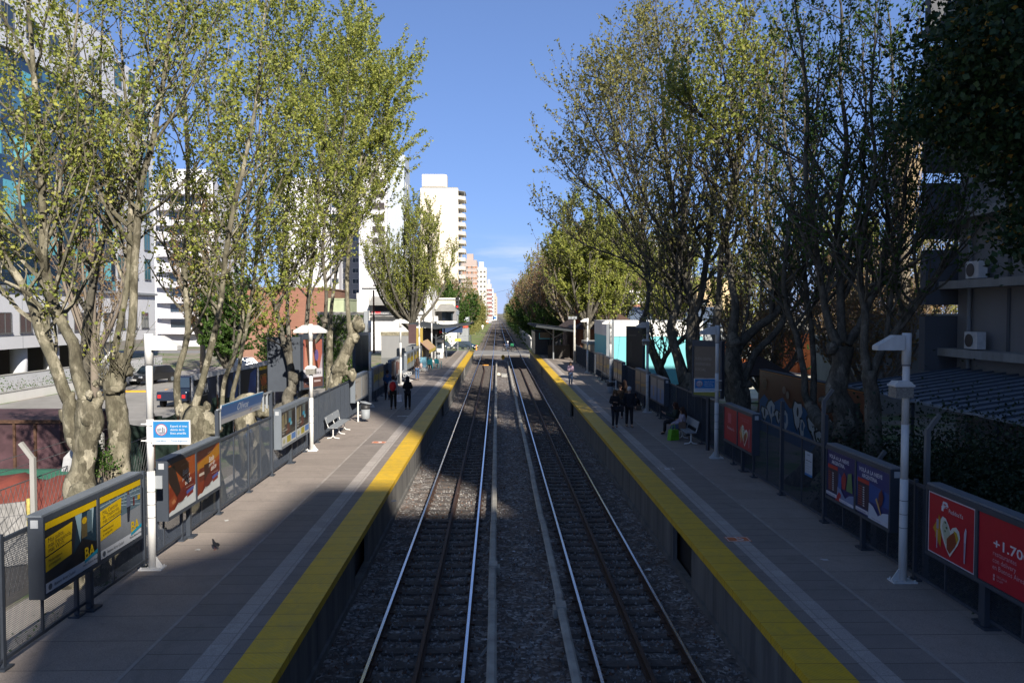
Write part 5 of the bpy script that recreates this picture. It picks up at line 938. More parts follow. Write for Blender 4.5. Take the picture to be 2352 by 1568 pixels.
for (x, y, s, src, lab) in ((-10.0, 148, 1.25, PB, 'dark green tree hiding the foot of the pink tower'), (-9.5, 172, 1.35, PB, 'second dark green tree in front of the distant towers'), (-10.5, 190, 1.15, PD, 'bare grey-brown tree between the dark trees and the far crossing'), (-9.0, 232, 1.3, PA, 'olive tree by the white ground signal on the left'), (-14.5, 158, 1.4, PA, 'taller olive tree behind the dark green ones left of the line')):
    dup(src, (x, y, -.3), rr.uniform(0, 6), lab, 'trees lining the railway', scale=s)
for i, (x, y, s, src) in enumerate(((9.6, 140, 1.05, PB), (10.2, 152, 1.2, PD), (9.4, 166, 1.15, PB), (9.8, 181, 1.3, PA), (9.2, 196, 1.25, PB), (9.5, 214, 1.35, PD), (8.9, 233, 1.4, PB), (9.2, 254, 1.4, PA), (8.8, 276, 1.4, PB))):
    dup(src, (x, y, -.3), rr.uniform(0, 6), 'tree right behind the concrete panel fence, %s from the road' % ORD[i], 'trees lining the railway', scale=s)
rng = np.random.default_rng(77); LV = []
for k in range(120):
    y = 300+560*(k/120)**1.3; sd = -1 if k % 2 else 1; r_ = rng.uniform(5, 8)*(1 if sd > 0 else .85); c_ = np.array([sd*(5.5+r_*.85+rng.uniform(0, 8)), y+rng.uniform(-5,5), r_*1.15])
    n = int(1500*max(.35, 1-(y-300)/700)); q = rng.normal(size=(n,3)); q /= np.linalg.norm(q, axis=1)[:,None]; q *= (rng.uniform(.25, 1, (n,1))**.4)*np.array([r_, r_, r_*(1.4+.4*rng.random())])*(1+.25*np.sin(q*5+k).sum(1)[:,None]*.3); q += c_; q[:,2] = np.maximum(q[:,2], .0); LV += [tuple(v) for v in q]
tag(leafmesh('far_wood', LV, .8, LFO, None), 'far belts of trees merging along both sides of the line', 'trees', kind='stuff')
for (x, y, s, src, lab) in ((15.5, 45.5, .78, PD, 'bare tree just in front of the turquoise wall, right of the great plane'), (19.5, 41, .85, PD, 'bare tree between the gazebo and the turquoise wall'), (19.5, 88, .95, PC, 'yellow-green tree behind the tiled station roof'), (23, 106, .95, PC, 'pale green tree above the blue-grey roof'), (24, 78, .8, PC, 'yellow-green tree right behind the turquoise wall'), (31, 92, .95, PA, 'olive tree in the playground behind the turquoise wall'),
    (27, 60, .85, PD, 'bare brown tree behind the gazebo'), (33, 66, .95, PD, 'large bare tree in front of the orange houses'), (40, 74, 1.1, PA, 'olive tree right of the orange houses'), (47, 82, 1.2, PA, 'tall olive tree at the right edge of the park'),
    (36, 52, .9, PB, 'dark green tree beside the concrete balcony house'), (30, 44, .8, PB, 'dark tree shading the concrete parapet'), (52, 64, 1.2, PA, 'far right park tree partly behind the apartment block'), (45, 100, 1.2, PC, 'bright tree far behind the orange houses'), (60, 110, 1.3, PA, 'farthest olive tree behind the park')):
    dup(src, (x, y, .3), rr.uniform(0, 6), lab, 'park trees on the right', scale=s)
# left side garden trees
generic('bush_tree', 'dense dark green ivy-covered tree in the car park before the brick wall', None, (-22.5, 66, .3), 9.5, 6.5, LFG, BARKD, .1, .35, 10, 14, 22, .26, 1, 'tree', .1, 41)
generic('bronze_tree', 'tree with bronze-orange spring foliage between the office tower and the brick wall', None, (-26.5, 71, .3), 17, 9.5, LFB, TWIG, .2, .25, 10, 12, 7, .24, 1, 'tree', .35, 42)
generic('bronze_tree', 'twiggy bronze-leaved tree in front of the glass office tower', None, (-25.5, 50, .3), 17, 11, LFB, TWIG, .2, .25, 10, 12, 4, .17, 1, 'tree', .35, 43)
generic('bush_tree', 'low green bush at the foot of the brick wall behind the poster hoarding', None, (-17.0, 62, .3), 5, 5, LFG, BARKD, .1, .15, 8, 10, 12, .2, 1, 'bush', .1, 44)
# overhanging evergreen, top right: a thing with limbs and clumps of long leaves
rng = np.random.default_rng(5); t = thing('silky_oak', 'dark evergreen with dull orange flower heads hanging into the top right corner', 'tree', (12.2, 15.5, .32)); o = V(t.location)
m = MB(); m.tube([(0,0,0),(0,0,3),(.1,0,6),(.1,.1,9),(0,0,13)], [.3,.26,.22,.18,.1], 10, lump=.12)
LV = []; LO = []; bmm = MB()
CL = []
for i in range(150):
    x = random.uniform(2105, 2450); y = random.uniform(-200, 640)
    edge = 2215-90*sin((y+40)/120.)-35*sin(y/37.)+(60 if y > 430 else 0)+(70 if 560 < y else 0)-(40 if 180 < y < 300 else 0)
    if x < edge: continue
    if y > 500 and x < 2240: continue
    CL.append((x, y, random.uniform(13, 17)))
for (x, y, Yc) in CL:
    c_ = at(x, y, Yc); b0 = V((12.2, 15.5, max(3.5, min(12, c_.z-.9)))); P, Rr = crom([b0-o, b0.lerp(c_, .55)-o+V((0,0,.25)), c_-o], [.05,.03,.012], 3); bmm.tube(P, Rr, 4, cap=False)
    n = 300; pts = rng.normal(size=(n, 3))*np.array([.34,.34,.24]); LV += [tuple(c_-o+V(p)) for p in pts]
    pts = rng.normal(size=(22, 3))*np.array([.28,.28,.10])+np.array([0,0,.12]); LO += [tuple(c_-o+V(p)) for p in pts]
m.build('trunk', BARKD, t, True); bmm.build('branches', BARKD, t); leafmesh('foliage', LV, .125, LFD, t); leafmesh('flower_heads', LO, .10, LFO2, t)
# palm
t = thing('fan_palm', 'tall fan palm with a shaggy skirt of dead fronds behind the right plane trees', 'palm', (24.0, 46, .3)); rng = np.random.default_rng(9)
m = MB(); m.tube([(0,0,0),(.1,0,6),(0,0,12),(-.1,0,18)], [.45,.32,.28,.26], 10, lump=.12); m.build('trunk', M('palm_trunk', (.17,.14,.10), .9, 0, .3, 6, .5), t, True)
m = MB()
for i in range(700):
    a = random.random()*6.28; z = random.uniform(10.6, 16.8); r_ = (.45+.75*((z-10.6)/6.2)**.6)*random.uniform(.7,1.05); L_ = random.uniform(.7,1.5); w_ = .07; c_, s_ = cos(a), sin(a)
    m.add([(r_*c_-w_*s_, r_*s_+w_*c_, z), (r_*c_+w_*s_, r_*s_-w_*c_, z), ((r_-.25)*c_, (r_-.25)*s_, z-L_)], [(0,1,2)])
m.build('dead_frond_skirt', M('dead_frond', (.33,.25,.15), .9, 0, .4, 3), t)
m = MB()
for i in range(34):
    a = random.random()*6.28; el = random.uniform(-.5, 1.2); d = V((cos(a)*cos(el), sin(a)*cos(el), sin(el))); e = V((0,0,17.6))+d*1.3; m.bar((0,0,17.4), e, .04)
    sd = d.cross(V((0,0,1))).normalized(); u_ = sd.cross(d)
    for k in range(-6, 7):
        q = (d*cos(k*.2)+sd*sin(k*.2)).normalized()*1.1+u_*-.15; m.add([e, e+q*.6+sd*.05, e+q, e+q*.6-sd*.05], [(0,1,2,3)])
m.build('fronds', LFG, t)
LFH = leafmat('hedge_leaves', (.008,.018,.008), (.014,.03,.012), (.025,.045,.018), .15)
def bushes(name, lab, pts, leaf, size, dens, sig, cat='bush', group=None, stems=True, loc=None):
    t = thing(name, lab, cat, loc or tuple(pts[0]), group=group); o = V(t.location); LV = []; m = MB()
    for p in pts:
        p = V(p)-o; LV += [tuple(p+V((rng.normal()*sig[0], rng.normal()*sig[1], abs(rng.normal())*sig[2]))) for _ in range(dens)]
        for k in range(3): m.tube([p+V((0,0,-.3)), p+V((rng.normal()*sig[0]*.7, rng.normal()*sig[1]*.7, sig[2]*1.3))], [.015,.005], 3)
    m.build('stems', TWIG, t); leafmesh('foliage', LV, size, leaf, t); return t
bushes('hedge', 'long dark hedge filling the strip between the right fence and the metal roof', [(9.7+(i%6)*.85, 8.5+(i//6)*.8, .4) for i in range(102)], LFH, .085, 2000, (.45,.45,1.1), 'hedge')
bushes('weeds', 'green weeds with small yellow flowers between the two nearest left plane trees', [at(x, y, 17.0) for x, y in ((215,1090),(225,1075),(232,1062),(240,1090),(222,1050),(250,1080),(205,1095),(215,1060))], LFG, .06, 90, (.10,.2,.22))
bushes('wall_plants', 'row of straggly plants growing along the top of the white car park wall', [(-32.4, 40+i*1.1, .8) for i in range(34)], LFG, .12, 34, (.3,.4,.45))
bushes('weeds', 'low weeds along the foot of the left fence behind the posters', [(-7.4-random.random()*.8, 10+i*.7, .33) for i in range(60)], LFG, .06, 30, (.22,.3,.12))
bushes('shrubs', 'bright green shrub beside the concrete panel fence past the crossing', [(7.4, 203, -.2), (7.6, 206, .4), (7.2, 208, .8)], LFY, .28, 160, (.8,.9,1.3))
bushes('shrubs', 'rounded green shrubs beside the left canopy past the road', [(-10, 133, -.2), (-9.5, 136, .2), (-11, 139, .6), (-10.4, 143, .2)], LFG, .3, 220, (1.1,1.1,1.6))
bushes('line_shrubs', 'low undergrowth along the right edge of the line far past the crossing', [(6.6+(i%3)*.9, 150+i*3.2, -.2) for i in range(95)], LFG, .4, 60, (.8,1.4,1.1), 'bushes')
bushes('line_shrubs', 'low undergrowth on the left side of the line before the orange fence', [(-7.0-(i%4)*1.1, 225+i*3.4, -.2) for i in range(70)], LFO, .45, 60, (.9,1.5,1.3), 'bushes')
bushes('palm_bush', 'clump of spiky palm fronds in front of the orange houses', [(24+i*.9, 56+(i%3), .5) for i in range(7)], LFG, .5, 70, (.8,.8,1.6), 'palm bush')
# ---------------------------------------------------------------- buildings
_win = {}
def winproto(w_, h_, pane, frame, sill=True):
    k = (w_, h_, id(pane), id(frame))
    if k not in _win:
        m = MB(); m.box(-w_/2, w_/2, -.02, .04, 0, h_, 0)
        for a in ((-w_/2-.05,-w_/2+.03,0,h_),(w_/2-.03,w_/2+.05,0,h_),(-.03,.03,0,h_)): m.box(a[0], a[1], -.05, -.021, a[2], a[3], 1)
        m.box(-w_/2+.031, w_/2-.031, -.052, -.022, h_-.05, h_+.04, 1); m.box(-w_/2-.1, w_/2+.1, -.10, -.023, -.10, -.005, 1)
        o = m.build('window', [pane, frame]); _win[k] = o.data; bpy.data.objects.remove(o)
    return _win[k]
def windows(t, me, pts, rz=0, name='window', cap=100):
    """pts: local positions; past the cap the rest becomes one stuff part"""
    for i, p in enumerate(pts[:cap]):
        o = link(bpy.data.objects.new(name, me), t); o.location = p; o.rotation_euler = (0,0,rz)
    if len(pts) > cap:
        m = MB(); vs = [tuple(v.co) for v in me.vertices]; fs = [tuple(f.vertices) for f in me.polygons]; mi = [f.material_index for f in me.polygons]
        for p in pts[cap:]:
            b0 = len(m.v); m.v += [(p[0]+v[0]*cos(rz)-v[1]*sin(rz), p[1]+v[0]*sin(rz)+v[1]*cos(rz), p[2]+v[2]) for v in vs]; m.f += [tuple(j+b0 for j in f) for f in fs]; m.m += mi
        tag(m.build('more_windows', list(me.materials), t), kind='stuff')
WF = M('window_frame', (.55,.56,.58), .5)
# glass office tower, left
t = thing('office_tower', 'white and dark blue glass office tower raised on round white columns', 'office building', (-37, 62, .3))
m = MB(); m.box(-30, 0, -32, 23.6, 3.0, 7.8); m.box(-30, 0, 14.3, 23.6, 7.8, 30.4); m.box(-30, .5, -32, 14.3, 25.5, 31.5); m.box(-30,-.3,-32,14.3,7.8,25.5); m.build('white_cladding', M('cladding_white', (.56,.57,.60), .5, 0, .04, .4), t)
cw = NB('curtain_wall'); sp = cw.n('SeparateXYZ', {0: cw.co}); cb = cw.n('CombineXYZ', {0: sp.outputs[1], 1: sp.outputs[2]}).outputs[0]
bk_ = cw.n('TexBrick', {'Vector': cb, 'Color1': (.0,.0,.0), 'Color2': (1.,1.,1.), 'Mortar': (.0,.0,.0), 'Scale': 1.0, 'Mortar Size': .03, 'Brick Width': 1.35, 'Row Height': 1.75, 'Bias': 0.0}, offset=0.0)
wn = cw.n('TexWhiteNoise', {'Vector': cw.n('VectorMath', {0: cw.n('VectorMath', {0: cb, 1: (1/1.35, 1/1.75, 1.)}, operation='MULTIPLY').outputs[0]}, operation='FLOOR').outputs[0]}, noise_dimensions='2D').outputs['Value']
CW = cw.fin(cw.mix(bk_.outputs['Fac'], cw.ramp(wn, [(.0, (.012,.03,.06)), (.55, (.02,.05,.10)), (.74, (.05,.14,.22)), (.80, (.10,.36,.42)), (.93, (.16,.52,.58))], 'CONSTANT'), (.03,.04,.05)), .12, 0, .8)
m = MB(); m.box(-.29, .28, -32, 14.25, 7.9, 25.4); m.build('glass_curtain_wall', CW, t)
for k in range(11): m = MB(); m.lathe([(.62,-.1),(.62,3.0)], (-1.2, -31+k*4.6, 0), 16); m.build('column', M('cladding_white', (.56,.57,.60)), t, True)
m = MB(); m.box(-14, -4, -32, 22, -.1, 3.0); m.box(-14,-4,-32,22,-.1,.02); m.build('dark_ground_floor', DARK, t)
me = winproto(1.5, 1.5, GLASS, M('window_edge', (.10,.105,.11), .5)); windows(t, me, [(.02, -31+k*2.6, 4.25) for k in range(21)], R(90))
windows(t, winproto(1.3, 2.1, glassmat('teal_glass', (.03,.13,.16)), M('window_edge', (.10,.105,.11), .5)), [(.02, 16.0+j*2.9, 9.3+k*3.1) for k in range(7) for j in range(3)], R(90))
windows(t, me, [(.52, -30+k*3.1, 27.2) for k in range(14)], R(90))
m = MB()
for k in range(13): m.box(.003, .006, -31+k*4.4, -30.95+k*4.4, 3.0, 7.7)
m.box(.003, .007, -32, 23.6, 3.95, 4.0); m.box(.003,.3,-32,23.6,7.6,7.82); m.build('panel_joints', GREY, t)
# car park walls
def wall(name, lab, x0, x1, y0, y1, z0, z1, mat_, cat='wall'):
    t = thing(name, lab, cat, ((x0+x1)/2, (y0+y1)/2, z0)); a, b_ = (x1-x0)/2, (y1-y0)/2; m = MB(); m.box(-a, a, -b_, b_, 0, z1-z0); m.build('wall_body', mat_, t)
    m = MB(); m.box(-a-.03, a+.03, -b_-.03, b_+.03, z1-z0, z1-z0+.05); m.build('coping', CONC, t); return t
wall('ramp_parapet', 'long grey-white parapet wall of the car park ramp under the office tower', -35.2, -34.8, 30, 82, .2, 1.6, M('parapet_grey', (.46,.47,.50), .8, 0, .08, .6, streak=True))
wall('low_wall', 'low white wall in front of the plants in the car park', -31.6, -31.3, 30, 66, .2, .95, WHITEW)
# terracotta wall
TERRA = brickmat('terracotta_brick', (.27,.125,.085), (.225,.105,.072), (.24,.14,.10), .9, .11, 'xz', .008)
t = thing('brick_hall', 'large blank terracotta brick side wall of a hall behind the car park', 'building', (-24, 85, .3)); m = MB(); m.box(-5.6, 5.4, 0, 12, 0, 8.4); m.build('wall', TERRA, t)
m = MB(); m.box(-5.65, 5.45, -.12, 0, 0, 4.1); m.build('lower_wall', M('terracotta_plaster', (.235,.13,.095), .9, 0, .12, 1.2), t); m = MB(); m.box(-5.7, 5.5, -.05, 12, 8.4, 8.5); m.build('coping', M('coping_brown', (.25,.14,.10)), t)
t = thing('green_outbuilding', 'small pale green plastered building attached right of the brick hall', 'building', (-17.7, 86, .3)); m = MB(); m.box(-.8, .95, 0, 8, 0, 7.2); m.build('wall', M('pale_green', (.33,.37,.24), .9, 0, .15, 1), t)
m = MB(); m.box(-.85, 1.0, -.05, 8, 7.2, 7.35); m.build('parapet', M('pale_green', (.33,.37,.24)), t); windows(t, winproto(.5, 1.0, GLASS, WF), [(.1, 0, 4.2)])
# ivy wall
t = thing('ivy_wall', 'tall dark wall overgrown with climbing plants left of the third lamp post', 'wall', (-11.6, 60, .3)); m = MB(); m.box(-2.1, 1.45, 0, .25, 0, 5.75); m.build('wall_body', CONCD, t)
m = MB(); m.box(1.45, 1.75, -.1, .4, 0, 5.9); m.build('end_post', GREY, t); m = MB(); m.box(-2.1, 1.45, -.03, .28, 5.75, 5.83); m.build('coping', CONC, t)
leafmesh('climbing_plants', [(rng.uniform(-2.1,1.4), -.12-abs(rng.normal())*.12, 5.6*rng.random()**1.2) for _ in range(5200)], .15, LFG, t); m = MB()
for i in range(60): x = random.uniform(-2,1.4); m.tube([(x,-.1,0),(x+.3,-.16,2),(x+random.uniform(-.6,.6),-.2,5)], [.02,.012,.006], 3)
m.build('stems', TWIG, t)
t = thing('yard_wall', 'two-tone grey concrete yard wall with a mossy top behind the left fence', 'wall', (-10.0, 74.5, .3)); m = MB(); m.box(-1.0, 2.2, 0, .25, 1.5, 3.6); m.build('upper_wall', M('wall_lightgrey', (.20,.20,.20), .9, 0, .08, 1, streak=True), t)
m = MB(); m.box(-1.0, 2.2, -.02, .27, 0, 1.5); m.build('lower_wall', M('wall_midgrey', (.12,.125,.125), .9, 0, .08, 1), t); m = MB(); m.box(-1.05, 2.25, -.03, .28, 3.6, 3.95); m.build('mossy_top', M('mossy', (.19,.17,.12), .95, 0, .5, 3), t)
# white tower group
def tower(name, lab, loc, boxes, wins=(), extra=None, cat='apartment building'):
    t = thing(name, lab, cat, loc)
    for nm, bx_, mt in boxes: m = MB(); m.box(*bx_); m.build(nm, mt, t)
    for me, pts, rz in wins: windows(t, me, pts, rz)
    return t
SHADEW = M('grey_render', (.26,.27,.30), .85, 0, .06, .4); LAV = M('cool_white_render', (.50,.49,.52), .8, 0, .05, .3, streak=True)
wsm = winproto(2.6, 1.3, GLASS, WHITE); wsq = winproto(1.9, 1.2, GLASS, WHITE)
t = tower('white_tower', 'tall white apartment tower with a grey recessed window strip behind the left plane trees', (-42, 210, -.3),
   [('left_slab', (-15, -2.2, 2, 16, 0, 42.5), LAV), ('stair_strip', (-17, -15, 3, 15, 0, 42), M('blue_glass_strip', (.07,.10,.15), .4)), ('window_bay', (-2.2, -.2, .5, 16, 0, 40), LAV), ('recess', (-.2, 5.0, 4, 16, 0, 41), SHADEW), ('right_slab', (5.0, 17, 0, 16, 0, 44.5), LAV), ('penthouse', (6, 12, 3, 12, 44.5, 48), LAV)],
   [(wsq, [(-1.2, .46, 3+2.85*k) for k in range(13)], 0), (wsq, [(x, 3.96, 3+2.85*k) for k in range(13) for x in (1.1, 3.7)], 0), (winproto(1.3,1.8,GLASS,WF), [(-16, 2.96, 2.5+2.85*k) for k in range(14)], 0)])
BRW = M('brown_render', (.20,.15,.12), .8)
t = tower('grey_tower', 'grey apartment tower with glazed corner balconies, right edge of the white tower group', (-25.8, 196, -.3),
   [('core', (-8.5, -1.5, 0, 14, 0, 42.6), LAV), ('corner', (-1.5, 2.6, 1.4, 14, 0, 44.2), M('grey_blue_render', (.36,.40,.46), .7)), ('roof_room', (-3, 2.9, 1, 10, 42.8, 45.6), M('grey_blue_render', (.36,.40,.46)))],
   [(winproto(3.0, 1.7, M('brown_glass', (.05,.04,.035), .3), LAV), [(-3.6, -.04, 3+2.9*k) for k in range(13)], 0), (winproto(1.2,1.6,GLASS,WHITE), [(2.62, 4+4*j, 3+2.9*k) for k in range(13) for j in range(2)], R(90))])
# cream tower
CREAM = M('cream_render', (.62,.55,.44), .85, 0, .04, .3, streak=True); CREAMB = M('balcony_cream', (.60,.55,.46), .8)
t = tower('cream_tower', 'cream coloured tower with a column of rounded balconies down its right side', (-18.3, 253, -.3), [('front_wall', (-6.3, 5.8, 0, 30, 0, 46.3), CREAM), ('roof_deck', (-6, 5.6, .2, 28, 46.3, 46.6), GREY)])
m = MB(); m.tube([(-4.8,5,47.0),(-4.8,5,51)], 0, 4) if 0 else None
m.prism([(-6.1,4),(1.2,4),(1.9,5),(1.9,9),(1.0,10),(-6.1,10)], 'z', 47.4, 51.4); m.box(-5.2, .8, 5, 9, 46.6, 47.4); m.build('water_tank', CREAM, t)
for k in range(15):
    z = 3.4+2.82*k; m = MB(); m.prism([(5.8,.5),(7.6,2.2),(8.0,2.9),(8.0,11.5),(5.8,11.5)], 'z', z, z+1.15); m.build('balcony', CREAMB, t)
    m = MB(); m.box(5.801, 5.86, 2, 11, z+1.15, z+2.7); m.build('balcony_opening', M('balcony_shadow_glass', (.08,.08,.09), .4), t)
m = MB(); m.prism([(5.8,.5),(7.6,2.2),(8.0,2.9),(8.0,11.5),(5.8,11.5)], 'z', 45.5, 45.7); m.box(7.7,7.8,2.6,2.7,3,45.5); m.build('balcony_roof', GREY, t)
# low white building across the road with hipped awnings
t = thing('corner_shop', 'two-storey white corner shop with grey hipped awnings and a red shop sign across the road', 'shop', (-16, 133, -.3)); T2 = V(t.location)
def px(x0, x1, ya, yb, Yc): a = at(x0, yb, Yc)-T2; b_ = at(x1, ya, Yc)-T2; return a, b_
def flat(nm, x0, x1, ya, yb, Yc, dp, mt, par=None):
    a, b_ = at(x0, yb, Yc), at(x1, ya, Yc); pl = V(par.location) if par else V((0,0,0)); m = MB(); m.box(a.x-pl.x, b_.x-pl.x, Yc-pl.y, Yc+dp-pl.y, a.z-pl.z, b_.z-pl.z); return m.build(nm, mt, par)
flat('front_wall', 832, 978, 661, 808, 133, 12, WHITEW, t); flat('side_wing', 975, 992, 658, 806, 132.2, 12, WHITEW, t); flat('left_wing', 820, 848, 673, 808, 132, 8, WHITEW, t)
flat('upper_panel', 854, 903, 664, 682, 132.9, .3, M('upper_grey', (.5,.5,.52)), t)
flat('shop_window', 857, 932, 699, 718, 132.6, .5, GLASS, t)
a, b_ = at(848, 699, 130.6)-T2, at(936, 699, 130.6)-T2; c_, d_ = at(854, 681, 132.9)-T2, at(907, 681, 132.9)-T2
ROOFG = M('awning_grey', (.21,.205,.195), .85, 0, .12, .8)
m = MB(); m.add([a, b_, d_, c_, a-V((0,0,.15)), b_-V((0,0,.15)), V((d_.x, d_.y, d_.z-.15)), V((c_.x, c_.y, c_.z-.15))], [(0,1,2,3),(4,7,6,5),(0,4,5,1),(1,5,6,2),(3,2,6,7),(0,3,7,4)]); m.build('awning', ROOFG, t)
p_ = at(854, 724.5, 131.5)-T2; q_ = at(933, 715.5, 131.5)-T2
artwork('shop_sign', t, (p_.x, p_.y, p_.z), (1,0,0), (0,-1,0), q_.x-p_.x, q_.z-p_.z, [('r',0,0,.26,1,'c8202c'), ('r',.26,0,.82,1,'5a5c60'), ('r',.0,.0,.45,.35,'4a4a4e'), ('p',[(.02,.2),(.10,.2),(.11,.8),(.01,.8)],'f0f0f0'), ('t','ELECTROPUNTO',.13,.30,.42,{'fit':.36,'b':.03},'e8e8e8'), ('r',.84,0,1,1,'c8202c'), ('t','AC',.88,.25,.4,{},'f0f0f0'), ('t','Servicios',.58,.3,.36,{'fit':.22},'c8c8cc')], '5a5c60')
for (x0, x1) in ((938, 945),(968,973)): flat('window', x0, x1, 696, 713, 132.95, .1, GLASS, t)
m = MB(); a = at(832, 728, 132.7)-T2; b_ = at(992, 728, 132.7)-T2; m.box(a.x, b_.x, a.y-.2, a.y, a.z-.1, a.z+.1); m.box(a.x, b_.x, a.y-.3, a.y, a.z+.55, a.z+.65); a = at(832, 661, 132.8)-T2; m.box(a.x, b_.x, a.y-.3, a.y+.1, a.z, a.z+.25); m.build('cornices', WHITEW, t)
t = thing('balcony_house', 'cream and white two-storey building with a dark glazed balcony below the cream tower', 'shop', (-10.5, 140, -.3)); T2 = V(t.location)
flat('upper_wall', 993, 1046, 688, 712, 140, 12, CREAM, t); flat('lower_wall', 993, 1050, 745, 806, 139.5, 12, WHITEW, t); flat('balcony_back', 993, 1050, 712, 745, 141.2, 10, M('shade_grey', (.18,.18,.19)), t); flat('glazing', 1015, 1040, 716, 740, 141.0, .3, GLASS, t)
flat('balcony_rail', 993, 1050, 737, 745, 138.6, .15, WHITEW, t); flat('cornice', 990, 1056, 684, 688, 139.7, 1, WHITEW, t)
a, b_ = at(1000, 713, 137.8)-T2, at(1053, 713, 137.8)-T2; c_, d_ = at(1012, 698, 140)-T2, at(1040, 698, 140)-T2
m = MB(); m.add([a, b_, d_, c_, a-V((0,0,.15)), b_-V((0,0,.15)), d_-V((0,0,.15)), c_-V((0,0,.15))], [(0,1,2,3),(4,7,6,5),(0,4,5,1),(1,5,6,2),(3,2,6,7),(0,3,7,4)]); m.build('awning', ROOFG, t)
a = at(978, 712, 137)-T2; m = MB(); m.prism([(a.x-.4, a.z+.1),(a.x+1.6, a.z+.1),(a.x+.2, a.z+1.5),(a.x-.4, a.z+1.6)], 'y', a.y, a.y+3); m.build('small_hipped_roof', ROOFG, t)
m = MB()
for k in range(3): m.tube([(a.x+.1+.55*k, a.y+.2, a.z-3.2), (a.x+.1+.55*k, a.y+.2, a.z+.1)], .06, 6)
m.build('veranda_posts', STEEL, t)
for xx, yy in ((1000, 733), (980, 741)):
    flat('air_conditioner', xx-5, xx+6, yy-7, yy+5, 137.2, .6, WHITE, t)
t = thing('blue_grey_shed', 'grey shed with a red lower band left of the dark trees past the crossing', 'shed', (-9.0, 150, -.3)); T2 = V(t.location)
flat('upper_wall', 1052, 1076, 728, 742, 150, 6, M('corrugated_grey', (.35,.38,.42), .6), t); flat('red_band', 1052, 1074, 742, 753, 149.9, 5, M('red_band', (.45,.08,.05), .8), t); flat('lower_wall', 1052, 1076, 753, 800, 150, 5, GREY, t)
# distant towers along the line
def far(name, lab, x0, x1, ytop, Yc, mt, cols, fl, wm_, dp=25, side=None):
    a = at(x0, 760, Yc); b_ = at(x1, ytop, Yc); t = thing(name, lab, 'apartment building', ((a.x+b_.x)/2, Yc, -.3), group='distant towers along the line'); hw = (b_.x-a.x)/2; H = b_.z+.3
    m = MB(); m.box(-hw, hw, 0, dp, 0, H); m.build('tower_block', mt, t); m = MB(); m.box(-hw*.4, hw*.5, 3, 10, H, H+3.5); m.build('roof_room', mt, t)
    n = int((H-4)/fl); pts = [(-hw+2*hw*(c+.5)/cols, -.03, 4+fl*k) for k in range(n) for c in range(cols)]; windows(t, wm_, pts, 0)
    pts = [(hw+.03, 4+6*c, 4+fl*k) for k in range(n) for c in range(3)]; windows(t, side or wm_, pts, R(90), cap=50); return t
wf1 = winproto(3.2, 1.4, M('orange_blind', (.30,.16,.10), .8), WHITE); wf2 = winproto(1.2, 1.1, GLASS, CREAM); wf3 = winproto(5.0, 1.4, M('red_balcony', (.20,.07,.06), .7), WHITE)
far('pink_tower', 'pinkish tower with orange blinds, nearest of the distant row', 1062, 1095, 597, 420, M('pink_render', (.36,.29,.26), .85), 3, 2.9, wf1)
far('white_far_tower', 'bright cream-white distant tower right of the pinkish one', 1093, 1117, 614, 480, M('cream_far', (.55,.53,.48), .85), 3, 3.0, wf2)
far('red_striped_tower', 'distant tower striped with dark red balconies', 1116, 1129, 652, 560, M('white_far', (.42,.40,.40), .85), 1, 3.0, wf3)
far('grey_far_tower', 'small pale grey tower past the red striped one', 1128, 1135, 672, 640, M('grey_far', (.45,.48,.52), .85), 1, 3.0, wf2)
far('orange_top_tower', 'farthest tower with a pale orange top', 1133, 1142, 681, 800, M('orange_far', (.42,.33,.26), .85), 1, 3.0, wf2)
t = tower('pale_tower', 'pale balconied tower glimpsed between the left trees', (-58, 150, -.3), [('slab', (-8, 4.5, 0, 14, 0, 31), LAV), ('roof_room', (-5, 2, 3, 9, 31, 34), LAV)])
for k in range(10): m = MB(); m.prism([(-6,-1.2),(-2,-2.0),(1,-2.0),(4,-1.2),(4,0),(-6,0)], 'z', 2.4+2.9*k, 3.3+2.9*k); m.build('balcony', LAV, t)
windows(t, winproto(6.0, 1.6, GLASS, WF), [(-1, -.04, 3.6+2.9*k) for k in range(9)])
# snack kiosk, guard booth, canopies
CAN = M('canopy_grey', (.045,.05,.055), .95, 0, .15, 2, spec=.05); PINK = M('awning_pink', (.34,.19,.18), .7); YEA = M('awning_yellow', (.45,.34,.06), .7)
t = thing('snack_kiosk', 'grey snack kiosk with a pink and yellow striped awning on the left platform', 'kiosk', (-7.1, 74.5, 1.1))
m = MB(); m.box(-.9, .35, -5.6, 4.6, 0, 2.0); m.build('booth', M('kiosk_grey', (.13,.14,.15), .7), t); m = MB(); m.box(-.2, .38, -3.7, -3.5, 0, 3.6); m.build('yellow_post', M('kiosk_yellow', (.28,.20,.04), .7), t); m = MB(); m.box(-.9,-.2,-3.7,-3.5,2.2,3.9); m.build('dark_panel', M('kiosk_dark', (.06,.03,.03), .6), t)
m = MB(); m.box(.351, .40, -1.2, -.2, .5, 1.5); m.build('display_case', GREY, t)
for k in range(7):
    y0 = -4.3+k*1.1; m = MB(); m.add([(.2,y0,2.35),(.2,y0+.7,2.35),(1.0,y0+.7,1.6),(1.0,y0,1.6)], [(0,1,2,3)], 0); m.add([(.2,y0+.7,2.35),(.2,y0+1.1,2.35),(1.0,y0+1.1,1.6),(1.0,y0+.7,1.6)], [(0,1,2,3)], 1); m.add([(1.0,y0,1.6),(1.0,y0+1.1,1.6),(1.0,y0+1.1,1.3),(1.0,y0,1.3)], [(0,1,2,3)], 1); m.add([(.2,y0,2.32),(.2,y0+1.06,2.32),(1.0,y0+1.06,1.57),(1.0,y0,1.57)], [(0,3,2,1)], 0); m.build('awning', [PINK, YEA], t)
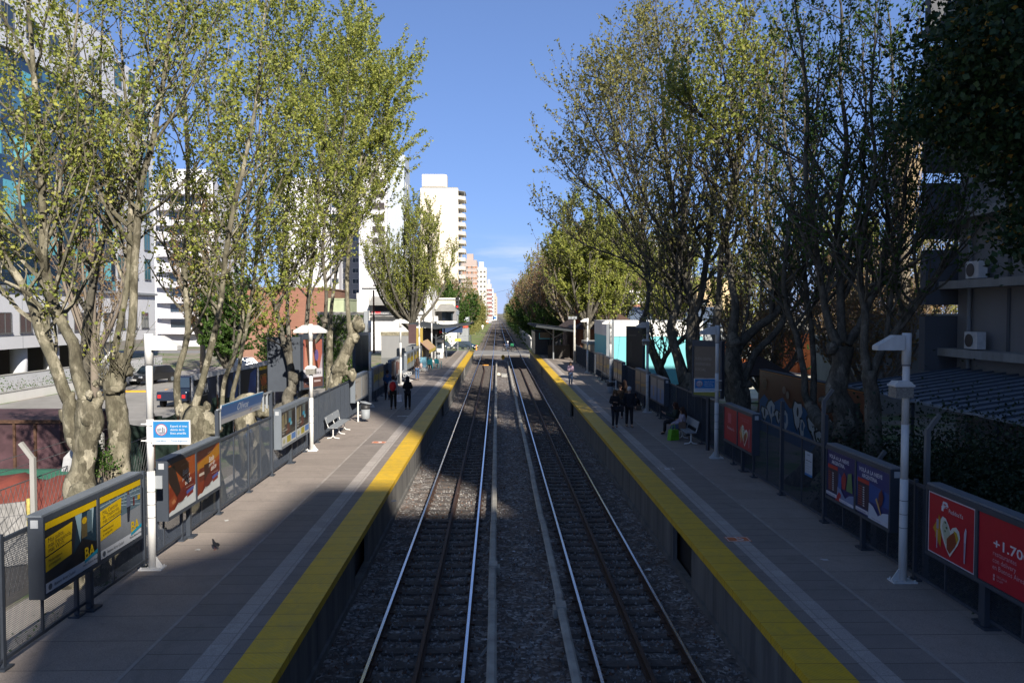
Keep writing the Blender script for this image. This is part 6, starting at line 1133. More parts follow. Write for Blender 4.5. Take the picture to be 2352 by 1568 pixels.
t = thing('guard_booth', 'small white guard booth with a dark window under the left canopy', 'booth', (-6.35, 86.3, 1.1)); m = MB(); m.box(-.45, .45, 0, 1.1, 0, 2.0); m.lathe([(.62,2.0),(.5,2.12),(.3,2.2)], (0,.55,0), 4); m.build('booth_body', WHITE, t); m = MB(); m.box(-.28, .28, -.012, 0, 1.05, 1.7); m.build('window', GLASS, t)
t = thing('handrail', 'low steel handrail beside the white guard booth', 'railing', (-5.6, 85.5, 1.1)); m = MB()
for k in range(5): m.tube([(0,.45*k,0),(0,.45*k,1.05)], .025, 5)
m.tube([(0,0,1.05),(0,1.8,1.05)], .025, 5); m.tube([(0,0,.55),(0,1.8,.55)], .02, 5); m.build('rails', STEEL, t)
t = thing('left_canopy', 'dark grey platform canopy folded in a shallow valley at the end of the left platform', 'canopy', (-6.6, 83.5, 1.1))
m = MB(); m.prism([(0,3.22),(3.6,3.62),(3.75,3.80),(3.6,3.85),(0,3.45),(-2.6,3.9),(-2.8,3.85),(-2.6,3.65)], 'y', 0, 15); m.build('roof', CAN, t)
for k in range(4): m = MB(); m.tube([(0,1+4.4*k,0),(0,1+4.4*k,3.3)], .09, 8); m.bar((0,1+4.4*k,2.2),(2.6,1+4.4*k,3.5),.08); m.bar((0,1+4.4*k,2.2),(-1.8,1+4.4*k,3.6),.08); m.build('column', CAN, t)
m = MB(); m.box(-2.4, -.3, 3.2, 14, 0, 3.1); m.build('ticket_hall', M('ticket_hall_dark', (.035,.035,.04), .6), t); m = MB(); m.box(.25,.55,2.5,2.6,2.75,2.95); m.build('red_light_sign', M('red_sign', (.6,.03,.02), .5), t)
t = thing('right_canopy', 'dark sloping canopy roof at the end of the right platform', 'canopy', (6.1, 80, 1.1))
m = MB(); m.prism([(-2.2,3.50),(-2.05,3.72),(1.9,3.2),(2.0,2.98)], 'y', 0, 23); m.build('roof', CAN, t)
for k in range(5): m = MB(); m.tube([(-.1,3.6+4.4*k,0),(-.1,3.6+4.4*k,3.25)], .08, 8); m.bar((-.1,3.6+4.4*k,2.3),(1.5,3.6+4.4*k,3.1),.07); m.bar((-.1,3.6+4.4*k,2.5),(-1.2,3.6+4.4*k,3.4),.06); m.build('column', GREY if k == 0 else CAN, t)
m = MB(); m.box(-1.3, .2, 8.4, 8.5, 2.1, 2.75); m.build('cyan_framed_sign', M('sign_brown', (.12,.10,.07), .6), t); m = MB()
for a in ((-1.36,.26,2.02,2.1),(-1.36,-1.3,2.1,2.7),(.2,.26,2.1,2.7)): m.box(a[0], a[1], 8.36, 8.4, a[2], a[3])
m.build('sign_edge', M('cyan_edge', (.10,.50,.60), .5), t); m = MB(); m.box(-1.6, .8, 13, 22.5, 0, 2.7); m.build('shuttered_booth', M('shutter_dark', (.04,.042,.05), .5), t); m = MB(); m.box(-.5, 1.9, 6.2, 6.3, 0, 1.4); m.build('counter', M('counter_dark', (.05,.045,.04), .8), t)
ROOFT = brickmat('roof_tiles', (.105,.06,.042), (.07,.042,.032), (.03,.02,.016), 3.0, .42, 'xy', .05)
t = thing('station_house', 'old brick station house with a brown tiled gable roof and an orange-red chimney', 'station building', (11.8, 84, .3)); m = MB(); m.box(-2.9, 3.4, 0, 22, 0, 4.4); m.build('wall', M('station_brick', (.09,.04,.025), .9, 0, .3, 3), t)
m = MB(); m.add([(-3.5,-.6,4.0),(4.2,-.6,4.0),(4.2,22.5,4.0),(-3.5,22.5,4.0),(.35,5.0,6.7),(.35,17,6.7)], [(0,1,4),(1,2,5,4),(2,3,5),(3,0,4,5),(0,3,2,1)]); m.build('roof', ROOFT, t)
m = MB(); m.box(-3.0, -2.45, 4, 4.5, 4.2, 6.2); m.box(-3.06, -2.39, 3.95, 4.56, 6.2, 6.35); m.box(-2.95, -2.5, 4.05, 4.45, 6.35, 6.6); m.build('chimney', M('chimney_red', (.36,.09,.04), .85, 0, .15, 3), t)
t = thing('telegraph_post', 'weathered whitish post with a cluster of floodlights at the near end of the right canopy', 'post', (7.6, 77, 1.1)); m = MB(); m.tube([(0,0,0),(0,0,4.6)], [.13,.09], 8, lump=.1); m.build('post_shaft', M('post_white', (.45,.43,.38), .9, 0, .4, 5), t, True)
for a in (-.5,-.2,.1): m = MB(); m.box(a-.12, a+.12, -.2, 0, 4.35, 4.6); m.bar((a,0,4.5),(0,0,4.4),.04); m.build('floodlight', GREY, t)
# turquoise hall
TQ = M('turquoise_paint', (.15,.44,.47), .8, 0, .05, .5)
t = thing('turquoise_building', 'low building with a turquoise wall and broad white top band, striped with tree shadows', 'building', (8.6, 60, .3)); m = MB(); m.box(0, 7.2, 0, 9, 0, 3.95); m.build('turquoise_wall', TQ, t)
m = MB(); m.box(-.02, 7.22, -.05, 9.02, 3.95, 5.05); m.box(-.05, 7.25, -.08, 9.05, 5.05, 5.13); m.build('white_band', WHITEW, t)
t = thing('shuttered_kiosk', 'flat-roofed kiosk with a brown roller shutter left of the turquoise building', 'kiosk', (8.9, 71, .3)); m = MB(); m.box(0, 2.6, 0, 4, 0, 2.9); m.build('booth', M('wall_offwhite', (.35,.34,.32), .9), t); m = MB(); m.box(-.8, 2.7, -1.2, 4.2, 2.9, 3.15); m.build('flat_roof', CONC, t)
m = MB()
for k in range(18): m.box(.3, 2.3, -.03-.02*(k%2), 0, .2+.14*k, .34+.14*k-.004)
m.build('roller_shutter', M('shutter_brown', (.16,.13,.10), .7), t)
# blue-grey roof and brick house beyond
CORR = M('corrugated_blue', (.13,.17,.24), .55, .3, .2, 2)
t = thing('long_shed', 'long blue-grey corrugated roof behind the turquoise building', 'shed', (19, 102, .3)); m = MB(); m.box(-7, 12, 0, 9, 0, 4.0); m.build('wall', GREY, t); m = MB()
for k in range(64): m.add([(-7.5+.31*k,-.5,4.0),(-7.35+.31*k,-.5,4.06),(-7.19+.31*k,-.5,4.0),(-7.5+.31*k,9,6.6),(-7.35+.31*k,9,6.66),(-7.19+.31*k,9,6.6)], [(0,1,4,3),(1,2,5,4)])
m.build('roof', CORR, t)
t = thing('brick_house', 'red brick and white house with a balcony seen through the yellow-green trees', 'house', (22, 118, .3)); m = MB(); m.box(-5, 6, 0, 9, 0, 9.6); m.build('wall', brickmat('house_brick', (.38,.14,.08), (.30,.11,.07), (.35,.28,.22), .25, .08), t)
m = MB(); m.box(-3, 3.5, -.3, 0, 7.2, 9.2); m.box(-5.3, 6.3, -1.2, 0, 6.2, 6.5); m.build('white_upper_panel', WHITEW, t); m = MB(); m.prism([(-5.6,9.6),(6.6,9.6),(.5,12.2)], 'y', -.6, 9.6); m.build('roof', ROOFT, t); windows(t, winproto(1.3, 1.5, GLASS, WHITE), [(-1.8,-.32,7.4),(.3,-.32,7.4),(2.3,-.32,7.4),(-3.5,-.02,3.2),(3.5,-.02,3.2)])
# park side
ORG = M('orange_render', (.42,.12,.04), .85, 0, .12, 1)
for i, (xa, xb, ya, yb, Yc, lab, mt) in enumerate(((1705, 1752, 790, 846, 80, 'orange house wall left of the gazebo posts, half behind palm fronds', ORG), (1832, 1862, 770, 842, 74, 'bright orange house between the plane tree stems', ORG), (1880, 1905, 768, 845, 70, 'narrow sunlit orange house front right of the dark tree', ORG), (1600, 1700, 640, 742, 150, 'cream and ochre building showing between the right trees', M('ochre_render', (.55,.42,.25), .85)), (1905, 2010, 600, 700, 140, 'pale building far behind the right trees', M('pale_far', (.55,.55,.56), .85)), (1500, 1590, 560, 660, 190, 'pale grey tower glimpsed through the right trees', M('pale_far', (.55,.55,.56), .85)))):
    a = at(xa, yb, Yc); b_ = at(xb, ya, Yc); t = thing('orange_house' if i < 3 else 'far_building', lab, 'house' if i < 3 else 'building', (a.x, Yc, .3)); W_ = b_.x-a.x; H_ = b_.z-.3
    m = MB(); m.box(0, W_, 0, 7, 0, H_); 
    m.build('wall', mt, t); m = MB()
    m.box(-.1, W_+.1, -.1, 7, H_, H_+.3)
    m.build('roof_edge', M('roof_edge_dark', (.06,.05,.045), .8), t); windows(t, winproto(.9, 1.1, GLASS, WF), [(W_*(c+.5)/3, -.02, 1.2+3*k) for c in range(3) for k in range(max(1, int((H_-1)/3)))])
wall('playground_wall', 'low faded red wall along the playground', 24, 44, 57, 57.4, .3, .95, M('red_wall', (.42,.14,.11), .85, 0, .1, 1))
t = thing('gazebo', 'playground gazebo with a dark pyramid roof and slim posts behind the right fence', 'gazebo', (14.3, 42.5, .3)); m = MB(); m.add([(-1.5,-1.5,2.45),(1.5,-1.5,2.45),(1.5,1.5,2.45),(-1.5,1.5,2.45),(0,0,3.4),(-1.45,-1.45,2.36),(1.45,-1.45,2.36),(1.45,1.45,2.36),(-1.45,1.45,2.36)], [(0,1,4),(1,2,4),(2,3,4),(3,0,4),(8,7,6,5),(0,5,6,1),(1,6,7,2),(2,7,8,3),(3,8,5,0)]); m.build('roof', M('gazebo_roof', (.035,.025,.022), .85), t)
for a in (-1,1):
    for b2 in (-1,1): m = MB(); m.box(a*1.25-.06, a*1.25+.06, b2*1.25-.06, b2*1.25+.06, 0, 2.4); m.build('post', M('gazebo_post', (.03,.025,.022), .8), t)
m = MB()
for z in (.5,.95): m.bar((-1.25,-1.25,z),(1.25,-1.25,z),.05); m.bar((1.25,-1.25,z),(1.25,1.25,z),.05)
m.build('railing', M('gazebo_post', (.03,.025,.022)), t)
# graffiti wall
gb = NB('graffiti_paint'); sp = gb.n('SeparateXYZ', {0: gb.co}); hz = gb.n('Math', {0: sp.outputs[2], 1: gb.math('MULTIPLY', gb.noise(1.2, 3), 1.5)}, operation='ADD').outputs[0]
GW = M('graffiti_base', (.55,.20,.03), .85, 0, .15, 2)
t = thing('graffiti_wall', 'orange wall covered with big white and blue graffiti letters behind the right fence', 'wall', (12.9, 33, .3)); m = MB(); m.box(0, .3, -6, 5.2, 0, 2.95); m.build('wall_body', GW, t); m = MB(); m.box(-.03, .33, -6, 5.25, 2.95, 3.0); m.build('coping', DARK, t)
sh = [('p',[(0,0),(1,0),(1,.45),(.9,.52),(.8,.42),(.7,.58),(.6,.5),(.48,.62),(.36,.52),(.28,.66),(.15,.5),(.06,.62),(0,.5)],'2c68a0')]
rg = random.Random(8)
for k in range(11):
    x = .02+.088*k+rg.uniform(-.02,.02); w_ = rg.uniform(.05,.12); h_ = rg.uniform(.22,.62); b0 = rg.uniform(0,.22)
    pts = [(x+w_*(.5+.5*cos(a)*rg.uniform(.5,1.25)+.2*sin(2*a)), b0+h_*(.5+.5*sin(a)*rg.uniform(.6,1.1))) for a in [j*pi/6 for j in range(12)]]
    sh.append(('p', [(a*1.0-.006, b*1.0+(.012 if b > b0+h_/2 else -.012)) for a, b in pts], '14161c')); sh.append(('p', [((a-x-w_/2)*.86+x+w_/2, (b-b0-h_/2)*.92+b0+h_/2) for a, b in pts], 'dfe4e8'))
    sh.append(('e', x+w_*.5, b0+h_*.62, .010, .07, '2c68a0' if k % 2 else '14161c'))
sh += [('e',.07,.80,.03,.10,'8a5a38'),('e',.07,.80,.022,.08,'6a3a18'),('e',.3,.78,.02,.06,'9a8070'),('e',.34,.72,.018,.06,'9a8070')]
artwork('graffiti', t, (-.008, 5.15, .02), (0,-1,0), (-1,0,0), 11.1, 2.9, sh, '7a3a10')
# block of flats, right
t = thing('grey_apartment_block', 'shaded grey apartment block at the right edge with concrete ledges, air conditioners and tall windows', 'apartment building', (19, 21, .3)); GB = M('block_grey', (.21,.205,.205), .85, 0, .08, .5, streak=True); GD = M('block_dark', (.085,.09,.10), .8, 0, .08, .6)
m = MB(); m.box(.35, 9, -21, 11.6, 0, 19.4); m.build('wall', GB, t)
for k in range(6): z = 3.95+2.78*k; m = MB(); m.box(-.45, .5, -21, 11.7, z, z+.32); m.build('ledge', CONC, t)
for k in range(6): z = 3.3+2.78*k; m = MB(); m.box(-1.0, .6, 11.65, 12.1, z, z+2.3); m.build('end_fin', GD, t)
m = MB(); m.tube([(.22, 10.6, 0), (.22, 10.6, 19.4)], .08, 8); m.build('drain_pipe', GREY, t)
for k in range(5):
    z = 4.27+2.78*k; m = MB(); m.box(.30, .36, 4.7, 5.2, z, z+2.4); m.box(.30,.36,8.2,8.35,z,z+2.4); m.build('dark_strip', GD, t)
    for y_ in (3.2, -.2, -4.4): m = MB(); m.box(.28, .36, y_-1.3, y_+1.3, z, z+2.4, 0); m.box(.22,.28,y_-.05,y_+.05,z,z+2.4,1); m.box(.22,.28,y_-1.35,y_-1.27,z,z+2.4,1); m.box(.22,.28,y_-1.26,y_-.06,z+1.2,z+1.28,1); m.box(.22,.28,y_+1.27,y_+1.35,z,z+2.4,1); m.build('window', [GLASS, WF], t)
for (y_, z) in ((9.6, 4.27), (9.6, 7.05), (9.2, 12.6)):
    m = MB(); m.box(-.30, .05, y_-.42, y_+.42, z+.05, z+.72); m.build('air_conditioner', M('ac_white', (.55,.55,.54), .6), t); m = MB(); m.tube([(-.31,y_+.1,z+.38),(-.325,y_+.1,z+.38)], .26, 18); m.build('ac_fan', BLACK, t)
t = thing('metal_roof', 'sloping blue-grey ribbed metal roof beside the grey apartment block', 'roof', (14, 26, .3)); m = MB(); m.add([(0.2,-14,2.75),(5,-14,3.45),(5,6,3.45),(.2,6,2.75),(0.2,-14,2.68),(5,-14,3.38),(5,6,3.38),(.2,6,2.68)], [(0,1,2,3),(4,7,6,5),(0,4,5,1),(2,6,7,3),(0,3,7,4),(1,5,6,2)]); m.build('roof_sheet', M('ribbed_metal', (.24,.28,.33), .55, .2, .1, 1), t)
m = MB()
for k in range(28): y_ = -13.7+k*.72; m.bar((.2,y_,2.80),(5,y_,3.50),.045,.07)
m.build('roof_ribs', M('rib_dark', (.07,.09,.12), .5, .3), t)
m = MB()
for k in range(5): m.tube([(.4,-13+4.6*k,0),(.4,-13+4.6*k,2.7)], .06, 6)
m.build('roof_posts', STEEL, t)
t = thing('balustrade_house', 'weathered concrete parapet with slanted grooves on a low house left of the apartment block', 'house', (21, 44, .3)); m = MB(); m.box(0, 9, 0, 8, 0, 4.3); m.build('wall', M('house_shade', (.22,.21,.19), .9, 0, .2, 1, streak=True), t); m = MB(); m.box(-.2, 9, -.3, 0, 4.3, 5.6); m.box(-.3, 9, -.4, 0, 5.6, 5.7); m.box(-.3, 9, -.5, 0, 4.05, 4.28); m.build('parapet', M('parapet_stained', (.33,.31,.27), .9, 0, .35, 1.5, streak=True), t)
m = MB()
for g_ in (1.2, 4.2, 7.2):
    for k in range(3): m.box(g_+.1*k, g_+1.0-.1*k, -.308, -.301, 5.2-.14*k, 5.25-.14*k)
m.build('grooves', DARK, t)
# bent-top concrete posts with wire
def cpost(x, y, s, lab, h=3.1):
    t = thing('concrete_post', lab, 'fence post', (x, y, .32), group='bent concrete fence posts'); m = MB(); m.box(-.045,.045,-.045,.045,0,h); m.bar((0,0,h-.03),(s*.24,0,h+.30),.08); m.build('post_shaft', CONC if s < 0 else CONCD, t); return t
for i, (x, y, s, lab, h) in enumerate(((-9.55, 16.2, -1, 'pale bent concrete post left of the nearest pollarded plane tree', 2.75), (-9.75, 19.4, -1, 'bent concrete post between the two nearest left plane trees', 2.75), (8.75, 15.7, 1, 'bent concrete post right behind the nearest right lamp post', 3.35), (8.85, 21.0, 1, 'bent concrete post in front of the graffiti wall', 3.35), (8.8, 18.0, 1, 'bent concrete post behind the snow posters', 2.2))): cpost(x, y, s, lab, h)
t = thing('chainlink_fence', 'sagging chain-link fence on yellow posts at the lower left edge', 'fence', (-9.8, 12, .32)); m = MB(); WIRE = M('wire', (.14,.14,.14), .5, .5)
for k in range(-4, 60):
    y_ = k*.16; m.bar((0,y_,.05),(0,y_+1.0,2.2),.006); m.bar((0,y_+1.0,.05),(0,y_,2.2),.006)
m.build('chain_link', WIRE, t)
for y_ in (.6, 1.9, 4.4, 6.0): m = MB(); m.tube([(.02,y_,0),(.02,y_,1.85)], .035, 6); m.build('yellow_post', M('post_yellow', (.40,.34,.10), .9, 0, .4, 12), t)
m = MB(); m.bar((0,-1,2.2),(0,10,2.25),.02); m.bar((-.3,-1,2.7),(-.3,9,2.72),.012); m.bar((-.2,-1,2.5),(-.2,9,2.5),.012); m.build('top_wire', WIRE, t)
t = thing('maroon_container', 'dark maroon skip covered with tarpaulin behind the chain-link fence', 'container', (-15.2, 25.4, .32)); m = MB(); m.box(-3.2, 2.0, -1.6, 1.6, 0, 2.45); m.build('container_body', M('maroon_sheet', (.06,.03,.035), .7, 0, .5, 1.2), t)
for k in range(9): m = MB(); m.box(-3.1+k*.62, -3.03+k*.62, -1.66, -1.6, .1, 2.4) if k < 8 else m.box(-3.25,2.05,-1.68,-1.6,2.4,2.5); m.build('rib', RUST, t)
t = thing('red_tarpaulin', 'faded red and green tarpaulin heap below the maroon skip', 'tarpaulin', (-13.2, 20.5, .32)); m = MB()
vs = []; 
for j in range(9):
    for i in range(15): x = -2.8+i*.36; y_ = -1.2+j*.4; vs.append((x, y_, 1.25*math.exp(-((y_-.5)**2)*.6)+.25*MN.noise(V((x*1.4, y_*1.4, 0)))+.1))
m.add(vs, [(j*15+i, j*15+i+1, (j+1)*15+i+1, (j+1)*15+i) for j in range(8) for i in range(14)]); m.build('sheet', M('tarp_red', (.13,.03,.02), .8, 0, .3, 2), t, True); m = MB(); m.box(-2.9, 2.4, 1.9, 2.1, .9, 1.25); m.build('green_band', M('tarp_green', (.02,.09,.06), .8), t)
for (px_, py_, lab, c_) in ((148, 1068, 'grey draped cloth hanging on the chain-link fence', (.38,.38,.38)),):
    p_ = at(px_-7, py_+14, 18); m = MB(); m.add([(0,0,0),(.35,0,-.02),(.7,.0,.06),(.85,.1,.35),(.6,.2,.52),(.15,.2,.5),(.0,.1,.3),(.42,-.12,.28)], [(0,1,7),(1,2,7),(2,3,7),(3,4,7),(4,5,7),(5,6,7),(6,0,7)]); o = m.build('draped_cloth', M('cloth_grey_sheet', c_, .9, 0, .2, 3)); o.location = p_; tag(o, lab, 'cloth')
for i, (px_, py_, w_, rz, lab) in enumerate(((70, 1150, 1.9, .5, 'grey weathered plank sheet leaning behind the chain-link fence'), (115, 1170, 1.6, .6, 'second grey plank sheet leaning beside the first'), )):
    p_ = gp(px_, py_, .4); m = MB(); m.add([(-w_/2,0,0),(w_/2,0,0),(w_/2,.5,1.0),(-w_/2,.5,1.0),(-w_/2,.06,0),(w_/2,.06,0),(w_/2,.56,1.0),(-w_/2,.56,1.0)], [(0,1,2,3),(7,6,5,4),(0,4,5,1),(2,6,7,3),(1,5,6,2),(0,3,7,4)]); o = m.build('leaning_board', M('board_grey', (.20,.195,.19), .9, 0, .3, 3)); o.location = (-11.4-i*.6, 17.2+i*1.3, .4); o.rotation_euler = (0,0,rz); tag(o, lab, 'board', 'leaning boards')
o = MB().blob((0,0,0),(.16,.12,.36),10,8,.45).build('foil_bundle', M('foil', (.75,.76,.78), .15, 1, .1, 6)); o.location = at(573, 1015, 23.5); tag(o, 'crumpled silver foil bundle hanging behind the left fence', 'bundle')
t = thing('shade_netting', 'dark green shade netting on thin posts behind the left plane trees', 'fence', (-12.2, 25.5, .32)); m = MB(); vs = []
for j in range(60):
    for i in range(2): vs.append((.12*sin(j*.9)+.05*MN.noise(V((j*.7, i, 0))), j*.18, (0, 1.95+.10*sin(j*.55)+.06*MN.noise(V((j*1.3, 3, 0))))[i]))
m.add(vs, [(2*j, 2*j+2, 2*j+3, 2*j+1) for j in range(59)]); m.build('netting', M('netting_green', (.012,.028,.022), .9, 0, .5, 2), t)
for j in range(6): m = MB(); m.tube([(.15, j*2.1, 0), (.15, j*2.1, 2.2)], .035, 6); m.build('netting_post', RUST, t)
# hoarding with concert posters
t = thing('poster_hoarding', 'black hoarding pasted with concert and film posters behind the left plane trees', 'hoarding', (-14.1, 36.3, .32)); a = V((0,0,0)); b_ = V((.5, 25, 0)); L_ = b_.length; ang = math.atan2(b_.y, b_.x); t.rotation_euler = (0,0,ang)
m = MB(); m.box(0, L_, 0, .08, 0, 2.75); m.build('hoarding_boards', M('hoarding_dark', (.03,.03,.035), .8), t); m = MB(); m.box(0, L_, -.05, 0, 2.6, 2.85)
for k in range(9): m.box(k*3.1, k*3.1+.15, -.05, 0, 0, 2.6)
m.build('trim', M('hoarding_trim', (.42,.42,.43), .8, 0, .3, 3), t)
post = [('14151c', [('r',.6,.3,1,1,'24304c'), ('t','KARINA',.03,.72,.20,{'fit':.62,'b':.03},'e8e8e8'), ('r',.1,.66,.6,.68,'a0a0a0'), ('t','14 OCTUBRE',.05,.30,.12,{'fit':.6,'b':.02},'d8d8d8'), ('t','LUNA PARK',.05,.14,.11,{'fit':.5,'b':.02},'d8d8d8')]),
  ('141c3a', [('p',[(.4,.2),(.6,.2),(.7,.8),(.5,.9)],'2a4474'), ('r',.75,.3,1,1,'3a68a8'), ('p',[(.1,0),(.3,0),(.25,.7),(.15,.8)],'0c1020')]), ('121a34', [('p',[(.4,.2),(.9,.3),(1,1),(.6,.9)],'2850a0'), ('p',[(.2,0),(.4,0),(.4,.7),(.25,.75)],'0c1224')]),
  ('10110f', [('r',0,.92,1,1,'c8a818'), ('t','QUEEN',.12,.66,.16,{'fit':.5,'b':.03},'d88a18'), ('e',.35,.62,.2,.12,'a84c14'), ('t','EL SHOW',.2,.42,.10,{'b':.02},'d8a020'), ('t','LIVE',.25,.26,.12,{'b':.02},'d87818'), ('p',[(.68,0),(.88,0),(.84,.6),(.72,.6)],'26282c'), ('e',.78,.66,.06,.09,'a06448')]),
  ('241c48', [('r',.1,.72,.3,.96,'d89818'), ('t','HASTA',.4,.74,.12,{'b':.02},'d8b030'), ('t','-25',.32,.36,.28,{'fit':.5,'b':.04},'e0e0ec'), ('r',.62,.25,.95,.5,'c82838'), ('p',[(0,.2),(.2,.3),(.26,.8),(0,.9)],'8a8ab8')]),
  ('1c2c60', [('r',.1,.5,.9,.9,'2a5ac0'), ('r',.1,.1,.9,.4,'101420')]), ('1a50b0', [('r',.1,.1,.9,.2,'e0e0f0'), ('t','PLAN',.1,.5,.2,{'b':.02},'e8d040'), ('r',.1,.8,.9,.84,'a0c0f0')]), ('1858c0', [('r',.1,.08,.9,.2,'d0d0e0'), ('e',.4,.6,.2,.15,'d8c840')])]
for k, (bk, s_) in enumerate(post): artwork('pasted_poster', t, (k*3.1+.2, -.005, .25), (1,0,0), (0,-1,0), 2.8, 2.3, s_, bk)
for i, (x, y) in enumerate(((466, 828), (555, 838), (738, 833))):
    p_ = at(x, y+14, 83); t = thing('hydrant_sign', 'small red-orange box on the brick wall, %s' % ('leftmost of the three' if i == 0 else 'middle of the three' if i == 1 else 'rightmost, beside the dark tree stems'), 'wall box', p_, group='red boxes along the brick wall'); m = MB(); m.box(-.3,.3,0,.25,0,1.1); m.box(-.22,.22,0,.2,1.1,1.25); m.build('box_body', M('box_red', (.60,.07,.03), .6), t); m = MB(); m.box(-.12,.12,-.02,0,.1,.5); m.build('fitting', WHITE, t)
# ---------------------------------------------------------------- vehicles
def car(lab, loc, rz, col, L=4.2, W=1.75, H=1.45, kind='car', pick=False):
    t = thing('parked_car', lab, kind, loc, rz, 'cars beyond the station'); C = M('car_paint_%d%d%d' % tuple(int(c*99) for c in col), col, .25, .2, .03, 1, spec=.8); h = L/2
    prof = [(-h,.35),(-h+.05,.75),(-h+.35,.88),(-h+.75,H-.06),(-h+1.1,H),(.35,H),(h-1.25,.93),(h-.2,.78),(h,.6),(h,.32)] if not pick else [(-h,.45),(-h,1.0),(-.2,1.0),(-.15,H),(.8,H+.02),(1.2,1.1),(h-.1,.98),(h,.75),(h,.4)]
    m = MB(); n = len(prof)
    vs = []
    for s_ in (-1, 1):
        for x, z in prof: inn = .20*max(0, (z-.9)/(H-.9)); vs.append((x, s_*(W/2-inn), z))
    m.add(vs, [tuple(range(n)), tuple(range(n,2*n))[::-1]]+[(i,n+i,n+(i+1)%n,(i+1)%n) for i in range(n)]); o = m.build('car_body', C, t); bv = o.modifiers.new('b', 'BEVEL'); bv.width = .05; bv.segments = 2
    m = MB(); 
    for s_ in (-1, 1): y_ = s_*(W/2-.10+.012); m.add([(-h+.62,y_+s_*.0,.93),(h-1.45,y_,.95),(.30,y_-s_*.10,H-.10),(-h+.95,y_-s_*.10,H-.10)] if not pick else [(-.05,y_,1.05),(1.05,y_,1.08),(.75,y_-s_*.1,H-.08),(.0,y_-s_*.1,H-.08)], [(0,1,2,3)])
    xa, za, xb, zb = (h-1.30,.97,.42,H-.06) if not pick else (1.22,1.14,.86,H-.04); w1, w2 = W/2-.16, W/2-.28
    m.add([(xa+.03,-w1,za),(xa+.03,w1,za),(xb+.04,w2,zb),(xb+.04,-w2,zb)], [(0,1,2,3)]); m.add([(-h+.37,-w1,.92),(-h+.37,w1,.92),(-h+.76,w2,H-.10),(-h+.76,-w2,H-.10)] if not pick else [(-.23,-w1,1.05),(-.23,w1,1.05),(-.17,w2,H-.1),(-.17,-w2,H-.1)], [(0,1,2,3)]); m.build('windows', GLASS, t)
    for sx_ in (-1, 1):
        for s_ in (-1, 1):
            m = MB(); m.tube([(sx_*(h-.8), s_*(W/2-.18), .31), (sx_*(h-.8), s_*(W/2+.01), .31)], .31, 16); wo = m.build('wheel', M('tyre', (.018,.018,.018), .9), t); m = MB(); m.tube([(sx_*(h-.8), s_*(W/2+.011), .31), (sx_*(h-.8), s_*(W/2+.02), .31)], .18, 12); m.build('rim', STEELL, wo)
    for s_ in (-1, 1):
        m = MB(); m.box(h-.06,h+.015,s_*(W/2-.28)-.14,s_*(W/2-.28)+.14,.60,.74); m.build('headlight', M('lamp_glass', (.7,.72,.75), .1), t); m = MB(); m.box(-h-.015,-h+.05,s_*(W/2-.2)-.1,s_*(W/2-.2)+.1,.62,.82); m.build('tail_light', M('lamp_red', (.5,.02,.02), .3), t)
    m = MB(); m.box(h,h+.02,-.22,.22,.38,.5); m.build('number_plate', WHITE, t); m = MB(); m.box(h-.02,h+.012,-.45,.45,.55,.66); m.build('grille', BLACK, t); return t
car('black hatchback parked facing the ramp in the left car park', (-28.0, 64, .34), R(-105), (.02,.02,.022)); car('silver-grey car half hidden behind the second left plane tree', (-29.6, 61.5, .34), R(80), (.35,.36,.38)); car('dark blue pickup truck with an open bed in the left car park', (-19.4, 49.5, .34), R(89), (.012,.02,.045), 5.0, 1.85, 1.75, 'pickup', True)
car('dark car with its bonnet toward the camera just behind the blue pickup', (-20.2, 55.5, .34), R(-95), (.02,.03,.045)); car('white car under the green ivy-covered tree', (-24.0, 76, .34), R(20), (.6,.6,.6)); car('white van-like car right of the ivy-covered tree by the brick wall', (-20.6, 77, .34), R(-20), (.6,.6,.62), 4.4, 1.8, 1.9)
car('dark blue old saloon waiting behind the railings at the level crossing', (-5.4, 133.5, -.14), R(-40), (.02,.045,.07), 4.3, 1.7, 1.4); car('dark car at the left side of the crossing beside the blue saloon', (-9.2, 133, -.14), R(-60), (.03,.05,.08)); car('small blue car at the far level crossing', (-6.5, 484, .0), R(10), (.04,.10,.35)); car('dark red car crossing at the far level crossing on the right', (9.5, 484, .0), 0, (.15,.02,.02)); car('grey car at the far level crossing near the left trees', (-12.5, 483, .0), 0, (.2,.22,.25)); car('pale car at the far level crossing beyond the right trees', (16, 486, 0), 0, (.5,.5,.5))
m = MB(); [m.box(-29.5+i*2.6, -27.9+i*2.6, 56+i*.8, 56.2+i*.8, .34, .46) for i in range(5)]; tag(m.build('parking_kerbs', M('kerb_orange', (.60,.28,.02), .7)), 'row of orange-yellow wheel stops in the left car park', 'wheel stops')
